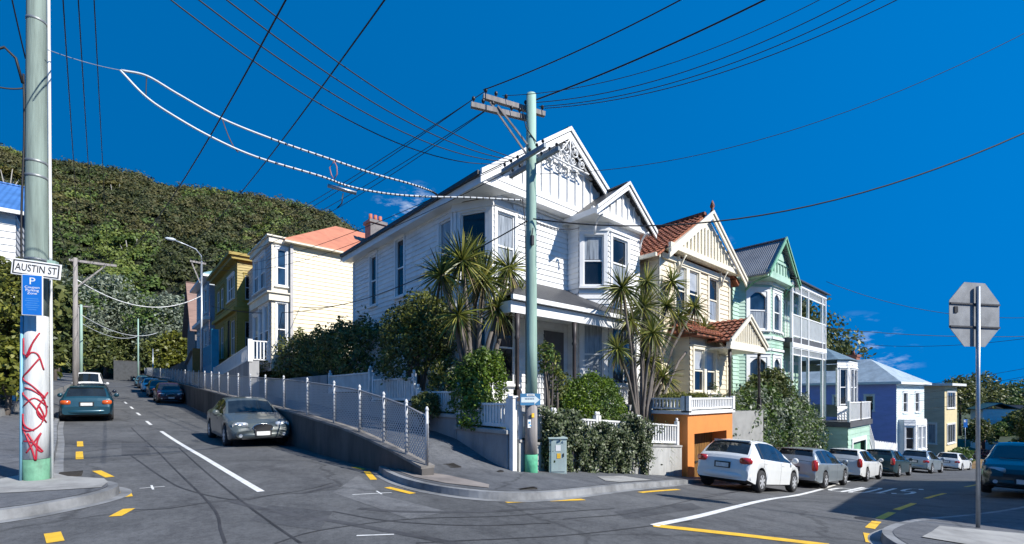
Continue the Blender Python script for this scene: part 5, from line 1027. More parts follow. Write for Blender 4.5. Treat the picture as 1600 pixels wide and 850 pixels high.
def fast_mesh(name, V, F, mats, mi=None, parent=None, smooth=False):
    me = bpy.data.meshes.new(name); n = len(F); k = F.shape[1]
    me.vertices.add(len(V)); me.vertices.foreach_set('co', np.ascontiguousarray(V, dtype=np.float32).ravel()); me.loops.add(n * k); me.loops.foreach_set('vertex_index', np.ascontiguousarray(F, dtype=np.int32).ravel())
    me.polygons.add(n); me.polygons.foreach_set('loop_start', np.arange(n, dtype=np.int32) * k); me.polygons.foreach_set('loop_total', np.full(n, k, dtype=np.int32))
    if mi is not None: me.polygons.foreach_set('material_index', np.asarray(mi, dtype=np.int32))
    for m in (mats if isinstance(mats, (list, tuple)) else [mats]): me.materials.append(m)
    if smooth: me.polygons.foreach_set('use_smooth', np.ones(n, dtype=bool))
    me.update(calc_edges=True); o = bpy.data.objects.new(name, me); COL.objects.link(o)
    if parent: o.parent = parent
    return o
def unit(a): return a / np.maximum(np.linalg.norm(a, axis=1, keepdims=True), 1e-9)
def leaf_cards(P, N, size, asp=.5, jit=.8):
    n = len(P); nn_ = unit(N + NP.normal(0, jit, (n, 3))); t = unit(np.cross(nn_, NP.normal(0, 1, (n, 3)))); b = np.cross(nn_, t); s = size * NP.uniform(.6, 1.3, (n, 1))
    V = np.stack([P - t * s, P + b * s * asp, P + t * s, P - b * s * asp], 1).reshape(-1, 3); return V, np.arange(n * 4).reshape(-1, 4)
def lobe_points(lobes, n, zmin=0, shell=.35, rough=.16, gaps=.25):
    """points near the surface of a union of ellipsoids, with lumps and gaps"""
    w = np.array([(l[3] * l[4] + l[4] * l[5] + l[3] * l[5]) for l in lobes]); k = NP.choice(len(lobes), n, p=w / w.sum()); A = np.array(lobes)[k]
    d = unit(NP.normal(0, 1, (n, 3))); d[:, 2] = np.where(d[:, 2] < -.55, -d[:, 2], d[:, 2])
    ph = A[:, :1] * 3.1; lump = 1 + rough * (np.sin(d[:, :1] * 7 + ph) * np.sin(d[:, 1:2] * 6 + ph * 2) + .7 * np.sin(d[:, 2:] * 9 + ph * 1.7) * np.sin(d[:, :1] * 11 + 2))
    hole = np.sin(d[:, 0] * 9 + ph[:, 0]) + np.sin(d[:, 1] * 11 + 1.3 * ph[:, 0]) + np.sin(d[:, 2] * 10 + .4)
    r = (1 - shell * NP.random((n, 1)) ** 1.6 + NP.exponential(.035, (n, 1))) * lump
    P = A[:, :3] + d * A[:, 3:6] * r; ok = (P[:, 2] > zmin) & ~((hole > 1.35) & (NP.random(n) < gaps * 3)); return P[ok], d[ok]
def stems(par, lobes, mat, r=.035, n=7, base=(0, 0)):
    b = MB()
    for k in range(n):
        l = lobes[k % len(lobes)]; e = Vector((l[0] + rnd.uniform(-.3, .3) * l[3], l[1] + rnd.uniform(-.3, .3) * l[4], l[2] + rnd.uniform(-.1, .4) * l[5])); a = Vector((base[0] + rnd.uniform(-.12, .12) + l[0] * .35, base[1] + rnd.uniform(-.12, .12) + l[1] * .35, -.15)); m = a.lerp(e, .5) + Vector((rnd.uniform(-.15, .15), rnd.uniform(-.15, .15), .1)); b.tube([a, m, e], [r * 1.6, r, r * .4], 6)
    return b.build('stem', mat, par)
def bush(name, label, cat, loc, lobes, n, leaf, mat, group=None, asp=.5, shell=.35, rough=.16, gaps=.25, stem=True, mat2=None, f2=.2):
    t = thing(name, label, cat, loc, 0, group); P, N = lobe_points(lobes, n, 0, shell, rough, gaps); V, F = leaf_cards(P, N, leaf, asp)
    mats = [LEAF[mat]] + ([LEAF[mat2]] if mat2 else []); mi = None
    if mat2: s = np.sin(P[:, 0] * 2.6 + 1) * np.sin(P[:, 1] * 2.2) * np.sin(P[:, 2] * 2.9 + .5) + NP.normal(0, .25, len(P)); mi = (s > np.quantile(s, 1 - f2)).astype(int)
    fast_mesh('foliage', V, F, mats, mi, t)
    if stem: stems(t, lobes, LEAF['bark'], .03 + .012 * lobes[0][5])
    return t
def tree(label, loc, h, lobes, n, leaf, mat, trunk_r=.25, group=None, bark='bark', mat2=None, f2=.25, name='tree', gaps=.35, lean=(0, 0), rough=.22, cat='tree'):
    t = thing(name, label, cat, loc, 0, group); b = MB(); top = Vector((lean[0], lean[1], h * .62)); fork = top * .55
    b.tube([(0, 0, -.4), fork * .5 + Vector((.1, 0, 0)), fork, top], [trunk_r * 1.35, trunk_r, trunk_r * .85, trunk_r * .5], 9)
    for l in lobes: c = Vector(l[:3]); s = fork.lerp(top, rnd.uniform(0, .8)); b.tube([s, s.lerp(c, .5) + Vector((0, 0, .15 * l[5])), c + Vector((0, 0, .3 * l[5]))], [trunk_r * .5, trunk_r * .32, trunk_r * .1], 6)
    b.build('trunk', LEAF[bark], t); P, N = lobe_points(lobes, n, h * .05, .55, rough, gaps); V, F = leaf_cards(P, N, leaf, .55); mi = None; mats = [LEAF[mat]]
    if mat2: mats.append(LEAF[mat2]); s = np.sin(P[:, 0] * 6 / h + 1) * np.sin(P[:, 1] * 7 / h) + np.sin(P[:, 2] * 11 / h) * .6 + NP.normal(0, .3, len(P)); mi = (s > np.quantile(s, 1 - f2)).astype(int)
    fast_mesh('crown', V, F, mats, mi, t); return t
# ---- shrubs of the white house
bush('shrub', 'tall dark rounded shrub with yellow green crown against the white house wall', 'shrub', (7.55, 13.6, 1.3), [(0, 0, 1.6, 1.0, 1.35, 1.5), (.3, .9, 2.2, .95, 1.1, 1.3), (.1, -.9, 2.1, .8, .95, 1.1), (.4, .0, 2.9, .8, 1.1, .9)], 15000, .062, 'dark', mat2='olive', f2=.38)
bush('hedge', 'long dark unclipped hedge on the bank beside the cream house wall', 'hedge', (8.0, 23.5, 1.9), [(-.2, -5.2, 1.3, .9, 2.0, 1.5), (0, -2.4, 1.5, 1.0, 2.1, 1.6), (0, .9, 1.4, 1.1, 2.0, 1.6), (.0, 3.8, 1.5, 1.2, 1.9, 1.7), (-.2, 6.2, 1.4, 1.2, 1.8, 1.6), (1.2, 0, 1.8, 1.2, 5, 1.3)], 24000, .085, 'dark', mat2='olive', f2=.2, shell=.3)
bush('bush', 'rounded glossy bush under the left cabbage tree spilling over the picket fence', 'bush', (7.35, 9.75, .75), [(.05, 0, .95, .72, .8, .9), (.05, .45, .7, .6, .55, .7), (-.25, -.35, .3, .5, .5, .55), (.1, -.1, 1.5, .55, .6, .6)], 12000, .05, 'mid', mat2='bright', f2=.4)
bush('bush', 'small dark ball bush on the wall step in front of the picket fence', 'bush', (6.6, 11.2, .9), [(0, 0, .35, .38, .5, .42)], 3500, .04, 'dark')
bush('bush', 'grey green bush below the corner window between tall shrub and glossy bush', 'bush', (7.6, 11.5, 1.1), [(0, 0, .8, .6, .7, .8), (.2, .4, 1.2, .4, .5, .5)], 5000, .055, 'olive', mat2='grey', f2=.25)
bush('bush', 'clipped bright green dome bush before the veranda', 'bush', (11.15, 8.95, -.1), [(0, 0, 1.2, 1.35, .62, 1.15), (.8, .1, 1.0, .95, .5, .95), (-.7, .1, 1.0, .9, .5, .9)], 20000, .042, 'bright', mat2='mid', f2=.3, rough=.05, gaps=.02, shell=.2)
t = bush('shrub', 'thin leafy shrub with bare twisted stem against the veranda wall', 'shrub', (9.35, 9.0, .6), [(.0, 0, 1.85, .35, .3, .45), (.35, 0, 1.4, .3, .25, .35), (-.2, 0, 2.2, .3, .25, .3), (.45, .1, 1.0, .3, .25, .25)], 1700, .05, 'mid', mat2='olive', f2=.4)
# ivy over the front wall: curtains of leaves
t = thing('ivy', 'dark trailing ivy curtain hanging over the front wall beside the timber pole', 'ivy', (8.6, 8.0, 0)); 
def ivy(t, x0, x1, drop, n, leaf=.042):
    u = NP.random(n); x = x0 + (x1 - x0) * u; top = np.interp(x, [7, 8, 9, 9.6, 11.1, 11.5, 12.4, 12.6, 14.4], [1.3, 1.28, 1.2, .85, .75, .98, .95, .6, .5]) + .10 * np.sin(x * 5); ln_ = drop * (.72 + .18 * np.sin(x * 7.3) + .22 * np.sin(x * 17 + 1) + .1 * np.sin(x * 41)); f = NP.random(n) ** .85
    z = top - ln_ * f; yf = np.interp(x, [7, 8.6, 11, 14.3], [7.95, 8.12, 8.12, 7.8]) - .16 - .17 * np.abs(NP.normal(0, 1, n)) * (1 - .5 * f) * (1 + .8 * np.sin(x * 9) * np.sin(z * 5 + 1)) + np.where(f < .08, NP.uniform(0, .35, n), 0)
    P = np.stack([x, yf, z], 1) - np.array(t.location)[None]; V, F = leaf_cards(P, np.tile([[0, -1, .35]], (n, 1)), leaf, .7, .55); fast_mesh('foliage', V, F, [LEAF['ivy']], None, t)
    b = MB()
    for k in range(14): xx = x0 + (x1 - x0) * (k + .5) / 14; yy = FWY(xx) - .17; b.tube([Vector((xx, yy, .6)) - t.location, Vector((xx + .08, yy - .02, .1)) - t.location, Vector((xx + rnd.uniform(-.15, .15), yy - .03, .6 - drop * .8)) - t.location], .012, 4)
    b.build('stem', LEAF['bark'], t)
ivy(t, 7.9, 9.75, 1.95, 8500)
t = thing('ivy', 'second ivy curtain below the clipped dome bush, ragged at its foot', 'ivy', (11, 8.0, 0)); ivy(t, 9.85, 12.5, 1.85, 10500)
# ---- cabbage trees
STRAP = leafmat('cabbage tree leaves', [(.025, .04, .012), (.06, .085, .02), (.12, .15, .03), (.26, .27, .05), (.40, .36, .09)], .4, .25); DEAD = leafmat('dead strap leaves', [(.12, .09, .05), (.22, .17, .09)], .7, .1)
def strap_head(c, up, n, L, w=.03):
    up = np.array(up, float); up /= np.linalg.norm(up); V = []; F = []; M = []; k0 = 0
    for k in range(n):
        d = NP.normal(0, 1, 3); d /= np.linalg.norm(d); f = NP.random() ** .8; d = d - up * np.dot(d, up); d /= max(1e-6, np.linalg.norm(d)); ang = math.radians(6 + 150 * f); d = d * math.sin(ang) + up * math.cos(ang); l = L * NP.uniform(.75, 1.12) * (1 - .1 * f); s = np.cross(d, [0, 0, 1]); s = s / max(1e-6, np.linalg.norm(s)); s = s * math.cos(k) * .75 + np.cross(s, d) * math.sin(k) * .75; drp = (.05 + .42 * f) * l; pts = []
        for q, ww in ((0, .6), (.3, 1.0), (.62, .85), (.86, .45), (1.0, .04)): pts.append((np.array(c) + d * l * q + np.array([0, 0, -drp * q ** 2.2]), ww * w))
        for p, ww in pts: V.append(p - s * ww); V.append(p + s * ww)
        for q in range(4): a = k0 + q * 2; F.append((a, a + 1, a + 3, a + 2)); M.append(1 if f > .84 and NP.random() < .55 else 0)
        k0 += 10
    return np.array(V), np.array(F), M
def cabbage(label, loc, heads, mats_n=120, trunk=.085):
    t = thing('cabbage_tree', label, 'cabbage tree', loc); b = MB(); root = Vector((0, 0, -.3))
    for (x, y, z, L, q) in heads:
        e = Vector((x, y, z)); s0 = Vector((x * .25, y * .25, min(.9, z * .3))); b.tube([root + Vector((x * .12, y * .12, 0)), s0, s0.lerp(e, .55) + Vector((-x * .10, -y * .1, 0)), e], [trunk * 1.25, trunk, trunk * .75, trunk * .6], 8)
    b.build('trunk', LEAF['cab'], t)
    for (x, y, z, L, q) in heads: V, F, M = strap_head((x, y, z), (x * .12, y * .12, 1), int(q * 1.7), L * 1.22, .027); fast_mesh('leaf_head', V, F, [STRAP, DEAD], M, t)
    return t
def rel(loc, pts, Y):                                              # heads of a tree read off the photograph in its own plane y = Y
    o = []
    for (px, py, L, q) in pts: dy = rnd.uniform(-.35, .35); p = on_y(px, py, Y + dy) - Vector(loc); o.append((p.x, p.y, p.z, L, q))
    return o
l1 = tuple(on_y(742, 640, 10.3).to_3d()); l1 = (l1[0], l1[1], .95)
cabbage('left cabbage tree with seven heads of sword leaves before the corner bay window', l1, rel(l1, [(722, 408, .82, 110), (795, 420, .80, 105), (755, 438, .85, 110), (690, 430, .66, 80), (716, 492, .66, 80), (778, 482, .62, 75), (742, 398, .6, 70), (810, 462, .5, 60)], 10.3))
l2 = tuple(on_y(1000, 640, 8.9)); l2 = (l2[0], 8.9, .3)
cabbage('right cabbage tree with many small heads between white house and tiled house', l2, rel(l2, [(972, 450, .75, 90), (1005, 480, .8, 100), (1050, 440, .62, 70), (1042, 478, .6, 70), (1010, 440, .6, 60), (1085, 480, .62, 75), (1100, 515, .6, 70), (1020, 520, .75, 90), (965, 545, .55, 60), (1035, 590, .75, 90), (1012, 560, .7, 80), (1060, 495, .5, 60), (985, 500, .6, 60)], 8.9), trunk=.06)
# long grass below the right cabbage tree
t = thing('flax', 'tuft of long tan and green blades behind the picket fence by the garage', 'plant', (13.6, 8.5, -.1)); V, F, M = strap_head((0, 0, .2), (0, 0, 1), 130, 1.0, .02); fast_mesh('leaf', V, F, [STRAP, DEAD], [1 if k % 3 == 0 else 0 for k in range(len(M))], t)
# ---- bushes on the garage roof and along the right street
for k, x in enumerate((14.9, 15.7, 16.5, 17.2)):
    if k == 0: bb = bush('bush', 'four low clipped balls in a row behind the balustrade on the orange garage', 'bush', (x, 8.5, .95), [(0, 0, .32, .42, .4, .4)], 2600, .038, 'olive', 'clipped balls on the garage roof', gaps=.02, stem=True)
    else: dup(bb, (x, 8.5, .95 + .03 * (k % 2)), k * 1.3, 'four low clipped balls in a row behind the balustrade on the orange garage')
bush('shrubbery', 'big grey green leafy shrub bank above the parked silver wagon', 'shrub', (20.5, 9.0, -2.0), [(0, -.3, 1.7, 2.2, .9, 1.8), (2.6, -.3, 1.8, 2.1, .9, 1.9), (5.2, -.5, 1.8, 2.0, 1.0, 1.9), (7.3, -.6, 1.7, 1.8, .9, 1.8), (9.0, -.7, 1.3, 1.4, .8, 1.5), (-1.6, -.1, 2.0, 1.0, .8, 1.7), (3.5, -.2, 2.9, 2.7, .8, 1.0), (6.5, -.4, 2.8, 2.0, .8, .9)], 30000, .085, 'mid', mat2='grey', f2=.45, rough=.2)
tree('dark dense small tree in front of the green house veranda', (25.2, 8.9, -1.2), 4.2, [(0, 0, 3.1, 1.5, .8, .9), (1.5, -.1, 2.7, 1.2, .8, .9), (-1.4, 0, 2.6, 1.0, .7, .8), (.3, 0, 3.7, .9, .6, .5)], 8000, .10, 'dark', .1, mat2='mid', f2=.2)
bush('creeper', 'yellow green creeper trailing on the pale yellow wall at the bend', 'bush', (68.5, .4, -5.4), [(0, 0, .6, 1.2, .6, .7), (1.6, 0, .4, 1.4, .5, .6)], 2500, .16, 'yellow', stem=True)
bush('bush', 'dark bush growing on the timber planter by the tan house', 'bush', (60.5, 4.3, -5.2), [(0, 0, .8, 1.8, .8, .9)], 2500, .16, 'mid')
FLW = leafmat('pink flower clumps', [(.05, .07, .03), (.25, .08, .10), (.45, .18, .18)]); LEAF['flw'] = FLW
bush('flower_bush', 'reddish flowering bush at the corner of the butter yellow house', 'bush', (65.0, 3.0, -5.2), [(0, 0, .6, 1.2, .7, .7)], 1500, .16, 'flw')
# ---- left side of the left-hand street
GT = 'trees along the left side of the left-hand street'
tree('bright yellow green bush low beside the signposted pole', (-3.0, 25.2, .9), 3.2, [(0, 0, 1.4, .7, .9, 1.3), (-.7, .6, 1.8, .8, .9, 1.2)], 6000, .12, 'yellow', .08, GT, mat2='bright', name='shrub', cat='shrub')
for k, (x, y, h, m, m2, lb) in enumerate(((-3.3, 27.3, 6.4, 'olive', 'dark', 'brown green tree left of the pole under the white house wall'), (-4.4, 40, 9.5, 'dark', 'olive', 'brownish tree close behind the right side of the signposted pole'), (-5.5, 52, 11, 'olive', 'dark', 'tall olive tree behind the small power pole'), (-4.6, 68, 11, 'dark', 'olive', 'dark tree overhanging the left kerb near the white van'), (-5.5, 86, 13, 'dark', 'mid', 'deep green tree near the far end on the left kerb'))):
    tree(lb, (x, y, g(x, y) + .4), h, [(0, 0, h * .45, h * .17, h * .22, h * .32), (-h * .12, h * .1, h * .62, h * .18, h * .2, h * .25), (h * .06, -h * .12, h * .66, h * .14, h * .18, h * .24), (-h * .05, 0, h * .8, h * .14, h * .16, h * .17), (h * .05, h * .1, h * .3, h * .14, h * .2, h * .24)], 9000 if y > 30 else 14000, (.11 + .0035 * y) if y > 30 else .10, m, .16, GT, mat2=m2, f2=.35)
# trees closing the end of the street
for (x, y, h, m, m2, lb, n) in ((-9, 115, 20, 'grey', 'mid', 'tall silvery tree at the street end, leftmost of the pale ones', 11000), (-1, 128, 22, 'grey', 'mid', 'broad silvery tree over the dark end of the street', 12000), (9, 122, 19, 'grey', 'mid', 'silvery tree above the steep shingled roof', 10000),
    (-3.5, 104, 9, 'dark', 'dark', 'dark tree left of the portal at the street end', 8000), (1.5, 124.5, 10, 'dark', 'dark', 'dark tree rising right above the portal at the street end', 9000), (6.8, 108, 9, 'dark', 'dark', 'dark tree right of the portal at the street end', 9000), (7.8, 93, 9, 'yellow', 'olive', 'small yellow green tree beside the steep roofed house', 6000), (13, 100, 12, 'dark', 'olive', 'dark tree behind the steep roofed house', 7000)):
    z0 = g(x, y) + .2; low = m in ('dark', 'yellow')
    tree(lb, (x, y, z0), h, [(0, 0, h * (.4 if low else .5), h * .24, h * .2, h * (.38 if low else .28)), (-h * .2, 0, h * .6, h * .2, h * .18, h * .22), (h * .2, 0, h * .62, h * .2, h * .18, h * .22), (0, 0, h * .82, h * .2, h * .18, h * .17), (-h * .1, -h * .05, h * .36, h * .2, h * .15, h * .22), (h * .18, -h * .03, h * .38, h * .18, h * .15, h * .24)], n, .34 if not low else .30, m, .35, 'trees closing the end of the left-hand street', mat2=m2, f2=.3, gaps=.45)
# ---- right distance
tree('dark evergreen clump rising behind the periwinkle blue house', (62, 19, -3), 17, [(0, 0, 10, 5.5, 4.5, 5), (-5, 2, 9, 5, 4, 5), (4.5, -2.5, 8, 4.5, 4, 4.5), (0, 1, 13.5, 4, 4, 3)], 12000, .28, 'dark', .4, name='evergreen_tree')
tree('conical olive conifer just left of the stop sign pole', (66, -.8, -6), 9.5, [(0, 0, 2.5, 1.9, 1.9, 2.2), (0, 0, 4.6, 1.6, 1.6, 2), (0, 0, 6.6, 1.2, 1.2, 1.7), (0, 0, 8.4, .7, .7, 1.3)], 9000, .17, 'olive', .2, mat2='dark', f2=.4, name='conifer')
for (px, py, d, h, m, lb) in ((1500, 632, 100, 13, 'dark', 'dark tree behind the conifer left of the stop sign'), (1532, 632, 105, 15, 'dark', 'dark spreading tree just right of the stop sign pole'), (1570, 640, 130, 15, 'dark', 'dark tree on the skyline above the distant roofs'), (1598, 640, 120, 16, 'mid', 'green tree on the skyline at the right edge'), (1462, 645, 95, 9, 'olive', 'olive tree behind the butter yellow house'), (1590, 668, 80, 6, 'olive', 'olive hedge like tree above the car at the right edge'), (1620, 660, 90, 8, 'dark', 'dark tree cut by the right edge above the parked car'), (1548, 668, 92, 7, 'mid', 'low green tree in front of the distant red chimney'), (1565, 682, 70, 4.5, 'mid', 'low leafy tree directly above the right hand parked car'), (1530, 680, 66, 5, 'dark', 'dark low tree right behind the stop sign pole'), (1585, 650, 108, 9, 'mid', 'mid green tree on the far slope over the windscreen of the cut off car'), (1600, 672, 62, 4.5, 'dark', 'dark shrubby tree at the right edge just above the car roof'), (1556, 640, 112, 9, 'olive', 'olive tree between the far teal roof and the skyline trees')):
    p = at(px, py, d); z0 = p.z - h * .5
    tree(lb, (p.x, p.y, z0), h, [(0, 0, h * .5, h * .3, h * .3, h * .36), (-h * .2, h * .1, h * .65, h * .2, h * .2, h * .22), (h * .2, -h * .1, h * .62, h * .2, h * .2, h * .22), (0, 0, h * .82, h * .2, h * .2, h * .16)], 4000, .014 * h + .12, m, .25, 'trees on the far slope at right', mat2='olive', f2=.2, gaps=.4)
# small far houses on that slope
def far_house(px, py, d, w, dp, h, rh, wall, roof, label, rz):
    p = at(px, py, d); t = thing('cottage', label, 'house', (p.x, p.y, p.z), R_(rz), 'houses on the far slope at right'); b = MB(); b.box(-w / 2, -dp / 2, -6, w / 2, dp / 2, h); b.build('wall', wall, t); gable_roof(t, -w / 2 - .5, w / 2 + .5, -dp / 2 - .5, dp / 2 + .5, h, h + rh, roof, 'y' if rz % 2 else 'x', .15)
    for wv, L in ((Wall((-w / 2, dp / 2), (-w / 2, -dp / 2)), dp), (Wall((-w / 2, -dp / 2), (w / 2, -dp / 2)), w)):
        for k in range(3): window(t, wv, L * (.12 + .3 * k), h - 2.1, L * .18, 1.3, WTRIM, lipn=0, bars=(1, 0))
    return t
TEALR = ironroof('dark teal iron roof', (.02, .10, .13), .2, 0)
far_house(1552, 656, 92, 6, 5, 2.2, 1.3, WHITE, TEALR, 'white house with dark teal roof on the far slope right of the stop sign', 20)
far_house(1580, 657, 100, 6, 5, 2.0, 1.5, GREYW, SLATE, 'grey house with dark gabled roof on the far slope above the parked car', -31)
far_house(1594, 630, 135, 7, 6, 2.4, 1.8, WHITE, ironroof('pale iron roof', (.42, .50, .54), .1, 0), 'pale roofed house high on the far slope at the right edge', 20)
far_house(1545, 633, 130, 9, 6, 2.4, 1.8, CREAM, paint('tan roof', (.35, .24, .14), .7), 'tan roofed house high on the far slope behind the stop sign pole', 8)
p = at(1535, 690, 74); b = MB(); b.box(-.4, -.3, -4, .4, .3, 2.6); b.box(-.46, -.36, 2.6, .46, .36, 2.8); tag(b.build('brick_chimney', paint('dark red brick', (.22, .06, .045), .85, .3, 5), None, loc=p), 'dark red brick chimney on the far slope just right of the stop sign', 'chimney')
far_x = [70, 78, 86, 95, 105, 118, 135, 160, 200]; far_y = [-70, -55, -42, -32, -24, -18, -12, -7, -3, 0, 3]
grid(far_x, far_y, lambda x, y: g(70, 0) - .4 + .05 * max(0, x - 74) + .03 * max(0, -y - 2), paint('far scrub', (.03, .045, .015), .95, .5, .3, bmp=.6), 'terrain')

# ================================================================== the bush-covered hill
def ridge(u):                                                    # skyline height of the hill (metres at 200 m) along the view
    return float(np.interp(u, [(x - 800) / 711 for x in (-260, 0, 30, 60, 100, 150, 200, 270, 340, 400, 470, 530, 560, 575, 620, 700, 800)], [119, 110, 106, 104, 103, 100, 97, 92, 90, 87, 83, 78, 72, 67, 52, 30, 6]))
def hill_z(u, d):
    f = min(1, max(0, (d - 105) / 95)); f2 = min(1, max(0, (d - 200) / 160)); z = ridge(u) * (f ** .82) * (1 - .35 * f2); q = f * (1.15 - f); return z + 2.6 * math.sin(u * 19 + d * .06) * q + 2.2 * math.sin(u * 31 - d * .11) * q + 5.2 * (1 - f)
us = np.linspace(-1.55, .02, 80); ds = [100, 104, 110, 118, 126, 135, 145, 155, 165, 175, 185, 193, 200, 210, 225, 250, 290, 340]
b = MB(); ix = {}
for i, u in enumerate(us):
    for j, d in enumerate(ds): p = EYE + (FW + RT * float(u)) * d; ix[i, j] = b.vert((p.x, p.y, hill_z(u, d) if j else -3))
for i in range(len(us) - 1):
    for j in range(len(ds) - 1): b.face((ix[i, j], ix[i + 1, j], ix[i + 1, j + 1], ix[i, j + 1]), 0, True)
struct('hill', b, paint('hill undergrowth', (.022, .026, .010), .95, .4, .05, bmp=.3))
HM = [leafmat('bush canopy %s' % n, s, .6, .12) for n, s in (('dark', [(0.026, 0.034, 0.010), (0.049, 0.060, 0.017), (0.081, 0.091, 0.026)]), ('brown', [(0.044, 0.043, 0.014), (0.078, 0.074, 0.022), (0.124, 0.114, 0.034)]), ('green', [(0.039, 0.068, 0.013), (0.072, 0.117, 0.021), (0.117, 0.176, 0.034)]), ('light', [(0.072, 0.101, 0.019), (0.124, 0.163, 0.029), (0.195, 0.234, 0.046)]), ('gold', [(.06, .055, .012), (.11, .10, .02), (.16, .14, .035)]))]
NC, K_ = 3800, 130
uu = NP.uniform(-1.5, -.08, NC); dd = 103 + 105 * NP.random(NC) ** .85; hz = np.array([hill_z(a, c) for a, c in zip(uu, dd)])
C0 = np.array(EYE)[None] + (np.array(FW)[None] + np.array(RT)[None] * uu[:, None]) * dd[:, None]; C0[:, 2] = hz
rad = 1.6 + 2.9 * NP.random(NC) ** 1.5 * (.75 + .25 * dd / 200); frac = (dd - 103) / 105
patchy = np.sin(uu * 13 + dd * .05) + np.sin(uu * 29 - dd * .09 + 1) * .8 + NP.normal(0, .5, NC)
kind = np.where(patchy > .95, 3, np.where(patchy > -.1, 2, np.where(patchy > -.6, 0, 0))); kind = np.where((frac > .42) & (NP.random(NC) < .75), np.where(NP.random(NC) < .55, 1, 0), kind); kind = np.where(NP.random(NC) < .012, 4, kind)
dr = unit(NP.normal(0, 1, (NC * K_, 3))); dr[:, 2] = np.abs(dr[:, 2]) * 1.0 - .12; rr = np.repeat(rad, K_)[:, None]
lump = 1 + .25 * np.sin(dr[:, :1] * 6 + np.repeat(uu, K_)[:, None] * 50) * np.sin(dr[:, 1:2] * 5 + 1)
P = np.repeat(C0, K_, 0) + dr * rr * np.array([[1, 1, .85]]) * (.72 + .34 * NP.random((NC * K_, 1))) * lump + np.array([[0, 0, .6]])
V, F = leaf_cards(P, dr, .44, .6, .30)
o = fast_mesh('forest', V, F, HM, np.repeat(kind, K_)); tag(o, 'dense native bush covering the whole hillside behind the houses', 'forest', kind='stuff')
# a few pale-trunked trees one can tell apart on the slope
for (px, py, d, lb) in ((130, 330, 168, 'tree with cluster of bare white trunks high on the hill right of the pole'), (180, 305, 178, 'small golden tree with pale trunks on the upper hill'), (205, 395, 140, 'spreading tree with pale branching trunks low on the hill'), (12, 285, 150, 'golden crowned tree on the hill at the left edge')):
    p = at(px, py, d); t = thing('tree', lb, 'tree', (p.x, p.y, p.z - 5), 0, 'pale trunked trees on the hill'); b = MB()
    for k in range(6): a = k * 1.05; e = Vector((2.6 * math.cos(a), 2.6 * math.sin(a), 7.0 + k % 3)); b.tube([(.6 * math.cos(a), .6 * math.sin(a), 0), (1.3 * math.cos(a), 1.3 * math.sin(a), 3.5), e], [.26, .2, .1], 5)
    b.build('trunk', LEAF['pale'], t); Pq, Nq = lobe_points([(2.2, 0, 7.8, 2.6, 2.4, 1.0), (-2.2, .6, 8.2, 2.6, 2.4, 1.0), (0, 0, 9, 2.4, 2.4, .9)], 900, 0, .5, .2, .4); V, F = leaf_cards(Pq, Nq, .45, .6); fast_mesh('crown', V, F, [HM[4] if 'gold' in lb or 'bare' in lb else HM[2]], None, t)
# ================================================================== poles, signs and wires
def text(par, body, size, loc, rot, mat, name='lettering', ext=.0015, ax='CENTER', sx=1.0):
    cu = bpy.data.curves.new(name, 'FONT'); cu.body = body; cu.size = size; cu.align_x = ax; cu.align_y = 'CENTER'; cu.extrude = ext; cu.materials.append(mat); cu.resolution_u = 3
    tmp = bpy.data.objects.new(name, cu); COL.objects.link(tmp); bpy.context.view_layer.update(); me = bpy.data.meshes.new_from_object(tmp.evaluated_get(bpy.context.evaluated_depsgraph_get())); bpy.data.objects.remove(tmp); me.materials.clear(); me.materials.append(mat)
    o = bpy.data.objects.new(name, me); COL.objects.link(o); o.parent = par; o.location = loc; o.rotation_euler = rot; o.scale = (sx, 1, 1); return o
WOODG = paint('grey green weathered pole wood', (.22, .28, .245), .8, .3, 3, (3, 3, .22), bmp=.4, dirt=(.12, .15, .125), bscale=16)
WOODW = paint('weathered grey timber', (.27, .25, .24), .8, .3, 3, (3, 3, .3), bmp=.4)
PWHT = paint('grubby white pole paint', (.60, .61, .60), .75, .18, 4, (2, 2, .3), bmp=.4, dirt=(.33, .35, .34)); PGRN = paint('green pole base', (.14, .33, .21), .75, .25, 4, dirt=(.08, .15, .1))
SGREEN = paint('pale mint pole paint', (.29, .43, .36), .75, .2, 3, (2, 2, .2), bmp=.35, dirt=(.2, .28, .24)); CBL = paint('black cable', (.012, .012, .014), .6, .1); GAL = paint('galvanised steel', (.40, .43, .46), .4, .15, 3, metal=.7)
STRAP_ = paint('steel strap', (.25, .27, .27), .5, .1, metal=.5); BSIGN = paint('blue sign face', (.01, .14, .50), .4, .06); WSIGN = paint('white sign face', (.78, .78, .76), .45, .05); BLKT = paint('black lettering', (.012, .012, .013), .5, .05); WTXT = paint('white lettering', (.75, .76, .78), .5, .05); GRF = paint('red spray paint', (.42, .015, .035), .5, .15, 8); WCOND = paint('white conduit', (.70, .71, .70), .45, .1)
def smooth3(P, n):
    P = [P[0] * 2 - P[1]] + P + [P[-1] * 2 - P[-2]]; o = []
    for k in range(1, len(P) - 2):
        for j in range(n): u = j / n; a, b_, c, d = P[k - 1], P[k], P[k + 1], P[k + 2]; o.append(.5 * ((2 * b_) + (c - a) * u + (2 * a - 5 * b_ + 4 * c - d) * u * u + (3 * b_ - a - 3 * c + d) * u ** 3))
    return o + [P[-2]]
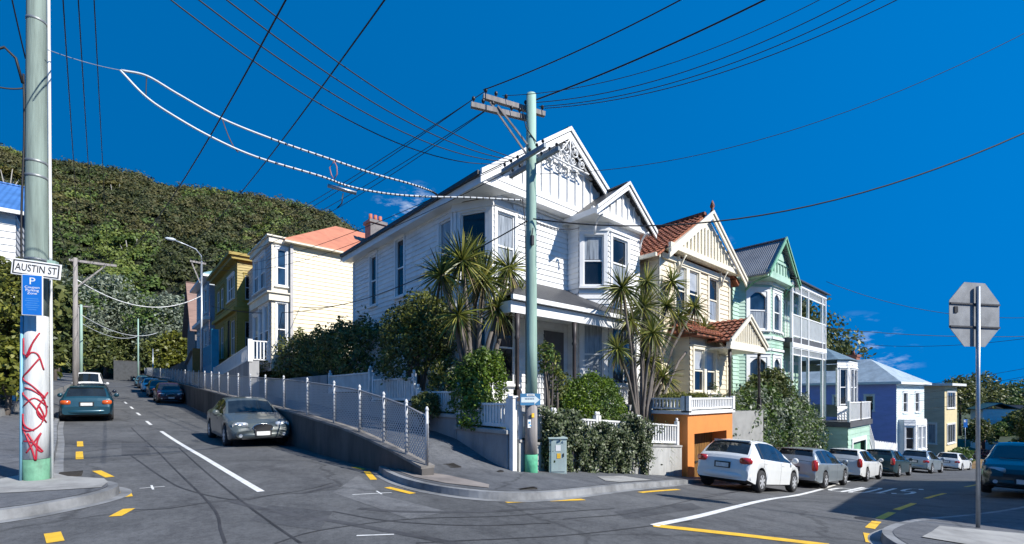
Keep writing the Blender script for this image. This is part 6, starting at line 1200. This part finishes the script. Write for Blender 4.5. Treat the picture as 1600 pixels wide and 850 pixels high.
# --- the big pole at the left
pb = at(57, 746, 7.15); zb = g(pb.x, pb.y) + .13
LP = thing('utility_pole', 'big grey green pole at left with white lower half and red graffiti', 'utility pole', (pb.x, pb.y, zb))
K7 = 7.15 / 711.
yaw = math.atan2(-pb.y, -pb.x) + math.pi / 2                      # local -y looks back along the street towards the eye
prof = lambda z: .152 - .0052 * z
b = MB(); seg = lambda z0, z1, n: [(prof(z0 + (z1 - z0) * k / n), z0 + (z1 - z0) * k / n) for k in range(n + 1)]
b.lathe(seg(2.58, 9.6, 8), (0, 0, 0), 20); b.build('shaft', WOODG, LP); b = MB(); b.lathe(seg(.34, 2.575, 4), (0, 0, 0), 20); b.build('white_band', PWHT, LP); b = MB(); b.lathe(seg(-.3, .335, 2), (0, 0, 0), 20); b.build('green_base', PGRN, LP)
def pol(az, z, dr): a = yaw - math.pi / 2 + az; r = prof(z) + dr; return Vector((r * math.cos(a), r * math.sin(a), z))
for z in (3.45, 4.75, 4.98, 7.2): b = MB(); b.lathe([(prof(z) + .004, z - .02), (prof(z) + .007, z - .018), (prof(z) + .007, z + .018), (prof(z) + .004, z + .02)], (0, 0, 0), 20); b.build('strap', STRAP_, LP)
b = MB(); b.tube([pol(1.42, z, .024) for z in (.0, 2, 4, 6, 8, 9.5)], .022, 6); b.build('conduit', WCOND, LP)
b = MB(); b.tube([pol(-1.45, z, .02 + .012 * math.sin(z * 2)) for z in np.linspace(2.2, 6.3, 12)], .014, 5); b.build('cable', CBL, LP); b = MB(); b.tube([pol(-1.42, z, .018) for z in (.0, 1.2, 2.55)], .019, 6); b.build('conduit', paint('pale blue conduit', (.20, .42, .55), .5), LP)
b = MB(); hp = [pol(-1.4, 6.15, .03), pol(-1.5, 6.5, .10), pol(-1.6, 6.62, .22), pol(-1.6, 6.5, .34), pol(-1.6, 6.62, .45), pol(-1.6, 6.9, .6)]; b.tube(hp, .02, 6); b.build('cable', CBL, LP)
# graffiti: strokes wrapped on the pole, read off the photograph in (px, py)
def on_pole(px, py): z = (617 - py) * K7 + 1.63 - zb; r = prof(z); s = max(-.95, min(.95, ((px - 57) * K7 / 1.42) / r)); return pol(math.asin(s), z, .0035)
b = MB()
for st in ([(37, 530), (36, 550), (44, 556), (52, 536), (62, 521), (50, 540), (42, 560), (50, 552), (60, 556), (68, 578)], [(36, 590), (48, 577), (62, 560), (46, 580), (37, 592), (52, 604), (70, 622), (52, 610), (40, 606)], [(74, 613), (58, 640), (66, 655), (72, 645), (70, 630), (64, 618)], [(35, 648), (36, 668), (48, 672), (62, 664), (68, 650), (60, 632)], [(37, 668), (50, 700), (56, 718), (58, 690), (64, 676), (52, 692), (42, 706)], [(44, 676), (60, 702), (66, 704), (52, 690), (38, 688)], [(36, 646), (40, 664), (54, 672)], [(34, 613), (50, 630), (72, 660)], [(38, 634), (54, 622), (74, 636)]):
    b.tube([on_pole(p.x, p.y) for p in smooth3([Vector((x, y, 0)) for x, y in st], 5)], .0115, 5)
b.build('graffiti', GRF, LP)
# signs strapped to it
def facing(px, py, d, turn=0): p = at(px, py, d); return p
ang = math.atan2(-pb.x, pb.y)                                      # facing the eye
SG = thing('street_sign', 'white AUSTIN ST street sign with black border on the big left pole', 'street sign', at(57, 420.5, 6.90), ang * 0 - .32)
SG.rotation_euler.y = R_(4.5); w, h = .285, .122
b = MB(); b.box(-w, 0, -h, w, .02, h); b.build('plate', WSIGN, SG, bevel=.008); b = MB()
for (x0, z0, x1, z1) in ((-w + .02, h - .034, w - .02, h - .02), (-w + .02, -h + .02, w - .02, -h + .034), (-w + .02, -h + .034, -w + .034, h - .034), (w - .034, -h + .034, w - .02, h - .034)): b.box(x0, -.004, z0, x1, .0, z1)
b.build('border', BLKT, SG); text(SG, 'AUSTIN ST', .155, (0, -.003, -.004), (R_(90), 0, 0), BLKT, sx=.64); b = MB(); b.box(.10, .02, -.02, .2, .12, .17); b.build('bracket', SGREEN, SG)
SG = thing('parking_sign', 'blue parking sign with white P under the street sign on the left pole', 'parking sign', at(50.5, 461, 6.87), -.32); w, h = .122, .31; b = MB(); b.box(-w, 0, -h, w, .015, h); b.build('plate', WSIGN, SG, bevel=.006); b = MB(); b.box(-w + .012, -.003, -h + .012, w - .012, 0, h - .012); b.build('face', BSIGN, SG)
text(SG, 'P', .15, (0, -.004, .205), (R_(90), 0, 0), WTXT)
for k, s in enumerate(('Coupon', 'Parking', 'Zone')): text(SG, s, .052, (0, -.004, .115 - .045 * k), (R_(90), 0, 0), WTXT)
b = MB()
for k in range(6): wd = (.07, .08, .06, .08, .068, .05)[k]; b.box(-wd, -.0045, -.06 - .033 * k, wd, -.003, -.052 - .033 * k)
b.build('fine_print', paint('faint sign print', (.08, .26, .60), .5), SG)
# --- the timber pole on the corner
cb = ground_at(830, 747); zc = g(cb.x, cb.y) + .12; dC = (cb - EYE).dot(FW); top = at(829, 148, dC).z - zc
CP = thing('utility_pole', 'tall mint green timber pole with crossarms on the corner before the white house', 'utility pole', (cb.x, cb.y, zc))
pr = lambda z: .150 - .0042 * z
b = MB(); b.lathe([(pr(z), z) for z in (1.72, 3, 5, 7, top)], (0, 0, 0), 18); b.build('shaft', SGREEN, CP); b = MB(); b.lathe([(pr(z) - .001, z) for z in (.44, 1.0, 1.715)], (0, 0, 0), 18); b.build('bare_band', WOODW, CP); b = MB(); b.lathe([(pr(z) + .004, z) for z in (-.2, .2, .44)], (0, 0, 0), 18); b.build('green_base', paint('bright green pole base', (.10, .42, .24), .75, .25, 4), CP)
cl_ = lambda p: p - Vector((cb.x, cb.y, zc))
arms = {}
for nm, a, c in (('top', at(755, 151, dC - .25), at(851, 179, dC + .32)), ('second', at(736, 164, dC - .35), at(828, 186, dC + .1))):
    b = MB(); b.bar(cl_(a), cl_(c), .09, .11); o = b.build('crossarm', WOODW, CP); arms[nm] = (a, c)
    for f in (.04, .2, .36, .68, .82, .96): b = MB(); b.lathe([(.012, 0), (.012, .06), (.035, .07), (.042, .11), (.03, .14), (.012, .15)], cl_(a.lerp(c, f)) + Vector((0, 0, .055)), 8); b.build('insulator', BLK, o)
for nm, a, c in (('low', at(785, 268, dC + .6), at(852, 227, dC - .6)), ('lower', at(797, 276, dC + .75), at(874, 232, dC - .45))):
    b = MB(); b.bar(cl_(a), cl_(c), .075, .09); o = b.build('crossarm', paint('blue grey crossarm', (.28, .32, .35), .7, .2), CP); arms[nm] = (a, c)
    for f in (.06, .22, .38, .66, .82, .95): b = MB(); b.lathe([(.012, 0), (.012, .05), (.035, .06), (.035, .10), (.012, .12)], cl_(a.lerp(c, f)) + Vector((0, 0, .045)), 8); b.build('insulator', BLK, o)
for a, c in ((at(766, 160, dC - .2), at(822, 240, dC - .1)), (at(778, 166, dC - .2), at(824, 226, dC - .1))): b = MB(); b.bar(cl_(a), cl_(c), .035, .035); b.build('brace', WOODW, CP)
b = MB(); q = cl_(at(831, 375, dC - .16)); b.box(q.x - .035, q.y - .04, q.z - .12, q.x + .035, q.y + .02, q.z + .1); b.tube([q + Vector((0, 0, .1)), q + Vector((.02, -.02, .28))], .012, 5); b.build('fuse_box', BLK, CP)
b = MB(); b.tube([cl_(at(816, 310, dC - .1)), cl_(at(820, 340, dC - .14)), cl_(at(822, 420, dC - .14)), cl_(at(822, 600, dC - .15))], .012, 5); b.build('cable', CBL, CP); b = MB(); b.tube([cl_(at(815, 165, dC)), cl_(at(822, 200, dC - .15)), cl_(at(838, 222, dC - .1))], .012, 5); b.build('cable', CBL, CP)
SG = thing('direction_sign', 'blue and white arrow sign pointing right on the corner timber pole', 'sign', at(829, 624, dC - .17), -.25); b = MB(); w, h = .265, .135; b.box(-w, 0, -h, w, .015, h); b.build('plate', paint('sign blue', (.03, .15, .30), .5), SG); b = MB(); b.prism([(-w + .02, -.001, -.07), (.1, -.001, -.07), (.1, -.001, -.11), (w - .02, -.001, -.01), (.1, -.001, .09), (.1, -.001, .05), (-w + .02, -.001, .05)], (0, -.004, 0)); b.build('arrow', paint('pale sign blue', (.50, .58, .62), .5), SG)
b = MB(); b.box(-.10, -.005, .075, .10, -.001, .125); b.build('panel', WSIGN, SG); b = MB(); [b.box(x0, -.008, z, x1, -.0055, z + .022) for x0, x1, z in ((-.15, -.09, .0), (-.08, -.035, .0), (-.025, .04, .0), (.05, .09, .0), (-.08, .08, .09))]; b.build('lettering', paint('sign print', (.04, .08, .14), .5), SG)
for (px, py, w, h, mt, lb) in ((833, 649, .036, .048, YE, 'small yellow sticker on the corner pole'), (828, 662, .055, .095, WSIGN, 'white notice with blue drawing stapled to the corner pole')):
    t = thing('sticker' if w < .05 else 'notice', lb, 'notice', at(px, py, dC - .16), -.1); b = MB(); n = 5
    for k in range(n): x0, x1 = -w + 2 * w * k / n, -w + 2 * w * (k + 1) / n; f = lambda x: .15 - math.sqrt(.15 ** 2 - x * x); b.hexa([(x0, f(x0), -h), (x1, f(x1), -h), (x1, f(x1) + .006, -h), (x0, f(x0) + .006, -h)], [(x0, f(x0), h), (x1, f(x1), h), (x1, f(x1) + .006, h), (x0, f(x0) + .006, h)])
    b.build('sheet', mt, t)
    if w > .05: b = MB(); b.box(-.035, -.006, .0, .01, .0, .05); b.box(-.01, -.006, -.06, .035, .0, -.03); b.build('drawing', paint('notice blue', (.08, .30, .55), .5), t)
# --- stop sign seen from behind
p0 = ground_at(1528, 838); zs = g(p0.x, p0.y) + .14; dS = (p0 - EYE).dot(FW)
ST = thing('stop_sign', 'grey back of octagonal stop sign on slim steel pole at right kerb', 'road sign', (p0.x, p0.y, zs)); zt = at(1528, 440, dS).z - zs
b = MB(); b.tube([(0, 0, -.1), (.0, .0, zt - .08)], .028, 10); b.build('pole', GAL, ST); zc_ = at(1530, 491, dS).z - zs; R8 = .56
b = MB(); n8 = 8; a8 = [(R8 * math.sin(math.pi / 8 + k * math.pi / 4), R8 * math.cos(math.pi / 8 + k * math.pi / 4)) for k in range(8)]
# the plate faces +x (towards the drivers coming up the street), turned a little so its back shows to us
o = MB(); o.prism([(.045, y, zc_ + z) for y, z in a8], (.008, 0, 0)); pl_ = o.build('plate', paint('bare aluminium sign back', (.26, .27, .28), .6, .2, 4), ST)
o = MB(); o.prism([(.0535, y * .97, zc_ + z * .97) for y, z in a8], (.002, 0, 0)); o.build('front_face', paint('stop sign red', (.55, .02, .02), .4), ST)
tx = text(ST, 'STOP', .26, (.058, 0, zc_), (R_(90), 0, R_(90)), WTXT)
for dz in (.17, -.2): o = MB(); o.bar((.035, -.51, zc_ + dz), (.035, .51, zc_ + dz), .02, .025); o.build('rail', paint('dark sign rail', (.06, .06, .065), .5), ST)
o = MB(); o.box(.030, .36, zc_ + .02, .044, .43, zc_ + .12); o.build('sticker', BLK, ST); ST.rotation_euler.z = R_(60)
# --- small parking signs down the street
for (px, py, top_, d0, lb, s) in ((1347, 735, 638, 34, 'small blue parking sign on a thin pole before the white board fence', 1), (1508, 716, 655, 56, 'small blue parking sign on a thin pole by the pale yellow wall', 1)):
    p = at(px, top_, d0); zz = g(p.x, p.y); t = thing('parking_sign', lb, 'parking sign', (p.x, p.y, zz), R_(-45)); H_ = p.z - zz; b = MB(); b.tube([(0, 0, -.1), (0, 0, H_)], .03, 6); b.build('pole', GAL, t); b = MB(); b.box(-.22, -.05, H_ - 1.0, .22, -.03, H_); b.build('plate', BSIGN, t); b = MB(); b.box(-.19, -.056, H_ - .36, -.1 + .16, -.05, H_ - .08); b.build('panel', WTXT, t); tg = text(t, 'P', .26, (.02, -.058, H_ - .22), (R_(90), 0, 0), BSIGN)
# --- poles up the left-hand street
GP_ = 'poles up the left-hand street'
def street_pole(px, top_py, d, label, arm=1.9, r=.12, mat=WOODW, side=1, brace=True):
    p = at(px, top_py, d); zz = g(p.x, p.y) + .2; H_ = p.z - zz; t = thing('utility_pole', label, 'utility pole', (p.x, p.y, zz), 0, GP_); b = MB(); b.lathe([(r, -.3), (r * .9, H_ * .5), (r * .75, H_)], (0, 0, 0), 10); b.build('shaft', mat, t)
    if arm: b = MB(); b.bar((-.25 * side, 0, H_ - .15), ((arm - .25) * side, 0, H_ - .12), .10, .12); c = b.build('crossarm', WOODW, t); [(lambda q: (q.lathe([(.012, 0), (.04, .05), (.012, .14)], ((-.15 + arm * .28 * k) * side, 0, H_ - .07), 7), q.build('insulator', BLK, c)))(MB()) for k in range(4)]
    if arm and brace: b = MB(); b.bar((.08 * side, 0, H_ - 1.5), (arm * .62 * side, 0, H_ - .2), .05, .07); b.build('brace', WOODW, t)
    return t, p
pA, tA = street_pole(118, 403, 24, 'wooden pole with one sided crossarm right of the big left pole')
street_pole(127, 476, 43, 'thinner pole behind the one with the crossarm', .9, .13, SGREEN, 1, False); street_pole(121.5, 480, 36, 'plain wooden pole just behind the crossarm pole', .0, .11)
street_pole(216, 498, 68, 'slim pale green pole on the right near the street end', 0, .11, SGREEN); street_pole(239, 545, 60, 'short grey pole above the netting fence', .0, .07, GAL)
t, tL = street_pole(315, 408, 31, 'galvanised lamp standard with curved arm over the parked cars', .9, .085, GAL, -1, True); t['category'] = 'street lamp'; t.name = 'street_lamp'
Hh = tL.z - t.location.z; b = MB(); b.tube([(0, 0, Hh - .1), (-.02, 0, Hh + .35), (-.35, -.1, Hh + .72), (-1.0, -.2, Hh + .9), (-1.55, -.3, Hh + 1.02)], .045, 7); am = b.build('lamp_arm', GAL, t); b = MB(); b.lathe([(.02, -.32), (.09, -.2), (.11, .1), (.05, .26)], (-1.7, -.33, Hh + 1.03), 8, axis='x'); b.build('lamp_head', paint('lamp head', (.5, .55, .58), .4), am)
# ---- wires: real spans between real points
def wire(label, a, c, sag=.3, r=.011, mat=CBL, n=22, name='overhead_wire', cat='wire', group=None, via=None):
    a = Vector(a); c = Vector(c); o_ = a.lerp(c, .5); pts = []
    for k in range(n + 1):
        f = k / n; p = a.lerp(c, f); p.z -= sag * 4 * f * (1 - f); pts.append(p - o_)
    b = MB(); b.tube(pts, r, 5); o = b.build(name, mat, None, loc=o_); return tag(o, label, cat, group)
ta, tb = arms['top']; sa, sb = arms['second']; la, lb_ = arms['low']; ma, mb_ = arms['lower']
up = Vector((0, 0, .15))
# fan from the low crossarms up over the street to the left, out of the picture
for k, ((px, py), f, s) in enumerate((((232, -2), .1, .95), ((274, -2), .35, .75), ((318, -2), .6, .6), ((362, -2), .85, .45))):
    wire('wire of the upper left fan, %s counted from the left along the top edge' % ('first', 'second', 'third', 'fourth')[k], at(px - 60, py - 75, 5.2), la.lerp(lb_, .05 + .3 * f) + up, s * .75, .0095)
# the two lines that cross overhead and run far up the left-hand street
wire('dark wire plunging from the top edge toward the crossarm pole, left of two', at(505, -110, 5.5), tA + Vector((1.2, 0, .05)), 1.1, .0115); wire('dark wire plunging from the top edge toward the hillside, right of two', at(690, -125, 5.5), at(262, 395, 40), 1.2, .0125)
# three near-vertical lines beside the big left pole
for k, (px0, px1) in enumerate(((98, 120), (122, 129), (147, 147))): wire('near vertical wire right of the big left pole, %s of three' % ('left', 'middle', 'right')[k], at(px0 - 2, -40, 6.0 + .3 * k), tA + Vector((.2 + .55 * k, 0, .05)), .25, .008)
wire('thin slack wire hanging close along the right side of the big left pole', at(62, 260, 7.3), tA + Vector((.0, .0, -.6)), .2, .007)
wire('wire slanting into the big left pole from the top left corner', at(6, -60, 6.4), at(40, 92, 7.1), .02, .009); wire('short wire meeting the big left pole from the left edge', at(-30, 86 + 40, 6.6), at(36, 138, 7.0), .05, .012)
# lines from the crossarms over the white house corner to the lamp standard
lamp_arm = tL + Vector((-.5, 0, -.1))
for k, (p, dz, s, nm) in enumerate(((ta.lerp(tb, .04) + up, .06, .45, 'highest'), (ta.lerp(tb, .36) + up, .06, .7, 'second'), (sa.lerp(sb, .04) + up, .03, .55, 'third'), (sa.lerp(sb, .4) + up, .03, .85, 'fourth'), (la + up, -.25, .75, 'fifth'), (ma + up, -.3, 1.05, 'lowest'))): wire('wire from the corner pole crossarms to the lamp standard, %s of six' % nm, p, lamp_arm + Vector((.16 * k, 0, dz)), s, .0095)
# lines leaving the corner pole to the upper right
for k, (p, (px, py), s, r, nm) in enumerate(((ta + up, (1085, -2), .12, .0125, 'steep wire from the left crossarm tip to the top edge'), (tb.lerp(ta, .3) + up, (1195, -2), .12, .017, 'thick steep cable from the corner pole top to the top edge'), (ta.lerp(tb, .3) + up, (1262, -4), .5, .007, 'thin wire of the right upper bundle, first from the left'), (ta.lerp(tb, .7) + up, (1300, -4), .5, .0085, 'thin wire of the right upper bundle, second from the left'), (tb.lerp(ta, .1) + up, (1332, -4), .5, .0085, 'thin wire of the right upper bundle, third from the left'), (tb + up, (1362, -4), .5, .0085, 'thin wire of the right upper bundle, rightmost'))):
    e = at(px + (px - 850) * .25, py - 42, 8.0); wire(nm, p, e, s, r)
# long sagging lines at the right
wire('thin wire sagging from behind the corner pole up to the right edge', at(838, 272, dC), at(1680, 10, 8.5), .75, .0065); wire('thick black cable sweeping from the corner pole past the gables to the right edge', at(833, 342, dC - .15), at(1690, 165, 9), .95, .0165)
wire('short black service lead from the corner pole to the bay gable of the white house', at(833, 345, dC - .1), at(905, 356, 15.2), .12, .014)
wire('black service cable sagging from the corner pole across the shaded wall and cream house', at(824, 345, dC - .1), at(462, 478, 27.6), .75, .016); wire('slack cable on the cream house wall below the others', at(560, 470, 22), at(330, 478, 32), .55, .02, n=16)
wire('wire from the green house roof to the right behind the stop sign', at(1291, 440, 28), at(1680, 492, 24), .9, .014); wire('wire between green house and right edge, level with its balcony', at(1290, 512, 28), at(1680, 523, 26), .3, .017); wire('wire between conifer and right edge just below the stop sign plate', at(1360, 539, 34), at(1680, 517, 26), .4, .015)
for k, (y0, y1) in enumerate(((604, 571), (614, 583), (622, 594), (634, 606))): wire('service wire over the periwinkle roof toward the right edge, %s of four' % ('top', 'second', 'third', 'lowest')[k], at(1335 + 25 * k, y0 + 9, 45), at(1690, y1 - 12, 28), .25, .014)
# pale cables looping across the left-hand street further up
wire('pale cable looping from the crossarm pole across the street to the lamp standard', at(120, 437, 24), at(315, 462, 31), 1.1, .028, WCOND); wire('second pale cable across the street lower down', at(127, 492, 40), at(246, 520, 60), 1.0, .04, WCOND); wire('third pale cable across the street, lowest and farthest', at(127, 505, 43), at(216, 525, 68), .8, .04, WCOND)
# --- the trolley wire bridle: two white strands of spacer cable
eL = at(75, 78, 7.1); j0 = at(189, 110, 8.1)
wire('thin stay wire from the big left pole to the white twin cable', eL, j0, .03, .007, GAL)
def twin(label, pts, bands=True):
    pts = [Vector(p) for p in pts]; o_ = pts[len(pts) // 2].copy(); P = smooth3(pts, 8); t = thing('tram_cable', label, 'cable', o_); b = MB(); b.tube([p - o_ for p in P], .019, 6); b.build('strand', WCOND, t)
    s = MB(); d = 0
    for a, c in zip(P, P[1:]):
        L_ = (c - a).length; n = max(1, int(L_ / .14))
        for k in range(n):
            p = a.lerp(c, (k + .5) / n) - o_
            if (p + o_ - pts[0]).length > 2.4: q = (c - a).normalized() * .012; s.tube([p - q, p + q], .0225, 6)
    s.build('binding', BLK, t); return t
dd_ = lambda px: 8.0 + (px - 180) / 640. * (dC - 8.0)
twin('upper white banded cable of the twin span toward the corner pole', [at(x, y, dd_(x) + .15) for x, y in ((190, 110), (230, 119), (278, 147), (348, 186), (430, 219), (520, 250), (582, 271), (640, 287), (672, 298), (684, 305))]); twin('lower white banded cable of the twin span toward the corner pole', [at(x, y, dd_(x)) for x, y in ((188, 110), (228, 151), (270, 180), (330, 214), (400, 245), (500, 275), (545, 291), (600, 302), (660, 307), (740, 309), (818, 313))])
for k, (a, c, lb) in enumerate((((229, 121), (228, 150), 'left spacer rod joining the two white cables'), ((348, 188), (372, 238), 'curved tan jumper hanging between the two white cables'))): wire(lb, at(*a, dd_(a[0]) + .1), at(*c, dd_(c[0])), .0 if k == 0 else .08, .009, BRN if k else BLK, 8, 'jumper_wire')
b = MB(); o_ = at(522, 255, dd_(522)); b.tube([at(522, 252, dd_(522)) - o_, at(515, 262, dd_(522)) - o_, at(518, 274, dd_(522)) - o_, at(522, 280, dd_(522)) - o_, at(527, 272, dd_(522)) - o_, at(526, 260, dd_(522)) - o_, at(522, 252, dd_(522)) - o_], .013, 6); tag(b.build('jumper_wire', paint('pinkish jumper', (.35, .16, .16), .5), None, loc=o_), 'pinkish loop between the two white cables left of the white house', 'wire')
t = thing('cable_hanger', 'grey bar hanging under the lower white cable left of the white house', 'cable hanger', at(535, 294, dd_(535) + .1)); b = MB(); b.tube([at(512, 290, dd_(535)) - t.location, at(557, 302, dd_(535) + .2) - t.location], .04, 8); b.build('bar', GAL, t); b = MB(); b.tube([at(536, 302, dd_(535)) - t.location, at(534, 318, dd_(535)) - t.location, at(527, 325, dd_(535)) - t.location], .013, 5); b.build('tail', BLK, t)
